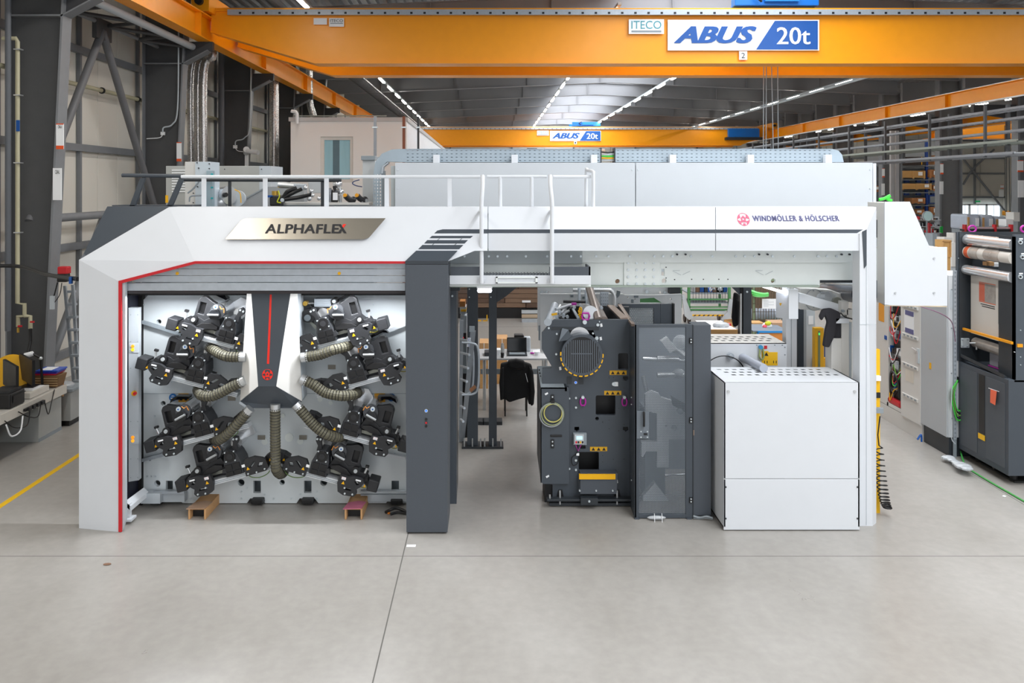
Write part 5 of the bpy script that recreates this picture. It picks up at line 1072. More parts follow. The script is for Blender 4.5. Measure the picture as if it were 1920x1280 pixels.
# ------------------------------------------------------------ yellow post, coil cable, right upper case
t = th('yellow_light_curtain', 'slim yellow light curtain post behind the right press leg', 'post'); M().box(xx(1641, 10.3), xx(1650, 10.3), 10.3, 10.36, 0, P(0, 655, 10.3).z).make('post', mat('curtain_yellow', 'F5BE10', .45), t); M().pb(1641, 736, 1651, 746, 10.28, .02).make('black_clip', BLACK, t)
M().pb(1643, 765, 1657, 775, 10.2, .06).make('sensor_head', MGREY, t, bevel=.005); M().pb(1641, 705, 1652, 714, 10.25, .05).make('paper_flag', SIGNW, t)
t = th('spiral_cable', 'black spiral cable hanging from the yellow post down to the floor', 'cable')
pts = [P(1650, 780, 10.25), P(1646, 815, 10.25), P(1648, 835, 10.25)]
for k in range(230):
    f = k/230; a = 2*PI*k/15; amp = 6.5+3*math.sin(f*3)
    pts.append(P(1649+16*f**1.5+amp*math.cos(a), 840+(112*(1-(1-f)**1.6)), 10.2)+Vector((0, .04*math.sin(a), 0)))
M().tube(pts, .008, 6).make('coil', BLACK, t, smooth=True)
uc = th('white_side_case', 'large white stepped side case overhanging the control cabinets right of the press leg', 'case')
Du = 10.3
M().pp([(1659, 378), (1706, 378), (1743, 463), (1776, 463), (1776, 573), (1682, 573), (1659, 571)], Du, .02).make('front_sheet', WHITE, uc)
M().pp([(1644, 378), (1659, 378), (1659, 568), (1644, 560)], Du+.3, .02).make('side_return', WHITE2, uc)
M().pr([P(1661, 380, Du+.02), P(1705, 380, Du+.02), P(1742, 465, Du+.02), P(1775, 465, Du+.02), P(1775, 571, Du+.02), P(1661, 571, Du+.02)], (0, .5, 0)).make('case_body', WHITE2, uc)
M().pr([P(1659, 572, Du), P(1776, 574, Du), P(1776, 574, Du+.5), P(1650, 566, Du+.5)], (0, 0, -.01)).make('wood_edge_strip', mat('edge_beige', 'C9B79A', .6), uc)
for x, y in ((1752, 484), (1679, 549), (1752, 549)): M().disc(x, y, Du-.012, 2.1, .012, 10).make('cam_lock', STEEL, uc)
for q, m in (((1644, 447, 1658, 462), CHROME), ((1644, 465, 1657, 525), PALE), ((1644, 526, 1658, 558), MGREY), ((1644, 412, 1657, 445), DARK)): M().pb(*q, Du+.25, .04).make('side_fitting', m, uc)
for y in (470, 478, 486, 498, 506, 516): M().disc(1649, y, Du+.24, 1.7, .02, 8).disc(1655, y, Du+.24, 1.4, .02, 8).make('bolt', BOLT, uc)
t = th('lime_strap', 'lime green strap lying on top of the white side case', 'strap'); M().tube(bez([P(1648, 374, 10.5), P(1658, 372, 10.5), P(1668, 367, 10.5), P(1664, 373, 10.5), P(1672, 376, 10.5)]), .02, 8).make('strap', LIME, t, smooth=True)
# ------------------------------------------------------------ office block and left upper background
of = th('office_block', 'white two storey office block with one blue glazed window behind the press', 'building')
Do = 24.0; xl, xr = xx(545, Do), xx(762, Do); zt_ = P(0, 220, Do).z
wx0, wx1, wz0, wz1 = xx(601, Do), xx(662, Do), P(0, 342, Do).z, P(0, 256, Do).z
OFF = mat('office_white', 'F2EEEA', .6, var=.02, vs=1)
M().plate([(xl, Do, 0), (xr, Do, 0), (xr, Do, zt_-.12), (xl, Do, zt_-.12)], [[(wx0, Do, wz0), (wx1, Do, wz0), (wx1, Do, wz1), (wx0, Do, wz1)]], (0, .25, 0)).make('front_wall', OFF, of)
M().plate([(xr, Do+.25, 0), (xr, 46, 0), (xr, 46, zt_-.12), (xr, Do+.25, zt_-.12)], [[(xr, y, 3.6), (xr, y+1.2, 3.6), (xr, y+1.2, 5.2), (xr, y, 5.2)] for y in (26.5, 29.5, 32.5, 36, 40)], (-.2, 0, 0)).make('side_wall', mat('office_side_white', 'F0F2F6', .6), of)
for y in (26.5, 29.5, 32.5, 36, 40): M().box(xr-.12, xr-.1, y, y+1.2, 3.6, 5.2).make('side_window', mat('side_window_grey', '9BA6B2', .2), of)
M().box(xl-.05, xr+.05, Do-.05, 46, zt_-.12, zt_).make('roof_cap', mat('cap_grey_white', 'C9C8C8', .5), of)
wn_ = M().plate([(wx0, Do+.06, wz0), (wx1, Do+.06, wz0), (wx1, Do+.06, wz1), (wx0, Do+.06, wz1)], [[(wx0+.1, Do+.06, wz0+.1), (wx1-.1, Do+.06, wz0+.1), (wx1-.1, Do+.06, wz1-.1), (wx0+.1, Do+.06, wz1-.1)]], (0, .1, 0)).make('window_frame', mat('frame_beige_white', 'E2DDD6', .5), of)
M().box(wx0+.1, wx1-.1, Do+.1, Do+.12, wz0+.1, wz1-.1).make('window_pane', mat('pane_turquoise', 'B5E2EE', .08, coat=.6, hex2='7FB0C0', vs=1.2, stretch=(3, 1, .3)), wn_)
M().box(wx0+.35, wx0+.55, Do+.095, Do+.1, wz0+.1, wz1-.1).make('blind_shadow', mat('pane_dark', '5F7A86', .1), wn_)
M().box(xl+.1, xr-.6, Do-.02, Do+.05, zt_+.03, zt_+.06).make('roof_cable', mat('worn_steel', '8F9188', .4, .6), of)
for x0, w_, m, lab in ((703, 5, mat('conduit_zinc', '9A9FA6', .4, .5), 'grey cable conduit rising over the office front, right of its window'), (757, 5, mat('rusty_brown', '8A4F36', .6), 'rust brown pipe rising over the office front'), (784, 3.5, DARK, 'thin dark pipe rising beside the office corner')):
    t = th('riser_pipe', lab, 'pipe'); D_ = 22.5; M().box(xx(x0-w_/2, D_), xx(x0+w_/2, D_), D_, D_+.1, 3.0, P(0, 218, D_).z).make('riser', m, t); M().box(xx(x0-w_, D_), xx(x0+w_, D_), D_-.03, D_+.12, P(0, 240, D_).z, P(0, 240, D_).z+.04).make('clip', BOLT, t)
    M().box(xx(x0-w_/2, D_), xx(x0+w_/2, D_), D_, D_+.1, 0, 3.0).make('riser_foot', m, t)
t = th('wall_lamp_arm', 'small curved white pipe bent over the office left corner', 'pipe'); M().tube(bez([P(546, 208, 23.8), P(556, 212, 23.8), P(557, 232, 23.8)]), .05, 8).make('bent_pipe', SIGNW, t, smooth=True)
# plant on top of the press left
t = th('vent_cabinet', 'grey ventilated cabinet with louvres behind the left end of the guard rail', 'cabinet'); D_ = 13.2
M().pb(311, 311, 486, 400, D_, .8).make('cabinet_body', mat('cabinet_warm_grey', 'A9ABA8', .5), t, bevel=.005); M().pb(486, 311, 508, 400, D_+.01, .75).make('side_panel', LGREY, t)
for k in range(9): M().pb(322, 318+k*5, 348, 320+k*5, D_-.015, .03).make('louvre', SIGNW, t)
M().pb(310, 366, 315, 380, D_-.01, .01).make('warning_label', YEL, t)
for x in (421, 490): M().disc(x, 317, D_-.01, 1, .02, 6).make('bolt', DARK, t)
M().box(xx(315, D_), xx(500, D_), D_+.1, D_+.7, 0, 3.8).make('cabinet_stand', MGREY, t)
t = th('grey_duct_hopper', 'sloping mid grey hopper sheet behind the guard rail', 'hopper'); M().pp([(450, 373), (457, 373), (500, 350), (570, 350), (570, 400), (450, 400)], 12.9, .25).make('hopper_sheet', mat('hopper_grey', '999DA0', .45), t); M().pp([(449, 372), (457, 372), (500, 349), (500, 352), (457, 375)], 12.88, .02).make('edge', MGREY, t)
M().box(xx(455, 13), xx(565, 13), 12.95, 13.1, 0, 3.8).make('hopper_stand', MGREY, t)
t = th('white_machine_column', 'white machine column with bolted plates at the left end of the guard rail', 'column')
M().pb(347, 303, 367, 390, 11.6, .5).make('side_face', WHITE2, t); M().pb(366, 303, 394, 390, 11.58, .4).make('front_plate', mat('plate_pale_blue', 'C9D4DC', .4), t); M().box(xx(350, 11.6), xx(392, 11.6), 11.7, 11.95, 0, 4.0).make('column_foot', WHITE2, t)
for x, y in ((369, 305), (392, 307), (372, 315), (392, 316), (370, 350), (392, 350), (362, 362), (362, 380)): M().disc(x, y, 11.56, 1.2, .02, 6).make('bolt', DARK, t)
M().pb(387, 320, 398, 390, 11.5, .1).make('toothed_rail', mat('rail_cyan_grey', '9FB4BE', .4, .3), t)
for y in (325, 350, 370): M().pb(395, y, 399, y+3, 11.49, .02).make('cyan_clip', mat('clip_cyan', '2AA9B0', .5), t)
M().tube(bez([P(355, 378, 11.4), P(358, 368, 11.4), P(378, 366, 11.4)]), .012, 6).make('cable', MGREY, t, smooth=True); M().tube(bez([P(352, 362, 11.4), P(362, 354, 11.4), P(372, 342, 11.4), P(374, 334, 11.4)]), .012, 6).make('cable', MGREY, t, smooth=True)
t = th('chrome_gearbox', 'polished round gearbox with black shaft behind the guard rail posts', 'motor')
M().cyl(P(402, 370, 12.2), P(430, 366, 12.0), .14, 20).make('housing', CHROME, t, smooth=True); M().cyl(P(398, 366, 12.1), P(424, 365, 11.9), .035).make('shaft', BLACK, t); M().disc(445, 372, 12.1, 15, .05, 24).make('end_flange', LGREY, t); M().sph(P(412, 380, 12), .12, 12).make('lower_bulb', STEEL, t, smooth=True)
M().tube(bez([P(440, 355, 12), P(450, 362, 12), P(452, 380, 12)]), .008, 6).make('cable', YEL, t); M().box(xx(400, 12.2), xx(445, 12.2), 12.0, 12.2, 0, 3.9).make('motor_stand', MGREY, t)
t = th('hose_swivel_arm', 'silver swivel head with three black hoses on the platform behind the rail', 'machine part')
M().cyl(P(522, 346, 12.2), P(568, 350, 12.2), .05).make('arm_tube', STEEL, t, smooth=True); M().pb(550, 345, 572, 356, 12.15, .12).make('arm_head', ALU, t, bevel=.01); M().pb(578, 341, 602, 362, 12.5, .1).make('ribbed_motor', mat('motor_light_grey', 'B4B8BA', .5), t, bevel=.01)
for a, b, c in (((530, 372), (540, 358), (556, 352)), ((530, 372), (548, 362), (566, 354)), ((532, 374), (560, 370), (584, 364))): M().tube(bez([P(*a, 12.0), P(*b, 12.0), P(*c, 12.05)]), .03, 8).make('black_hose', BLACK, t, smooth=True)
for x, y, r in ((580, 372, 5), (586, 366, 4), (598, 372, 4), (584, 358, 4), (573, 352, 4)): M().sph(P(x, y, 12.05), r*12/F, 10).make('joint', CHROME, t, smooth=True)
M().disc(529, 375, 11.95, 3.5, .05, 14).make('ring_end', BOLT, t); M().pb(505, 366, 525, 386, 12.1, .3).make('black_valve_block', BLK2, t, bevel=.02); M().cyl(P(516, 368, 12.2), P(516, 358, 12.2), .05).make('brass_cap', mat('brass', 'C9A24A', .35, .8), t); M().pb(500, 366, 511, 370, 12.1, .05).make('blue_tube', SBLUE, t)
M().tube(bez([P(522, 357, 12), P(524, 368, 12), P(520, 378, 12), P(527, 380, 12)]), .01, 6).make('yellow_cable', mat('cable_lemon', 'D3D832', .5), t)
tb = th('work_shelf', 'pale grey shelf top behind the rail carrying bottles and black hose ends', 'shelf'); M().pb(521, 379.5, 692, 384, 12.3, .5).make('shelf_top', WHITE2, tb); M().pb(525, 384, 690, 400, 12.35, .4).make('shelf_box', LGREY, tb); M().box(xx(530, 12.4), xx(685, 12.4), 12.45, 12.7, 0, 3.85).make('shelf_stand', MGREY, tb)
t = th('black_bottle', 'black plastic bottle with white label on the grey shelf', 'bottle'); zb = P(0, 379, 12.35).z; M().lathe((xx(627, 12.4), 12.42, zb), [(.05, 0), (.055, .02), (.055, .16), (.04, .19), (.025, .2), (.025, .225), (.03, .225), (.03, .25)]).make('bottle_body', BLACK, t, smooth=True); M().pb(624, 361, 633, 375, 12.36, .005).make('label', SIGNW, t)
t = th('clear_bottle', 'clear dark liquid bottle beside the black bottle on the grey shelf', 'bottle'); M().lathe((xx(618, 12.4), 12.44, zb), [(.04, 0), (.045, .02), (.045, .15), (.02, .2), (.02, .22)]).make('bottle_body', mat('bottle_grey', '7A7F86', .1, coat=.5), t, smooth=True)
for x, lab in ((648, 'left'), (670, 'right')):
    t = th('hose_end', 'black hose end with orange core on the grey shelf, %s one of two' % lab, 'hose', 'hose ends on the grey shelf'); M().tube(bez([P(x, 367, 12.33), P(x+6, 373, 12.36), P(x+13, 376, 12.4), (P(x+15, 377, 12.45).x, 12.45, zb+.05)]), .045, 12).make('hose_body', BLK2, t, smooth=True); a = P(x, 367, 12.3); M().cyl(a+Vector((-.012, -.01, .01)), a+Vector((0, .02, 0)), .03, 14).make('orange_core', mat('core_orange', 'E8A01C', .4), t)
for x, lab in ((680, 'left'), (688, 'right')):
    t = th('small_jar', 'small clear glass jar at the right end of the grey shelf, %s' % lab, 'jar', 'glass jars on the grey shelf'); M().lathe((xx(x, 12.4), 12.36, zb), [(.022, 0), (.024, .04), (.02, .05)]).make('jar_body', mat('jar_glass', 'D5DADD', .05, trans=.6), t, smooth=True)
t = th('chrome_globe', 'chrome globe fitting standing on the grey shelf', 'fitting'); M().sph(P(633, 345, 12.5), .075, 16).make('globe', CHROME, t, smooth=True); M().sph(P(638, 360, 12.55), .06, 14).make('lower_globe', CHROME, t, smooth=True); M().cyl(P(636, 350, 12.55), P(638, 379.4, 12.55), .03).make('stem', STEEL, t)
t = th('grey_riser_box', 'pale grey rectangular duct left of the cable tray bend', 'duct'); M().pb(680, 292, 703, 400, 13.0, .4).make('duct_body', mat('duct_pale_grey', 'C0C4C6', .5), t); M().pb(677, 292, 703, 300, 12.95, .45).make('collar', MGREY, t, bevel=.005); M().box(xx(682, 13), xx(700, 13), 13.05, 13.3, 0, 3.8).make('duct_foot', LGREY, t)
t = th('blue_hose_loop', 'thin blue hose loop with black ends in front of the office wall', 'hose'); M().tube(bez([P(674, 337, 12.6), P(664, 340, 12.6), P(661, 344, 12.6), P(668, 348, 12.6), P(679, 350, 12.6)]), .008, 6).make('hose', mat('hose_navy', '2D3F6E', .5), t)

# ------------------------------------------------------------ left bench
dk_ = th('work_bench', 'long pale work bench with grey side cabinets along the left wall', 'desk')
x0, x1 = -8.25, -7.38
M().box(x0, x1, 10.2, 13.9, .7, .76).make('worktop', mat('bench_top_grey', 'BDBAB4', .5), dk_); M().box(x1-.01, x1+.015, 10.2, 13.9, .62, .765).make('front_trunking', mat('trunking_cream', 'CFCBC2', .5), dk_)
for y0, y1 in ((13.15, 13.85), (11.3, 12.1)): M().box(x0+.05, x1-.05, y0, y1, .0, .7).make('side_cabinet', mat('cabinet_warm_grey', 'A9ABA8', .5), dk_, bevel=.005); M().box(x1-.05, x1-.045, y0, y1, .0, .06).make('plinth_line', MGREY, dk_)
M().box(x0, x0+.03, 10.2, 13.9, .1, .7).make('back_board', DARK, dk_)
t = th('desk_riser', 'small pale monitor riser with papers on the left work bench', 'stand'); M().box(-7.85, -7.45, 12.95, 13.5, .767, .86).make('riser_body', mat('trunking_cream', 'CFCBC2', .5), t, bevel=.005); M().box(-7.8, -7.5, 13.1, 13.45, .861, .868).make('papers', SIGNW, t)
for i, (y, w_, lab) in enumerate(((13.25, .55, 'right'), (12.8, .6, 'left'))):
    t = th('monitor', 'black computer monitor seen from behind on the left bench, %s one' % lab, 'monitor', 'monitors on the left bench')
    M().pr([(-8.0, y+.4, .95), (-7.46, y-.15, .95), (-7.46, y-.15, 1.36), (-8.0, y+.4, 1.36)], (-.03, -.03, 0)).make('screen_shell', BLACK, t); M().box(-7.74, -7.68, y+.1, y+.16, .87, 1.05).make('stand_neck', BLACK, t); M().box(-7.84, -7.58, y, y+.24, .868, .88).make('stand_foot', BLACK, t)
t = th('printer', 'black desktop printer at the front left of the bench', 'printer'); M().box(-7.75, -7.42, 12.35, 12.75, .767, 1.0).make('printer_body', BLACK, t, bevel=.02); M().box(-7.415, -7.41, 12.42, 12.7, .85, .95).make('control_label', mat('pocket_black', '1C1C1F', .4), t); M().box(-7.74, -7.45, 12.38, 12.7, 1.0, 1.04).make('printer_lid', BLK2, t)
t = th('desk_lamp', 'black jointed desk lamp with white head on the left bench', 'lamp'); D_ = 13.3; M().lathe((-7.63, 13.62, .767), [(.08, 0), (.08, .02), (.03, .03)]).make('lamp_base', BLACK, t); M().cyl((-7.63, 13.62, .79), (-7.66, 13.62, 1.28), .02).make('lower_arm', BLACK, t); M().cyl((-7.66, 13.62, 1.28), (-7.78, 13.6, 1.36), .018).make('upper_arm', BLACK, t); M().sph((-7.66, 13.62, 1.28), .03).make('joint', BOLT, t); M().cyl((-7.78, 13.6, 1.37), (-7.9, 13.58, 1.33), .04, 12, r2=.05).make('lamp_head', SIGNW, t)
t = th('wicker_basket', 'wicker paper basket with folders on the right end of the left bench', 'basket'); M().pr([(-7.78, 13.7, .767), (-7.44, 13.7, .767), (-7.36, 13.66, .98), (-7.84, 13.66, .98)], (0, .24, 0)).make('basket_body', mat('wicker', '8A6A48', .8, bump=.8, bs=60), t)
for k in range(4): M().pr([(-7.8+.004*k, 13.65, .8+.04*k), (-7.4, 13.65, .8+.04*k), (-7.4, 13.65, .812+.04*k), (-7.8, 13.65, .812+.04*k)], (0, .02, 0)).make('weave_band', mat('wicker_light', 'B89A70', .8), t)
for k, (c_, lab) in enumerate((('B0203A', 'red'), ('3B2F9C', 'violet blue'), ('2E56C0', 'bright blue'))):
    t = th('folder', '%s plastic folder lying on the wicker basket' % lab, 'folder'); M().box(-7.86+.05*k, -7.42+.02*k, 13.64, 13.95, .985+.03*k, 1.008+.03*k).make('folder_sleeve', mat('folder_'+c_, c_, .25), t, bevel=.004); M().box(-7.8+.05*k, -7.5, 13.66, 13.9, 1.009+.03*k, 1.013+.03*k).make('folder_label', SIGNW if k == 2 else mat('folder_'+c_, c_, .25), t)
t = th('cable_reel', 'large yellow round reel leaning behind the monitors on the left bench', 'reel'); M().lathe((0, 0, 0), [(.34, 0), (.36, .02), (.36, .07), (.33, .09), (.1, .09)], 32).make('reel_disc', mat('reel_yellow', 'D9A310', .45), t, smooth=True); t.location = (-8.15, 13.6, .98); t.rotation_euler = (math.radians(70), 0, 0); t['_fixed'] = 1
t = th('power_strip', 'black power strip with loose cables hung on the bench edge', 'power strip'); M().box(-7.362, -7.32, 12.6, 13.15, .66, .7).make('strip_body', BLACK, t)
for k in range(4): M().box(-7.325, -7.29, 12.65+k*.12, 12.71+k*.12, .655, .71).make('plug', BLK2, t)
for q in ([(-7.31, 12.7, .68), (-7.3, 12.6, .45), (-7.32, 12.3, .5), (-7.35, 12.1, .66)], [(-7.31, 13.0, .66), (-7.3, 12.9, .5), (-7.33, 12.7, .55), (-7.35, 12.45, .7)], [(-7.31, 13.1, .7), (-7.3, 13.2, .45), (-7.33, 13.35, .6), (-7.36, 13.5, .78)]): M().tube(bez(q), .008, 6).make('cable', BLACK, t, smooth=True)
M().tube(bez([(-7.31, 12.5, .62), (-7.29, 12.4, .42), (-7.31, 12.2, .4), (-7.33, 12.1, .6)]), .012, 6).make('white_cable', SIGNW, t, smooth=True)
t = th('waste_bin', 'grey metal bin on wheels with crumpled plastic at the end of the left bench', 'bin'); M().box(-7.75, -7.35, 14.0, 14.45, .1, .62).make('bin_body', mat('bin_grey', '9EA09E', .45), t, bevel=.01); M().box(-7.79, -7.31, 13.98, 14.47, .62, .66).make('bin_rim', MGREY, t); M().box(-7.7, -7.4, 14.05, 14.4, 0, .1).make('bin_base', BLACK, t); M().sph((-7.55, 14.2, .68), .14, 12, (1.1, 1.1, .5)).make('crumpled_bag', mat('plastic_film', 'DDE2E6', .15), t)
t = th('cardboard_box', 'brown cardboard box between bench and bin on the left', 'box'); M().box(-7.95, -7.45, 13.92, 13.97, .55, .82).make('box_body', CARD, t); M().box(-7.9, -7.5, 13.925, 13.965, 0, .55).make('box_lower', CARD, t)
t = th('red_tool', 'red and black battery charger hung on the nearest left column', 'tool'); M().pb(107, 500, 126, 514, 14.6, .15).make('red_shell', RED, t, bevel=.02); M().pb(106, 513, 125, 529, 14.6, .14).make('black_body', BLACK, t, bevel=.02); M().tube(bez([P(108, 529, 14.6), P(104, 545, 14.6), P(100, 560, 14.6), P(97, 575, 14.6)]), .012, 6).make('cable', BLACK, t); M().tube(bez([P(116, 530, 14.6), P(112, 552, 14.6), P(100, 570, 14.6)]), .008, 6).make('cable', BLACK, t); M().pb(93, 555, 100, 580, 14.55, .05).make('socket', LGREY, t)
t = th('blue_clip', 'small blue clip on the black supply hose by the press housing', 'clip'); M().pb(129, 519, 134, 532, 11.1, .04).make('clip_body', SBLUE, t)
t = th('step_ladder', 'aluminium step ladder leaning at the wall beside the left press leg', 'ladder')
for a, b in (((118, 536), (139, 640)), ((133, 534), (146, 620))): M().pr([P(a[0], a[1], 15.6), P(a[0]+5, a[1], 15.6), P(b[0]+5, 760, 15.9), P(b[0], 760, 15.9)], (0, .05, 0)).make('stile', ALU, t)
for k in range(8): M().pb(120+k*2.4, 545+k*24, 138+k*2.2, 549+k*24, 15.65, .1).make('step', ALU, t)
t = th('yellow_floor_box', 'small yellow item on the floor behind the left press leg', 'box'); M().pb(141, 790, 149, 797, 14.4, .2).make('yellow_part', YEL, t); M().pb(141, 797, 149, 808, 14.4, .2).make('grey_part', MGREY, t)

# ------------------------------------------------------------ gap between pillar and dark module
t = th('dark_sliding_door', 'anthracite sliding door leaf standing edge on behind the grey pillar', 'door'); D_ = 10.6
M().pb(843, 545, 856, 946, D_, .08).make('door_edge', DGREY2, t); M().pr([P(856, 545, D_+.02), P(856, 946, D_+.02), P(859, 900, 11.4), P(859, 545, 11.4)], (-.02, 0, 0)).make('door_leaf', DARK, t); M().pb(841, 535, 862, 545, D_-.05, .3).make('door_track', DARK, t); M().disc(848, 555, D_-.02, 2, .02, 8).make('guide_wheel', BOLT, t)
pst = th('post_frame', 'anthracite steel frame with two square posts on bolted base plates', 'frame'); D_ = 12.9
for x0, x1 in ((876, 896), (916.5, 931.5)):
    M().box(xx(x0, D_), xx(x1, D_), D_, D_+.15, .03, 2.9).make('post', DGREY2, pst, bevel=.004)
    c_ = (xx(x0, D_)+xx(x1, D_))/2; bp_ = M().box(c_-.17, c_+.17, D_-.08, D_+.22, 0, .03).make('base_plate', DARK, pst)
    for s_ in (-.13, 0, .13): M().cyl((c_+s_, D_-.05, .03), (c_+s_, D_-.05, .16), .012).make('anchor_bolt', STEEL, bp_)
    M().box(c_-.17, c_+.17, 14.1, 14.35, 0, .06).make('rear_base_plate', DARK, pst)
    for z in (2.55, 2.7, 2.42): M().disc(x0+4, 350+(4.2-z)*F/D_, D_-.01, 1.2, .02, 6).make('bolt', BOLT, pst)
M().pp([(931, 536), (972, 536), (948, 556), (931, 567)], D_+.03, .04).make('corner_brace', DGREY2, pst)
M().box(xx(870, D_), xx(1010, D_), D_+.02, D_+.15, 2.65, 2.9).make('cross_head', DGREY2, pst)
ld = th('aluminium_ladder', 'aluminium ladder with curved handrails leaning between pillar and post frame', 'ladder'); D_ = 11.9
M().pr([P(882, 620, D_), P(892, 620, D_), P(871, 828, 13.15), P(863, 828, 13.15)], (0, .03, 0)).make('stile', ALU, ld, label='ladder stile with blue print on white'); M().pr([P(862, 600, D_+.4), P(869, 600, D_+.4), P(866, 828, 13.15), P(860, 828, 13.15)], (0, .03, 0)).make('stile', ALU, ld)
for k in range(7): y = 640+k*25; M().cyl(P(884-(y-620)*.09, y, D_+.02), P(864, y-4, D_+.4), .018).make('rung', ALU, ld)
for dx, D2 in ((0, D_-.05), (-10, D_+.3)): M().tube(bez([P(866, 642, D2), P(884+dx, 643, D2), P(895+dx, 650, D2), P(898+dx, 680, D2), P(896+dx, 725, D2), P(888+dx, 738, D2), P(866, 740, D2)], 36), .016, 10).make('handrail', ALU, ld, smooth=True)
M().pr([P(877, 633, D_-.01), P(883, 633, D_-.01), P(880, 650, D_), P(875, 650, D_)], (0, .002, 0)).make('blue_print_label', SIGNW, ld)
txt('KRAUSE', P(881, 649, D_-.016), (-.0, 0, .12), (-.03, 0, 0), SBLUE, ld); M().pb(880, 612, 890, 622, D_, .05).make('stile_cap', MGREY, ld)
M().pp([(880, 730), (890, 722), (893, 727), (883, 736)], D_-.08, .04).make('brown_strap', mat('strap_brown', '8C6040', .7), ld)
t = th('equipment_stack', 'stack of grey and black devices with red display behind the ladder', 'equipment'); D_ = 13.4
for q, m in (((862, 565, 872, 575), mat('worn_wood_orange', 'B87838', .6)), ((862, 575, 874, 588), LGREY), ((863, 592, 875, 624), LGREY), ((862, 624, 874, 643), BLACK), ((862, 643, 875, 700), MGREY), ((864, 580, 874, 584), YEL)): M().pb(*q, D_-(.02 if m == YEL else 0), .3).make('device', m, t)
M().pb(863, 632, 869, 634, D_-.01, .01).make('red_display', mat('display_red', 'FF2020', .4, emit=3), t); M().box(xx(861, D_), xx(876, D_), D_, D_+.4, 0, P(0, 700, D_).z).make('rack_body', BLACK, t)
# table group
Dk = 15.0
tb2 = th('steel_table', 'light steel table behind the post frame holding the black laptop', 'table'); zt2 = .98
M().box(xx(893, Dk), xx(1030, Dk), Dk, Dk+.9, zt2-.03, zt2).make('table_top', mat('table_pale', 'B9BBBD', .4), tb2)
for x in (908, 1024): 
    for y in (Dk+.05, Dk+.8): M().cyl((xx(x, Dk), y, 0), (xx(x, Dk), y, zt2-.03), .03).make('leg', STEEL, tb2)
M().box(xx(900, Dk), xx(1025, Dk), Dk+.8, Dk+.83, .5, .6).make('stretcher', MGREY, tb2)
lt_ = th('laptop', 'open black laptop on the steel table above the black jacket', 'laptop'); a = P(951, 0, Dk+.25)
M().box(a.x, a.x+.38, Dk+.2, Dk+.45, zt2, zt2+.03).make('base', DARK, lt_, bevel=.004); M().pr([(a.x, Dk+.45, zt2+.03), (a.x+.38, Dk+.45, zt2+.03), (a.x+.38, Dk+.5, zt2+.3), (a.x, Dk+.5, zt2+.3)], (0, .02, 0)).make('screen_lid', BLACK, lt_); M().pr([(a.x+.015, Dk+.447, zt2+.05), (a.x+.365, Dk+.447, zt2+.05), (a.x+.365, Dk+.495, zt2+.285), (a.x+.015, Dk+.495, zt2+.285)], (0, .002, 0)).make('screen', mat('screen_off', '0B1013', .1), lt_); M().box(a.x+.04, a.x+.34, Dk+.22, Dk+.4, zt2+.03, zt2+.034).make('keyboard', MGREY, lt_)
t = th('thermos_flask', 'tall silver flask left of the laptop', 'bottle'); M().lathe((xx(942.5, Dk), Dk+.2, zt2), [(.035, 0), (.035, .19), (.025, .22), (.025, .25)]).make('flask_body', STEEL, t, smooth=True)
t = th('black_mug', 'black travel mug in front of the silver flask', 'cup'); M().lathe((xx(942, Dk), Dk+.08, zt2), [(.028, 0), (.033, .08), (.035, .09)]).make('mug_body', BLACK, t, smooth=True)
t = th('cup', 'small pale cup on the steel table right of the laptop', 'cup'); M().lathe((xx(1008, Dk), Dk+.3, zt2), [(.03, 0), (.05, .07)]).make('cup_body', SIGNW, t, smooth=True)
t = th('magenta_cap', 'magenta cap lying on the steel table right of the laptop', 'cap'); M().sph((xx(1000, Dk), Dk+.4, zt2+.02), .035, 10, (1.3, 1, .5)).make('cap_body', MAG, t)
t = th('paper_pile', 'loose white papers at the right end of the steel table', 'paper')
for k in range(4): M().box(xx(1003+k*4, Dk), xx(1018+k*3, Dk), Dk+.5, Dk+.75, zt2+.004*k, zt2+.004*k+.003).make('sheet', SIGNW, t)
t = th('black_tool_case', 'small black case behind the laptop screen', 'case'); M().box(xx(966, Dk), xx(985, Dk), Dk+.6, Dk+.8, zt2, zt2+.33).make('case_body', BLACK, t, bevel=.02); M().box(xx(985, Dk), xx(998, Dk), Dk+.62, Dk+.78, zt2, zt2+.28).make('grey_part', LGREY, t, bevel=.02)
t = th('tray_box', 'dark grey flat tray at the left end of the steel table', 'tray'); M().box(xx(908, Dk), xx(917, Dk)+.12, Dk+.2, Dk+.5, zt2, zt2+.07).make('tray_body', DARK, t, bevel=.01); M().box(xx(930, Dk), xx(939, Dk), Dk+.3, Dk+.5, zt2, zt2+.1).make('paper_block', SIGNW, t)
for i, (a, b, y0, y1, D_, lab) in enumerate(((899, 916, 643, 672, 16.6, 'left of the front post'), (931, 952, 635, 664, 17.0, 'left of the laptop behind the flask'))):
    t = th('cardboard_box', 'brown cardboard box %s' % lab, 'box'); M().pb(a, y0, b, y1, D_, .5).make('box_body', CARD, t, bevel=.004); M().pb((a+b)/2-.6, y0, (a+b)/2+.6, y1, D_-.004, .004).make('tape', SIGNW, t); M().box(xx(a+1, D_), xx(b-1, D_), D_+.05, D_+.45, 0, P(0, y1, D_).z).make('pallet_under_box', WOOD, t)
ck = th('chair', 'chair with dark legs hidden under the black hooded jacket', 'chair'); Dc = 14.6; xa, xb2 = xx(942, Dc), xx(993, Dc)
for x in (xa+.05, xb2-.05):
    for y in (Dc+.05, Dc+.42): M().cyl((x, y, 0), (x, y, .46), .014).make('leg', BLACK, ck)
    M().cyl((x, Dc+.05, .46), (x, Dc+.02, .96), .014).make('back_post', BLACK, ck)
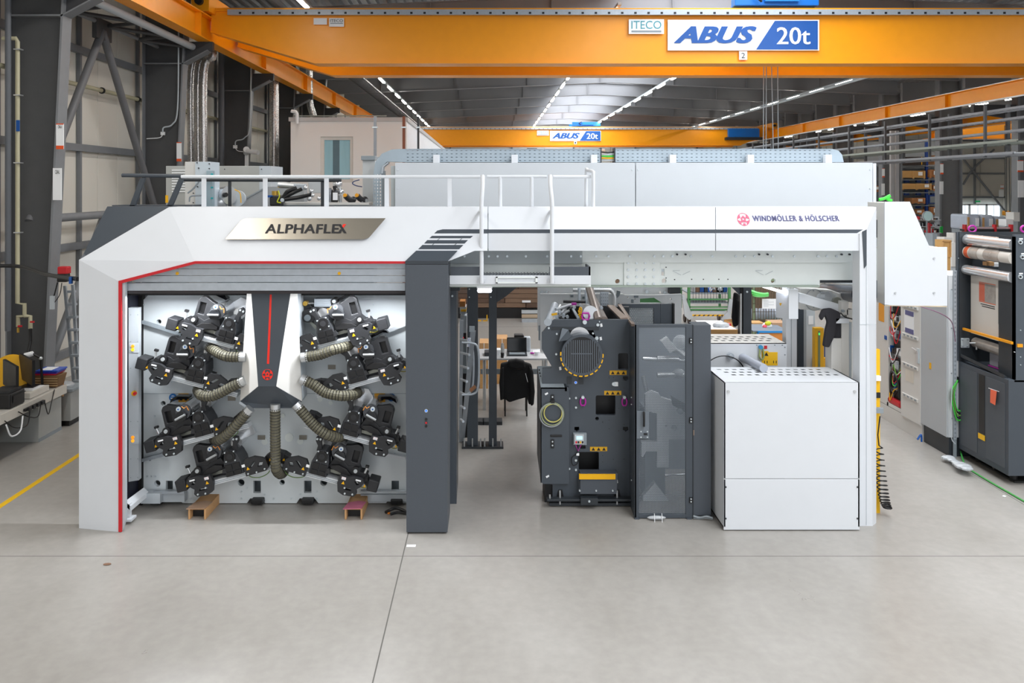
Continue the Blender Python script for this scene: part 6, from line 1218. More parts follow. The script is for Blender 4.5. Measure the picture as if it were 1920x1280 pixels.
M().box(xa+.03, xb2-.03, Dc+.03, Dc+.45, .44, .48).make('seat', BLACK, ck); M().box(xa+.06, xb2-.06, Dc+.02, Dc+.04, .75, .95).make('backrest', BLACK, ck)
jk = th('black_jacket', 'black hooded work jacket draped over a chair back below the laptop', 'jacket')
jm = M()
def cloth(pts, y0, dep, name, par, m=CLOTH):
    mb = M(); mb.pp(pts, y0, dep); return mb.make(name, m, par, bevel=.03)
cloth([(939, 682), (955, 679), (985, 680), (997, 684), (1000, 705), (1002, 738), (998, 757), (992, 760), (988, 745), (970, 750), (955, 755), (946, 748), (938, 752), (936, 720)], Dc-.12, .12, 'jacket_body', jk)
cloth([(952, 677), (968, 674), (984, 678), (986, 690), (968, 694), (954, 688)], Dc-.15, .14, 'hood', jk)
cloth([(992, 686), (1000, 696), (1003, 735), (1001, 760), (995, 762), (993, 730)], Dc-.16, .1, 'sleeve', jk); cloth([(940, 690), (945, 688), (944, 745), (938, 752), (936, 720)], Dc-.16, .1, 'sleeve', jk)
M().pp([(985, 700), (986, 700), (990, 716), (989, 716)], Dc-.17, .01).make('zip', SIGNW, jk)
# yellow floor corners
fcn = th('floor_marking', 'yellow corner brackets marked on the floor behind the post frame', 'floor marking')
for (x, y, s_) in ((894, 602, 1), (914, 602, -1), (894, 602-20, 1), (914, 602-20, -1)):
    D_ = fl(y); X = xx(x, D_); M().box(min(X, X+s_*.14), max(X, X+s_*.14), D_, D_+.12, 0, .02).make('corner_strip', YEL, fcn); M().box(min(X, X+s_*.03), max(X, X+s_*.03), D_, D_+.15, 0, .18).make('corner_upright', YEL, fcn)
# plank stack
pk = th('plank_wall', 'tall stack of weathered brown timber planks at the back of the gap', 'timber'); D_ = 25.5; PM = [WOODB, mat('weathered_plank_light', '8A705C', .8, vs=3, hex2='6A5545', stretch=(1, 1, 14)), mat('weathered_plank_dark', '4E4038', .8, vs=3, hex2='6A584C', stretch=(1, 1, 14))]
M().box(-1.2, 5.2, D_+.25, D_+.6, 0, 2.6).make('stack_core', PM[2], pk)
for r in range(15):
    x = -1.2-R.random()
    while x < 5.2:
        w_ = R.uniform(1.2, 2.4); M().box(max(-1.2, x), min(5.2, x+w_-.02), D_+R.uniform(0, .04), D_+.25, .35+r*.15, .35+r*.15+.138).make('plank', R.choice(PM), pk); x += w_
M().box(-1.2, 5.2, D_+.05, D_+.3, 0, .33).make('dark_base', BLACK, pk); M().pb(979, 563, 995, 567, D_-.02, .01).make('paper_strip', SIGNW, pk)
t = th('steel_bar_stack', 'pale steel bars lying at the foot of the plank stack', 'metal bars')
for k in range(3): M().box(xx(978, 25), xx(1012, 25), 24.8+k*.1, 24.88+k*.1, 0+k*.12, .1+k*.12).make('bar', [ALU, mat('bar_beige', 'B9A58C', .5), LGREY][k], t)
# pale machine side plates behind the module
wp = th('pale_side_plates', 'two overlapping white machine side plates behind the dark module', 'machine frame')
D_ = 12.7
arc = [(1175, 551), (1182, 546), (1192, 543), (1200, 543), (1212, 546), (1221, 551)]
M().ppl([(1010, 536), (1256, 536), (1256, 570), (1178, 556), (1040, 620), (1008, 620), (1008, 540)], [rnd(1027, 548, 2.4), rnd(1033, 560.5, 2.4), rnd(1238, 548, 2.2)], D_+.25, .05).make('rear_plate', mat('side_plate_white', 'F3F5F6', .4), wp)
M().ppl([(1013, 551), (1168, 551), (1172, 553), (1225, 553), (1278, 551), (1278, 660), (1013, 660)], [[(1031, 571), (1047, 566), (1048, 578), (1035, 584)], [(1200, 560), (1226, 558), (1242, 568), (1200, 568)], rnd(1178, 557, 1.8), rnd(1191, 561, 1.5), rnd(1258, 560.5, 2)], D_, .06).make('front_plate', mat('side_plate_white', 'F3F5F6', .4), wp)
M().pb(1010, 611, 1013, 638, D_-.01, .05).make('grey_edge_strip', MGREY, wp); M().box(xx(1050, D_), xx(1250, D_), D_+.1, D_+.3, 0, 1.8).make('machine_base', LGREY, wp)
M().pp([(1200, 560), (1226, 558), (1242, 568), (1200, 568)], D_+.2, .02).make('green_part', GRN, wp)
for x, y in ((1016, 549), (1026, 549), (1213, 547), (1247, 549)): M().disc(x, y, D_+.2, 3, .04, 12).make('bushing', BOLT, wp)
for q in ((1092, 556, 1099, 560), (1184, 561, 1188, 568), (1189, 554, 1197, 558), (1070, 553, 1075, 557)): M().pb(*q, D_-.02, .02).make('grey_tab', MGREY, wp)
M().tube(bez([P(1150, 558, D_-.1), P(1158, 553, D_-.1), P(1160, 545, D_-.1)]), .03, 8).make('grey_hose', MGREY, wp, smooth=True)
M().pb(1256, 538, 1276, 551, D_+.1, .2).make('dark_box', DARK, wp)

# ------------------------------------------------------------ background right of the centre
tr_ = th('green_trolley', 'green steel mesh trolley on castors loaded with machine parts', 'trolley'); D_ = 23.8
for x in (1292, 1368): M().box(xx(x-2.4, D_), xx(x+2.4, D_), D_, D_+.07, .45, 2.4).make('post', GRN, tr_); M().box(xx(x-2, D_), xx(x+2, D_), D_+1.0, D_+1.07, .45, 2.4).make('post', GRN, tr_)
for y, h in ((560, 2.5), (574.5, 2.2), (579, 3)): M().box(xx(1292, D_), xx(1368, D_), D_, D_+.05, P(0, y+h, D_).z, P(0, y, D_).z).make('shelf_rail', GRN, tr_)
for z in (.72, 1.0): M().box(xx(1292, D_), xx(1368, D_), D_+.05, D_+1.0, z, z+.03).make('shelf', MGREY, tr_)
m = M()
for k in range(14): x = xx(1294+k*5.5, D_); m.box(x, x+.01, D_+.02, D_+.03, .75, 1.9)
for z in (.85, 1.25, 1.5, 1.7): m.box(xx(1292, D_), xx(1368, D_), D_+.02, D_+.03, z, z+.01)
m.make('mesh', DARK, tr_, kind='stuff')
hz_ = M().pb(1298, 590, 1358, 592.5, D_-.05, .05).make('hazard_bar', YEL, tr_)
for k in range(7): M().pp([(1300+k*8.5, 592.5), (1303+k*8.5, 592.5), (1306+k*8.5, 590), (1303+k*8.5, 590)], D_-.055, .004).make('black_stripe', BLACK, hz_)
M().pb(1296, 583, 1360, 590, D_, .3).make('deck', LGREY, tr_)
for x, y in ((1282, 598), (1290, 602), (1346, 596), (1354, 602)): dw = fl(y+5); M().cyl((xx(x, dw), dw, .12), (xx(x, dw)+.06, dw, .12), .12, 16).make('castor_wheel', mat('castor_brown', '4A3A30', .5), tr_)
for q in ([(1279, 552), (1283, 552), (1300, 596), (1292, 600), (1284, 592)], [(1368, 560), (1376, 562), (1368, 595), (1356, 602), (1352, 598), (1364, 585)]): M().pp(q, D_-.1, .06).make('plastic_cover', mat('plastic_film', 'DDE2E6', .15), tr_)
for k in range(16):
    x = 1299+k*3.9; ci = (0, 1, 2, 3, 4, 5, 1, 0, 4, 3, 2, 5, 0, 1, 4, 3)[k]; m = [STEEL, DARK, mat('part_brown', '7A5A44', .5), SIGNW, SBLUE, LGREY][ci]
    t = th('machine_part', '%s %s, %s from the left on the green trolley shelf' % (['silver', 'dark', 'brown', 'white', 'blue', 'light grey'][ci], 'round bar' if k % 2 else 'block', ORD[k]), 'part', 'parts on the green trolley'); zz_ = 1.04; a = xx(x, D_)
    if k % 2: M().cyl((a, D_+R.uniform(.1, .5), zz_+.06), (a+R.uniform(.1, .3), D_+R.uniform(.1, .5), zz_+.1), R.uniform(.03, .06)).make('part_body', m, t, smooth=True)
    else: M().box(a, a+R.uniform(.08, .25), D_+.2, D_+.5, zz_, zz_+R.uniform(.1, .4)).make('part_body', m, t, bevel=.01)
t = th('anthracite_column', 'anthracite square column with side panel right of the green trolley', 'column'); D_ = 13.6
M().box(xx(1394, D_), xx(1409, D_), D_, D_+.2, 0, 2.6).make('post', DGREY2, t); M().box(xx(1390, D_), xx(1394, D_), D_+.02, D_+.2, 0, 2.6).make('side_groove', BLACK, t); M().box(xx(1387.5, D_), xx(1390, D_), D_-.02, D_, 0, P(0, 550, D_).z).make('steel_strip', STEEL, t); M().pp([(1370, 536), (1394, 536), (1394, 560)], D_+.05, .04).make('corner_brace', DGREY2, t); M().disc(1401, 547, D_-.01, 2, .02, 8).make('bolt', BOLT, t)
t = th('hanging_jacket', 'black jacket hanging on the anthracite column beside the green trolley', 'jacket'); cloth([(1377, 548), (1385, 550), (1386, 590), (1384, 612), (1376, 614), (1373, 595), (1375, 570)], D_-.12, .08, 'jacket_body', t); cloth([(1381, 560), (1387, 565), (1386, 608), (1382, 612)], D_-.15, .05, 'sleeve', t)
t = th('mesh_container', 'wire mesh container with wrapped goods right of the anthracite column', 'container'); D_ = 19.5
m = M()
for k in range(15): x = xx(1411+k*5, D_); m.box(x, x+.012, D_, D_+.012, .6, 2.3)
for z in (.95, 1.15, 1.35, 1.6, 1.8, 2.0, 2.2): m.box(xx(1411, D_), xx(1481, D_), D_, D_+.012, z, z+.012)
m.make('wire_mesh', mat('wire_brown', '5A4E3E', .5), t, kind='stuff')
for z in (.84, 1.9): M().box(xx(1411, D_), xx(1481, D_), D_-.02, D_+.04, z, z+.05).make('frame_rail', mat('frame_green_grey', '7E8F70', .5), t)
M().box(xx(1411, D_), xx(1481, D_), D_, D_+1.0, .55, .6).make('floor_tray', mat('frame_green_grey', '7E8F70', .5), t); M().box(xx(1412, D_), xx(1480, D_), D_+.9, D_+1.0, 0, 2.0).make('back_board', mat('board_brown', '6E5A48', .7), t)
for x in (1412, 1478): M().box(xx(x, D_), xx(x, D_)+.06, D_+.02, D_+.08, 0, 2.3).make('post', mat('frame_green_grey', '7E8F70', .5), t)
t = th('green_sling', 'bright green lifting slings piled on top of the mesh container', 'sling')
for k in range(5): M().tube(bez([P(1408+k, 545+k*2, D_-.05), P(1420, 549+k*1.5, D_-.1), P(1432, 551+k, D_-.1), P(1440, 550+k, D_-.05)]), .03, 8).make('sling_strand', LIME if k % 2 else mat('lime_light', '86E08A', .6), t, smooth=True)
t = th('paper_sheet', 'white document sheet hung on the mesh container', 'paper'); M().pb(1429, 560, 1456, 578.5, D_-.05, .01).make('sheet', SIGNW, t)
for k in range(5): M().pb(1432, 563+k*2.6, 1441+(k % 2)*10, 563.7+k*2.6, D_-.053, .002).make('text_line', LGREY, t)
for k in range(5):
    t = th('wrapped_part', ORD[k]+' plastic wrapped part from the left inside the mesh container', 'part', 'wrapped parts in the mesh container'); M().sph(P(1416+k*13, 588, D_+.35), .17, 12, (1, .8, .85)).make('wrap', mat('wrap_bluish', 'B5BECC', .2, bump=1, bs=12), t, smooth=True)
t = th('cardboard_box', 'brown cardboard box on the blue edged table in front of the mesh container', 'box'); M().pb(1447, 605, 1476, 618, 17, .4).make('box_body', mat('card_greyish', 'B08E70', .8), t, bevel=.004)
M().pb(1410, 605, 1432, 612, 17.1, .3).make('wood_block', WOOD, None)
t = bpy.data.objects['wood_block']; tag(t, 'pale wood block left of the cardboard box by the mesh container', 'wood')
t = th('plastic_bag', 'red and white plastic bag with yellow corner beside the cardboard box', 'bag'); M().sph(P(1438, 611, 16.8), .1, 10, (1.1, .6, .8)).make('bag_body', SIGNW, t); M().sph(P(1440, 606, 16.75), .06, 8, (1.2, .5, .8)).make('yellow_part', mat('cable_lemon', 'D3D832', .5), t); M().sph(P(1434, 613, 16.72), .05, 8).make('red_part', mat('bag_red', 'E04A60', .5), t)
t = th('blue_edge_table', 'table with blue frame and orange board side behind the white machine', 'table'); D_ = 16.3; z_t = P(0, 620, D_).z; M().box(xx(1412, D_), xx(1480, D_), D_, D_+1.0, z_t-.02, z_t).make('table_top', mat('table_slate', '707B88', .5), t); M().box(xx(1420, D_), xx(1480, D_), D_-.02, D_, z_t-.04, z_t).make('blue_edge', mat('edge_blue', '2A8FD6', .4), t); M().box(xx(1420, D_), xx(1423, D_), D_-.02, D_+.05, 0, z_t-.03).make('leg', mat('edge_blue', '2A8FD6', .4), t); M().box(xx(1424, D_), xx(1480, D_), D_, D_+.03, .2, z_t-.04).make('orange_board', mat('board_orange', 'D88A3E', .6), t); M().box(xx(1424, D_), xx(1480, D_), D_, D_+.9, 0, .2).make('plinth', DARK, t)
t = th('packing_crate', 'pale open wooden crate with white paper behind the dark post panel', 'crate'); D_ = 14.2; zc = P(0, 620, D_).z
M().box(xx(1333, D_), xx(1386, D_), D_, D_+.04, zc-.06, zc+.02).make('front_board', WOOD, t); M().box(xx(1333, D_), xx(1386, D_), D_+.04, D_+1.1, zc-.02, zc).make('white_paper', SIGNW, t); M().box(xx(1336, D_), xx(1384, D_), D_+.05, D_+1, 0, zc-.06).make('crate_body', WOOD, t)
t = th('plastic_sheet', 'crumpled clear plastic with red tool on the pale crate', 'plastic'); M().sph(P(1352, 609, 14.6), .1, 10, (1.6, 1, .6)).make('crumpled_sheet', mat('plastic_film', 'DDE2E6', .15), t); M().box(xx(1366, 14.7), xx(1371, 14.7), 14.7, 14.8, zc, zc+.04).make('red_tool_body', RED, t)
t = th('wooden_box', 'open pale wooden box below the black hanging jacket', 'box'); D_ = 18; M().pp([(1358, 599), (1376, 606), (1376, 617), (1358, 608)], D_, .03).make('box_side', WOOD, t); M().pp([(1358, 599), (1374, 598), (1376, 606)], D_+.3, .02).make('box_inside', mat('wood_darker_brown', '9A7448', .7), t); M().box(xx(1360, D_), xx(1374, D_), D_+.05, D_+.28, 0, P(0, 608, D_).z).make('box_lower', WOOD, t)  # box inside in a darker brown than its sides
# ------------------------------------------------------------ control cabinets at the right
XC = 7.12
def yc(px): return XC*F/(px-CX)
def side(mb, y0, y1, z0, z1, x=XC, dep=.02): return mb.box(x, x+dep, y0, y1, z0, z1)
for i, (p0, p1, kind, lab) in enumerate(((1642, 1663, 'door', 'white control cabinet door with orange label, half hidden by the right press leg'), (1663, 1729, 'open', 'open control cabinet full of wiring with its white inner door swung beside it'), (1729, 1778, 'grey', 'light grey closed control cabinet on a dark plinth, right end of the cabinet row'))):
    y1, y0 = yc(p0), yc(p1); t = th('control_cabinet', lab, 'cabinet', 'control cabinets right of the press')
    zt_ = 2.82 if kind == 'grey' else 2.75
    if kind == 'door':
        side(M(), y0, y1, .28, zt_).make('door', WHITE2, t); M().box(XC+.02, XC+.6, y0, y1, .28, zt_).make('cabinet_body', WHITE2, t)
        side(M(), y0+.1, y0+.3, 1.75, 2.15, XC-.004, .004).make('orange_label', mat('label_orange', 'E39A2C', .5), t); side(M(), y0+.05, y0+.12, 2.25, 2.35, XC-.03, .03).make('hinge', DARK, t); side(M(), y0+.0, y0+.08, 1.45, 1.52, XC-.01, .01).make('blue_tag', SBLUE, t)
    elif kind == 'open':
        ym = yc(1690)
        M().box(XC, XC+.6, ym-.03, ym+.02, .28, zt_).box(XC, XC+.6, y1-.05, y1, .28, zt_).box(XC, XC+.6, ym, y1, zt_-.05, zt_).box(XC, XC+.6, ym, y1, .28, .34).make('cabinet_frame', WHITE2, t)
        bk = M().box(XC+.1, XC+.12, ym, y1, .3, zt_).make('mounting_plate', mat('mount_dark', '3A3A3A', .6), t)
        for k, z in enumerate((.6, .95, 1.2, 1.5, 1.8, 2.1, 2.4)):
            M().box(XC+.05, XC+.1, ym+.05, y1-.08, z, z+.03).make('wiring_duct', MGREY, t); 
            for j in range(5): c_ = R.choice([LGREY, SIGNW, DARK, RED, SBLUE, BLACK]); M().box(XC+.03, XC+.09, ym+.08+j*.085, ym+.14+j*.085, z+.04, z+R.uniform(.1, .17)).make('relay', c_, t)
        for k in range(16):
            z = R.uniform(.5, 2.5); c_ = R.choice([RED, LIME, SIGNW, BLACK, YEL, mat('wire_green', '6FA53C', .5), RED]); a = ym+R.uniform(.02, .2)
            M().tube(bez([(XC+.03, a, z), (XC+.0, a+.1, z-R.uniform(.05, .25)), (XC+.0, a+.22, z-R.uniform(0, .3)), (XC+.04, a+.3, z+R.uniform(-.2, .1))]), .008, 5).make('wire', c_, t)
        M().tube(bez([(XC+.03, ym+.1, .5), (XC+.0, ym+.15, .85), (XC+.0, ym+.35, .9), (XC+.04, ym+.45, .45)]), .022, 8).make('black_cable', BLACK, t, smooth=True)
        M().box(XC+.0, XC+.09, ym+.06, ym+.5, .34, .45).make('red_cable_heap', RED, t, bevel=.03)
        side(M(), y0, ym-.04, .26, zt_, XC-.03, .03).make('inner_door', WHITE2, t, bevel=.004)
        for z in (2.15, 1.65, 1.15, .62, 2.62):
            b_ = side(M(), y0+.06, ym-.1, z, z+.05, XC-.05, .02).make('stiffening_rib', WHITE2, t)
            for k in range(4): yk = y0+.09+k*(ym-y0-.2)/4; side(M(), yk, yk+.06, z+.012, z+.038, XC-.053, .003).make('rib_slot', MGREY, b_)
        for a, b in ((.16, .32), (.16, .3)): pass
        side(M(), y0+.2, ym-.16, 1.75, 2.1, XC-.035, .004).make('notice_sheet', SIGNW, t); side(M(), y0+.2, ym-.2, 2.02, 2.1, XC-.039, .004).make('dark_notice', mat('logo_violet_grey', '7B7BA5', .5), t); side(M(), y0+.2, ym-.2, 1.72, 1.8, XC-.039, .004).make('dark_notice', MATS['logo_violet_grey'], t); side(M(), y0+.2, ym-.2, .9, 1.1, XC-.035, .004).make('notice_sheet', mat('notice_beige', 'D8D2C6', .5), t)
        M().cyl((XC-.06, y0+.05, 1.48), (XC-.06, y0+.2, 1.5), .012).make('door_handle', STEEL, t); side(M(), y0+.02, y0+.08, 1.28, 1.52, XC-.06, .03).make('lock_box', BOLT, t)
    else:
        gb = mat('cabinet_grey_door', 'B3B8BC', .42, var=.02); side(M(), y0+.01, y1-.005, .3, zt_-.02, XC-.02, .02).make('door', gb, t, bevel=.004)
        M().box(XC, XC+.8, y0, y1, .3, zt_).make('cabinet_body', mat('cabinet_light', 'C9CDD0', .42), t, bevel=.003); M().box(XC+.02, XC+.8, y0+.02, y1-.02, .0, .3).make('plinth', DARK, t)
        side(M(), y0+.44, y0+.5, 1.26, 1.36, XC-.024, .003).make('warning_triangle', YEL, t)
        for z in (.6, 1.3, 2.0, 2.6): M().cyl((XC+.05, y0-.01, z), (XC+.05, y0, z), .012, 8).make('screw', MGREY, t)
        M().cyl((XC+.13, y0-.01, 1.2), (XC+.13, y0, 1.2), .05, 16).make('cable_hole', BLACK, t); M().cyl((XC+.13, y0-.01, 2.6), (XC+.13, y0, 2.6), .05, 16).make('cable_hole', BLACK, t)
        M().box(XC+.02, XC+.12, y0-.006, y0, 2.3, 2.6).make('printed_plate', LGREY, t)
M_ = M().box(XC+.0, XC+.6, yc(1729), yc(1642), .0, .27); t = M_.make('cabinet_base', WHITE2, None); tag(t, 'white steel base beam with forklift slots beneath the open control cabinet', 'base')
for k, px in enumerate((1668, 1710)): M().box(XC-.005, XC+.0, yc(px+6), yc(px-2), .06, .17).make('forklift_slot', MGREY, t)
t = th('green_cables', 'loose green yellow and black cables hanging at the grey cabinet end', 'cable'); y0 = yc(1778)-.03
for k, c_ in enumerate((LIME, BLACK, mat('wire_green', '6FA53C', .5), BLACK, LIME)): M().tube(bez([(XC+.13, y0, 1.2), (XC+.05-.01*k, y0-.04, 1.0), (XC+.08, y0-.05, .78-.04*k), (XC+.17, y0-.04, .72-.03*k)]), .01, 6).make('cable', c_, t, smooth=True)
t = th('perforated_strut', 'perforated zinc strut standing between grey cabinet and dark winder', 'strut'); y = 12.42
slots(M(), xx(1788, y), xx(1794, y), .28, 2.9, y, .003, 40, .05, .022, .03).make('strut_face', ALU, t); M().box(xx(1788, y), xx(1794, y), y+.004, y+.02, 0, 2.9).make('strut_back', MGREY, t)
t = th('violet_cable', 'thin violet cable looping from under the white side case to the winder', 'cable'); M().tube(bez([P(1725, 574, 12), P(1760, 586, 12), P(1782, 600, 12.1), P(1789, 620, 12.2), P(1791, 640, 12.3)]), .008, 6).make('cable', mat('cable_violet', '8A6A80', .5), t, smooth=True)
t = th('thin_grey_cable', 'thin beige cable running down beside the perforated strut to the floor', 'cable'); M().tube(bez([P(1786, 700, 12.3), P(1783, 780, 12.3), P(1784, 820, 12.3), P(1791, 832, 12.3)]), .007, 6).make('cable', LGREY, t, smooth=True)
t = th('blue_floor_cable', 'short blue cable end at the foot of the grey control cabinet', 'cable'); M().tube(bez([P(1720, 824, 12.9), P(1727, 815, 12.9), P(1728, 828, 12.9)]), .015, 6).make('cable', SBLUE, t)

# ------------------------------------------------------------ film winder
wd = th('film_winder', 'anthracite film winder with chrome rollers and printed film at the right edge', 'machine'); xs = 7.27; ya, yb = 11.23, 12.43
lo = M().box(xs, xs+1.6, ya, yb, .14, 1.49).make('lower_case', DGREY2, wd, bevel=.006)
for a, b in ((ya+.07, ya+.5), (ya+.72, yb-.05)): M().box(xs-.006, xs, a, b, .22, 1.42).make('case_panel', mat('panel_dark_grey', '4E545B', .5), wd, bevel=.003)
M().box(xs-.004, xs, ya+.54, ya+.68, .55, 1.42).make('window_slot', BLACK, wd); M().box(xs-.008, xs-.004, ya+.53, ya+.69, .46, .54).make('warning_sticker', mat('sticker_bright', 'F3BE14', .5), wd)
tg = M().pr([(xs-.03, ya+.22, 1.27), (xs-.03, ya+.36, 1.27), (xs-.04, ya+.35, 1.08), (xs-.04, ya+.24, 1.07)], (.004, 0, 0)).make('red_tag', mat('tag_salmon', 'F0704E', .6), wd); M().cyl((xs-.02, ya+.18, 1.28), (xs-.02, ya+.42, 1.27), .004, 5).make('cable_tie', SIGNW, tg)
WP = mat('winder_plate', '4A525A', .42)
M().ppl([(1795, 435), (1925, 435), (1925, 676), (1795, 676)], [rnd(1800, 552, 1.5), rnd(1800, 590, 1.5)], yb, .05).make('rear_frame_plate', WP, wd); M().box(xs, xs+1.6, yb-.02, yb, 1.49, 3.5).make('rear_face', DARK, wd)
M().pb(1902, 440, 2010, 716, ya, .05).make('front_frame_plate', WP, wd)
M().box(xx(1902, ya), xx(1902, ya)+.02, ya, ya+.35, 1.49, 3.5).make('front_plate_edge', DARK, wd)
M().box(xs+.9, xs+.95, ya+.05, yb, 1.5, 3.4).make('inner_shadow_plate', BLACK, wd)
for a, b, c_ in ((1914, 454, 0), (1918, 482, 0), (1914, 519, 0)): M().disc(a, b, ya-.02, 4, .02, 16).make('roller_bearing', BOLT, wd); M().disc(a, b, ya-.03, 2, .02, 12).make('bearing_core', BLACK, wd); M().pb(a-3, b-7.5, a+4, b-5, ya-.003, .003).make('white_print', SIGNW, wd)
for x, y in ((1798, 484), (1805, 485), (1806, 524), (1812, 524), (1805, 640), (1803, 660), (1914, 619), (1914, 669), (1914, 684), (1903, 660)): M().disc(x, y, (ya if x > 1900 else yb)-.01, 1, .02, 6).make('bolt', BOLT, wd)
def wroll(px, py, r, m, n): c = P(px, py, yb-.03); return M().cyl((c.x+r, yb-.03, c.z), (c.x+r, ya+.06, c.z), r, 26).make(n, m, wd, smooth=True)
PRT = mat('printed_film', 'C9C3BA', .25, hex2='7A6E66', vs=5, coat=.4)
FILM = mat('film_white', 'CFCAC2', .35, coat=.3, var=.02)
wroll(1804, 449, .085, CHROME, 'chrome_roller'); r2 = wroll(1804, 472, .095, FILM, 'film_roll'); wroll(1802, 505, .075, CHROME, 'chrome_roller'); r4 = wroll(1820, 642, .08, PRT, 'film_roll')
c = P(1804, 472, yb-.03)
for a, b, m in ((.82, .9, mat('print_orange', 'D9633A', .4)), (.62, .8, PRT), (.2, .5, PRT)): M().cyl((c.x+.095, ya+.06+(yb-ya)*a, c.z), (c.x+.095, ya+.06+(yb-ya)*b, c.z), .0965, 26, caps=False).make('print_band', m, r2)
fx = 7.4; f0, f1 = ya+.06, yb-.1; web = M().box(fx, fx+.004, f0, f1, 1.95, 2.95).make('film_web', FILM, wd)
def fr(y0, y1, z0, z1, m, n='print', d=.002): return M().box(fx-d, fx-d+.001, y0, y1, z0, z1).make(n, m, web)
fr(11.98, 12.12, 2.48, 2.75, mat('print_salmon', 'CC6A52', .5)); fr(11.72, 11.98, 2.48, 2.75, mat('print_grey', '77736E', .5, hex2='B5AFA8', vs=14)); fr(11.72, 12.12, 2.755, 2.765, mat('print_orange', 'D9633A', .4)); fr(11.72, 12.12, 2.465, 2.475, MATS['print_orange'])
for k in range(2): fr(11.74, 12.08-.03*k, 2.43-.03*k, 2.442-.03*k, INK, 'text_line')
pf = mat('print_line', '6A6660', .5)
for k in range(5): M().pr([(fx-.002, 11.36, 2.5+.05*k), (fx-.002, 11.6, 2.58+.05*k), (fx-.002, 11.6, 2.587+.05*k), (fx-.002, 11.36, 2.507+.05*k)], (.001, 0, 0)).make('drawing_line', pf, web)
for k in range(4): M().box(fx-.002, fx-.001, 11.38+.06*k, 11.384+.06*k, 2.48+.03*k, 2.7+.03*k).make('drawing_line', pf, web)
fr(11.34, 11.62, 2.44, 2.446, MATS['print_orange']); fr(11.34, 11.62, 2.385, 2.4, INK, 'text_line'); fr(11.34, 11.62, 2.36, 2.366, MATS['print_orange'])
fr(11.655, 11.66, 2.2, 2.9, pf); fr(11.86, 11.96, 1.98, 1.985, INK, 'text_line'); fr(11.86, 11.96, 1.96, 1.965, INK, 'text_line')
fr(11.3, 11.57, 2.09, 2.115, INK, 'text_line'); fr(11.585, 11.62, 2.07, 2.13, MATS['print_orange'], 'round_mark'); fr(11.3, 11.6, 2.045, 2.05, MATS['print_orange'])
M().pr([(xs+.03, yb-.05, 2.02), (xs+.05, ya+.02, 2.02), (xs+.05, ya+.02, 1.985), (xs+.03, yb-.05, 1.985)], (.03, 0, 0)).make('yellow_guide_bar', mat('guide_orange_yellow', 'F0A010', .4), wd)
M().pb(1908, 645, 1918, 651, ya-.02, .02).make('yellow_end', MATS['guide_orange_yellow'], wd)
M().pr([(xs+.0, yb-.05, 1.62), (xs+.0, ya+.1, 1.54), (xs+.06, ya+.1, 1.5), (xs+.06, yb-.05, 1.58)], (0, 0, -.05)).make('sloping_rail', DARK, wd)
M().pb(1803, 634, 1818, 652, yb-.06, .03).make('bearing_plate', BOLT, wd, bevel=.006)
for x, y in ((1806, 637), (1815, 637), (1806, 649), (1815, 649)): M().disc(x, y, yb-.08, 1.5, .02, 8).make('screw', MGREY, wd)
M().tube([P(1818, 643, yb-.1), P(1831, 643, yb-.15), P(1831, 655, yb-.15)], .014, 8).make('crank', STEEL, wd)
dv = M().box(xs+.25, xs+.8, ya+.25, ya+.85, 1.5, 1.72).make('meter_case', mat('meter_grey', '9C9CA4', .4), wd, bevel=.03); M().box(xs+.235, xs+.25, ya+.3, ya+.6, 1.52, 1.62).make('meter_face', BLACK, dv); M().box(xs+.23, xs+.235, ya+.35, ya+.5, 1.54, 1.6).make('meter_screen', mat('screen_violet', '9A8BE8', .3, emit=1), dv); M().box(xs+.24, xs+.25, ya+.25, ya+.85, 1.5, 1.515).make('magenta_line', MAG, dv)
M().pb(1850, 491, 1864, 498, 12.0, .1).make('wood_piece', CARD, wd); M().pb(1864, 493, 1880, 500, 12.0, .1).make('white_piece', SIGNW, wd)
for x, lab in ((1823, 'left'), (1921, 'right')):
    shk = M().tube([P(x+7*math.sin(2*PI*k/16), 429-6*math.cos(2*PI*k/16), yb+.1 if x < 1900 else ya+.02) for k in range(16)], .014, 8, closed=True).make('lifting_shackle', MAG, wd, smooth=True)
for x, y in ((xs+.2, ya+.2), (xs+.2, yb-.2), (xs+1.2, ya+.2)): M().cyl((x, y, 0), (x, y, .14), .05).make('foot', BLACK, wd)
M().cyl((xs+.1, ya+.5, .1), (xs+1.2, ya+.4, .1), .04).make('pneumatic_foot', BLACK, wd); M().box(xs+.15, xs+1.5, ya+.1, yb-.05, .01, .03).make('dark_mat', mat('mat_dark', '1E201E', .8), wd)
t = th('plastic_scrap', 'crumpled clear plastic film on the floor by the grey cabinet foot', 'plastic')
for k in range(6): d_ = fl(862+k*5); M().sph(P(1778+k*7, 858+k*4, d_-.1), R.uniform(.05, .09), 9, (1.4, 1, .5)).make('crumpled_film', mat('plastic_film', 'DDE2E6', .15), t)
t = th('green_floor_cable', 'thin green cable running along the floor under the winder', 'cable'); M().tube(bez([P(1800, 843, fl(845)-.2), P(1810, 872, fl(874)), P(1830, 887, fl(889)), P(1860, 905, fl(907)), P(1895, 925, fl(927)), P(1930, 945, fl(947))]), .012, 6).make('cable', mat('cable_bright_green', '3FA348', .5), t, smooth=True)
t = th('floor_scrap', 'small white paper scrap on the floor in front of the winder', 'scrap'); M().sph(P(1883, 930, fl(931)), .02, 6, (1.4, 1, .5)).make('scrap', SIGNW, t)
t = th('floor_tape', 'small white tape piece on the floor at the joint below the pillar', 'tape'); d0, d1 = fl(1025), fl(1021); M().box(xx(762, d0), xx(779, d0), d0, d1, 0, .003).make('tape_piece', SIGNW, t)

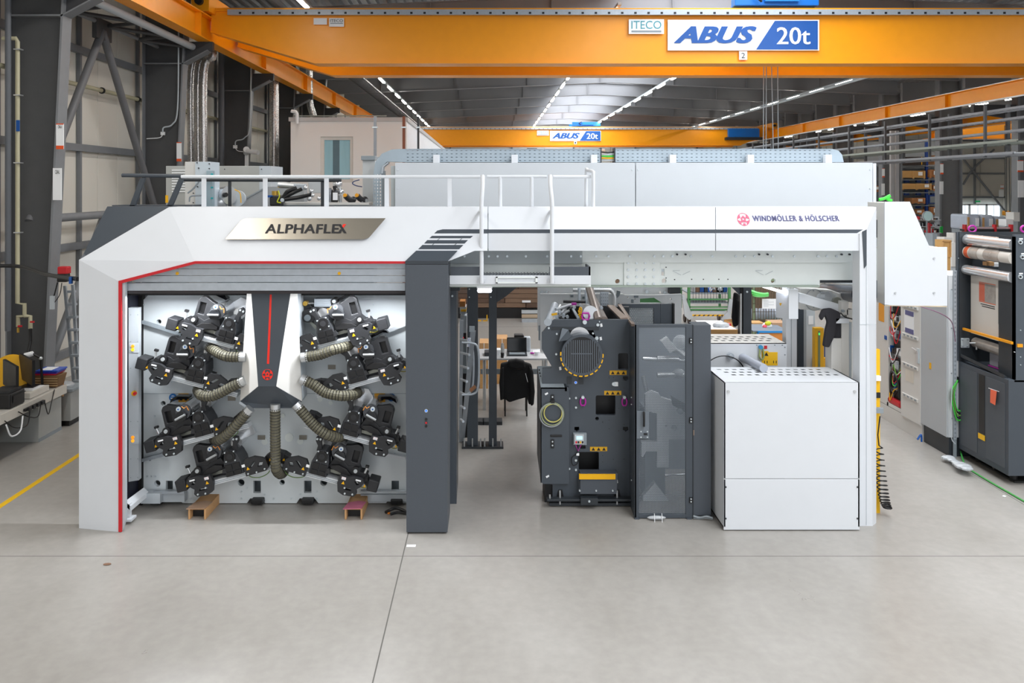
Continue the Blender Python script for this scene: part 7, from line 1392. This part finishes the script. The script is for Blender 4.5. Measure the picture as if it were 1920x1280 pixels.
# ------------------------------------------------------------ pallet racks and clutter in the far right
RB = mat('rack_blue', '123E8C', .45)
CR = [mat('crate_timber', 'CFA567', .7, vs=4, hex2='B98C50', stretch=(1, 1, 8)), mat('crate_timber_red', 'BB8252', .7, vs=4, hex2='A87046', stretch=(1, 1, 8))]
def crate(x0, y0, x1, y1, D_, k, lab):
    t = th('wooden_crate', lab, 'crate', 'wooden crates on the blue racks'); a = P(x0, y1, D_); b = P(x1, y0, D_); h = b.z-a.z
    M().box(a.x, b.x, D_, D_+1.0, a.z+h*.12, b.z).make('crate_body', CR[k], t)
    for q in range(3): M().box(a.x, b.x, D_-.04, D_, a.z+h*(.16+q*.29), a.z+h*(.4+q*.29)).make('crate_board', CR[k], t)
    for q in (0, .5, 1): X = a.x+(b.x-a.x-.12)*q; M().box(X, X+.12, D_-.08, D_-.04, a.z, b.z).make('crate_batten', CR[k], t)
    M().box(b.x-.5, b.x-.2, D_-.09, D_-.08, a.z+h*.4, a.z+h*.85).make('paper', SIGNW, t)
rk = th('pallet_rack', 'tall blue pallet rack with wooden crates behind the right columns', 'rack'); D_ = 56.0
for x in (1668, 1735, 1775): M().box(xx(x, D_), xx(x+4, D_), D_-.1, D_+.1, 0, 7.4).make('upright', RB, rk)
for y in (310.5, 336.5, 360.5, 384.5): M().box(xx(1640, D_), xx(1778, D_), D_-.15, D_+1.3, P(0, y+1.5, D_).z, P(0, y, D_).z).make('shelf_board', mat('shelf_steel', '8E969C', .5), rk)
for y in (337, 361, 385): 
    for x in (1700, 1722, 1750): M().pb(x-3, y, x+5, y+5, D_+.1, .2).make('cantilever_arm', RB, rk)
M().box(xx(1640, D_), xx(1778, D_), D_+1.4, D_+1.5, .5, 7.4).make('rear_sheet', mat('rear_sheet_grey', '9CA0A4', .6), rk)
M().pb(1741, 365, 1759, 382, D_-.05, .1).make('bracket_frame', RB, rk); M().pb(1744, 368, 1756, 380, D_-.06, .02).make('grey_plate', MGREY, rk)
for q, k, lab in (((1689, 320, 1734, 335), 0, 'long pale crate on the third rack shelf'), ((1742, 318, 1763, 334), 1, 'short reddish crate right of the long pale crate on the third rack shelf'), ((1690, 344, 1746, 356), 0, 'longest pale crate on the second rack shelf'), ((1749, 347, 1763, 358), 1, 'small reddish crate right of the longest crate on the second rack shelf'), ((1709, 371, 1734, 382), 1, 'cardboard coloured crate on the lowest visible rack shelf'), ((1745, 388, 1763, 405), 1, 'stack of brown crates below the rack shelves, by the sign column'), ((1641, 348, 1652, 360), 1, 'small brown crate left of the orange banded column'), ((1722, 393, 1732, 402), 1, 'small brown crate under the blue shelf behind the white side case'), ((1755, 291, 1763, 310), 1, 'upright brown crate on the top rack shelf by the sign column')): crate(*q, D_-.3, k, lab)
t = th('dark_board_stack', 'dark brown board pile on the top rack shelf', 'boards'); M().pb(1688, 294, 1736, 309.5, D_-.3, 1).make('board_pile', mat('board_dark', '2E2320', .7), t); M().pb(1728, 294, 1729, 309, D_-.32, .02).make('strap', YEL, t)
t = th('traffic_mirror', 'round grey green mirror standing above the red rack clutter', 'mirror'); D_ = 30; M().disc(1740, 405, D_, 9.5, .08, 24).make('mirror_rim', ALU, t); M().disc(1740, 405, D_-.02, 8.5, .02, 24).make('mirror_face', mat('mirror_green', '93A8A4', .1, .6), t); M().box(xx(1739, D_), xx(1741, D_), D_+.05, D_+.1, 0, P(0, 405, D_).z).make('mirror_pole', MGREY, t)
t = th('red_post', 'slanting dark red post right of the white side case', 'post'); M().pp([(1742, 418), (1745, 418), (1746, 462), (1743, 462)], 29, .1).make('post', mat('post_red', 'A81C26', .5), t); M().box(xx(1743, 29), xx(1746, 29), 29, 29.1, 0, P(0, 462, 29).z).make('post_foot', MATS['post_red'], t)
t = th('grey_panel_case', 'blue grey cabinet standing right of the red post', 'cabinet'); M().pb(1749, 438, 1758, 470, 28.5, .5).make('case_front', mat('case_blue_grey', 'A9B6C0', .5), t); M().box(xx(1750, 28.5), xx(1757, 28.5), 28.6, 28.9, 0, 2).make('case_foot', MGREY, t)
t = th('upright_wooden_box', 'upright orange timber box behind the white side case', 'crate'); D_ = 22; M().pb(1768, 450, 1784, 482, D_, .4).make('box_body', CR[0], t); M().pb(1768, 450, 1784, 453, D_-.04, .04).pb(1768, 452, 1770, 482, D_-.04, .04).pb(1782, 452, 1784, 482, D_-.04, .04).make('box_frame', WOOD, t); M().box(xx(1769, D_), xx(1783, D_), D_+.02, D_+.38, 0, P(0, 482, D_).z).make('box_lower', CR[0], t)
for i, (a, b, c_, d_, D_, lab) in enumerate(((1770, 445, 1786, 452, 24, 'low white box behind the upright timber box'), (1785, 455, 1795, 500, 23, 'white cabinet between upright timber box and winder'), (1788, 437, 1796, 455, 25, 'small pale box above the white cabinet by the winder'))):
    t = th('white_box', lab, 'box'); M().pb(a, b, c_, d_, D_, .4).make('box_front', WHITE2, t, bevel=.01); M().box(xx(a+.5, D_), xx(c_-.5, D_), D_+.05, D_+.35, 0, P(0, d_, D_).z).make('box_stand', LGREY, t)
t = th('grey_pillar_pair', 'pair of pale steel profiles standing left of the timber crates', 'profile'); D_ = 40
for x in (1670.5, 1680): M().box(xx(x, D_), xx(x+6, D_), D_, D_+.15, 0, 7.0).make('steel_profile', mat('profile_pale', 'A9A6A4', .4, .4), t)
# assorted clutter: shelves with small white and red parts
t = th('parts_shelf', 'white shelf crowded with small red and grey parts right of the white side case', 'shelf'); D_ = 31
for y in (412, 424, 436, 448): M().pb(1722, y, 1765, y+1, D_, .5).make('shelf_board', LGREY, t)
M().box(xx(1722, D_), xx(1765, D_), D_+.45, D_+.5, 0, P(0, 408, D_).z).make('shelf_back', mat('shelf_back_beige', 'B9B2A8', .6), t)
for k in range(44):
    q, j = divmod(k, 11); y = (412, 424, 436, 448)[q]; x = 1723+j*3.7+R.random()*1.2; ci = R.randrange(5)
    p_ = th('small_part', 'small %s part, %s from the left on the %s board of the crowded parts shelf' % (['red', 'white', 'dark', 'grey', 'brown'][ci], ORD[j], ['top', 'second', 'third', 'lowest'][q]), 'part', 'small parts on the crowded shelf')
    a = xx(x, D_); z = P(0, y, D_).z; M().box(a, a+R.uniform(.03, .07), D_+.05, D_+.3, z, z+R.uniform(.05, .18)).make('part_body', [RED, SIGNW, DARK, LGREY, mat('part_brown', '7A5A44', .5)][ci], p_)
t = th('cable_drum', 'black cable drum left of the wrapped machines at the far right', 'drum'); D_ = 34; M().disc(1814, 419, D_, 9, .4, 24).make('drum_disc', BLACK, t); M().disc(1814, 419, D_-.02, 3, .02).make('drum_hub', mat('cable_lemon', 'D3D832', .5), t); M().box(xx(1808, D_), xx(1820, D_), D_+.1, D_+.4, 0, P(0, 426, D_).z).make('drum_stand', DARK, t)
for k, (a, b, y0) in enumerate(((1812, 1838, 401), (1840, 1864, 402), (1866, 1888, 405))):
    t = th('wrapped_machine', 'machine wrapped in clear plastic on the far right line, %s of three' % ('left', 'middle', 'right')[k], 'machine', 'plastic wrapped machines at the far right'); D_ = 33
    M().pb(a, y0+1, b, 431, D_, 1.2).make('plastic_wrap', mat('wrap_bluish', 'B5BECC', .2, bump=1, bs=12), t, bevel=.08); M().pb(a+3, y0+6, a+6, 430, D_-.05, .05).make('timber_batten', WOOD, t); M().pb(b-8, y0+8, b-2, 424, D_-.05, .05).make('white_panel', SIGNW, t); M().box(xx(a+1, D_), xx(b-1, D_), D_+.1, D_+1.1, 0, P(0, 431, D_).z).make('pallet_stand', MGREY, t)
t = th('red_beam', 'red and white conveyor beams below the wrapped machines', 'beam'); D_ = 31.5; M().pb(1808, 426, 1900, 429, D_, .3).make('beam', mat('beam_red_white', 'C9B0B4', .4), t); M().pb(1808, 430, 1900, 433, D_-.05, .3).make('dark_chain', BLACK, t)
for x in (1810, 1866, 1897): M().pb(x, 421, x+3, 434, D_-.1, .2).make('red_upright', RED, t)
M().box(xx(1810, D_), xx(1898, D_), D_+.05, D_+.25, 0, P(0, 433, D_).z).make('beam_base', DARK, t)
t = th('hook_block', 'yellow crane hook block on thin ropes in front of the tan end wall', 'hook'); D_ = 45; M().pb(1884.5, 395, 1888, 404, D_, .3).pb(1892, 395, 1896, 404, D_, .3).make('sheave', mat('hook_yellow_orange', 'E0981C', .4), t, bevel=.1); M().pb(1887, 399, 1893, 405, D_+.1, .1).make('block', MATS['hook_yellow_orange'], t); M().tube(bez([P(1890, 404, D_), P(1890, 408, D_), P(1886, 411, D_), P(1890, 413, D_), P(1894, 410, D_)]), .06, 8).make('hook', mat('hook_brown', '8A5A3A', .5), t)
for a, b in ((1884, 1885), (1887, 1887.5), (1899, 1895), (1892, 1893)): M().cyl(P(a, 235, D_), P(b, 397, D_), .02, 5).make('rope', DARK, t)
t = th('white_gantry_box', 'white cabinet right of the yellow hook block at the far right', 'cabinet'); M().pb(1901, 398, 1912, 415, 32, .5).make('upper_case', WHITE2, t); M().pb(1887, 411, 1900, 424, 32, .5).make('middle_case', SIGNW, t); M().box(xx(1888, 32), xx(1911, 32), 32.1, 32.5, 0, P(0, 415, 32).z).make('case_stand', LGREY, t)
# far rack row seen between tray and hood
rk = th('far_rack_row', 'low row of blue racks across the far end of the hall behind the hood', 'rack'); D_ = 66
for k in range(18): M().box(-3+k*1.45, -2.9+k*1.45, D_, D_+.1, 0, 6.8).make('upright', RB, rk)
for z in (2, 3.5, 5.0, 6.5): M().box(-3, 21.9, D_-.05, D_+1.2, z, z+.12).make('shelf_beam', mat('shelf_steel', '8E969C', .5), rk)
for k in range(17):
    t = th('storage_box', ORD[k]+' box from the left on the far blue rack row', 'box', 'boxes on the far rack row'); X = -2.8+k*1.45; M().box(X, X+R.uniform(.6, 1.2), D_, D_+1, 6.62, 6.62+R.uniform(.3, .8)).make('box_body', R.choice([WHITE2, LGREY, MGREY, SBLUE, DARK]), t, bevel=.02)
t = th('yellow_machine_beam', 'yellow beam on top of the far rack row left of the centre', 'beam'); M().pb(985, 296, 1045, 299, 60, .3).make('beam', YEL, t); M().box(xx(985, 60), xx(989, 60), 60, 60.3, 0, P(0, 299, 60).z).box(xx(1041, 60), xx(1045, 60), 60, 60.3, 0, P(0, 299, 60).z).make('beam_leg', YEL, t)
t = th('floor_leaf', 'small brown stain scrap on the floor at lower left', 'scrap'); M().sph(P(201, 1057, fl(1058)), .03, 8, (1.6, 1, .1)).make('scrap', mat('part_brown', '7A5A44', .5), t)
# ------------------------------------------------------------ put each thing's origin at its base
bpy.context.view_layer.update()
for o in list(bpy.data.objects):
    if o.parent or o.type not in ('EMPTY', 'MESH') or o.get('_fixed') or o.get('kind') == 'structure': continue
    if o.type == 'EMPTY':
        pts = []
        def walk(c):
            if c.type == 'MESH': pts.extend(c.matrix_world @ Vector(b) for b in c.bound_box)
            for d in c.children: walk(d)
        walk(o)
        if not pts: bpy.data.objects.remove(o); continue
        lo = [min(p[i] for p in pts) for i in range(3)]; hi = [max(p[i] for p in pts) for i in range(3)]
        c = Vector(((lo[0]+hi[0])/2, (lo[1]+hi[1])/2, lo[2])); o.location = c
        for ch in o.children: ch.location = ch.location-c
    elif o.data.users == 1:
        lo = [min(b[i] for b in o.bound_box) for i in range(3)]; hi = [max(b[i] for b in o.bound_box) for i in range(3)]
        c = Vector(((lo[0]+hi[0])/2, (lo[1]+hi[1])/2, lo[2])); o.data.transform(Matrix.Translation(-c)); o.location = o.location+c
for o in bpy.data.objects:
    if '_fixed' in o: del o['_fixed']
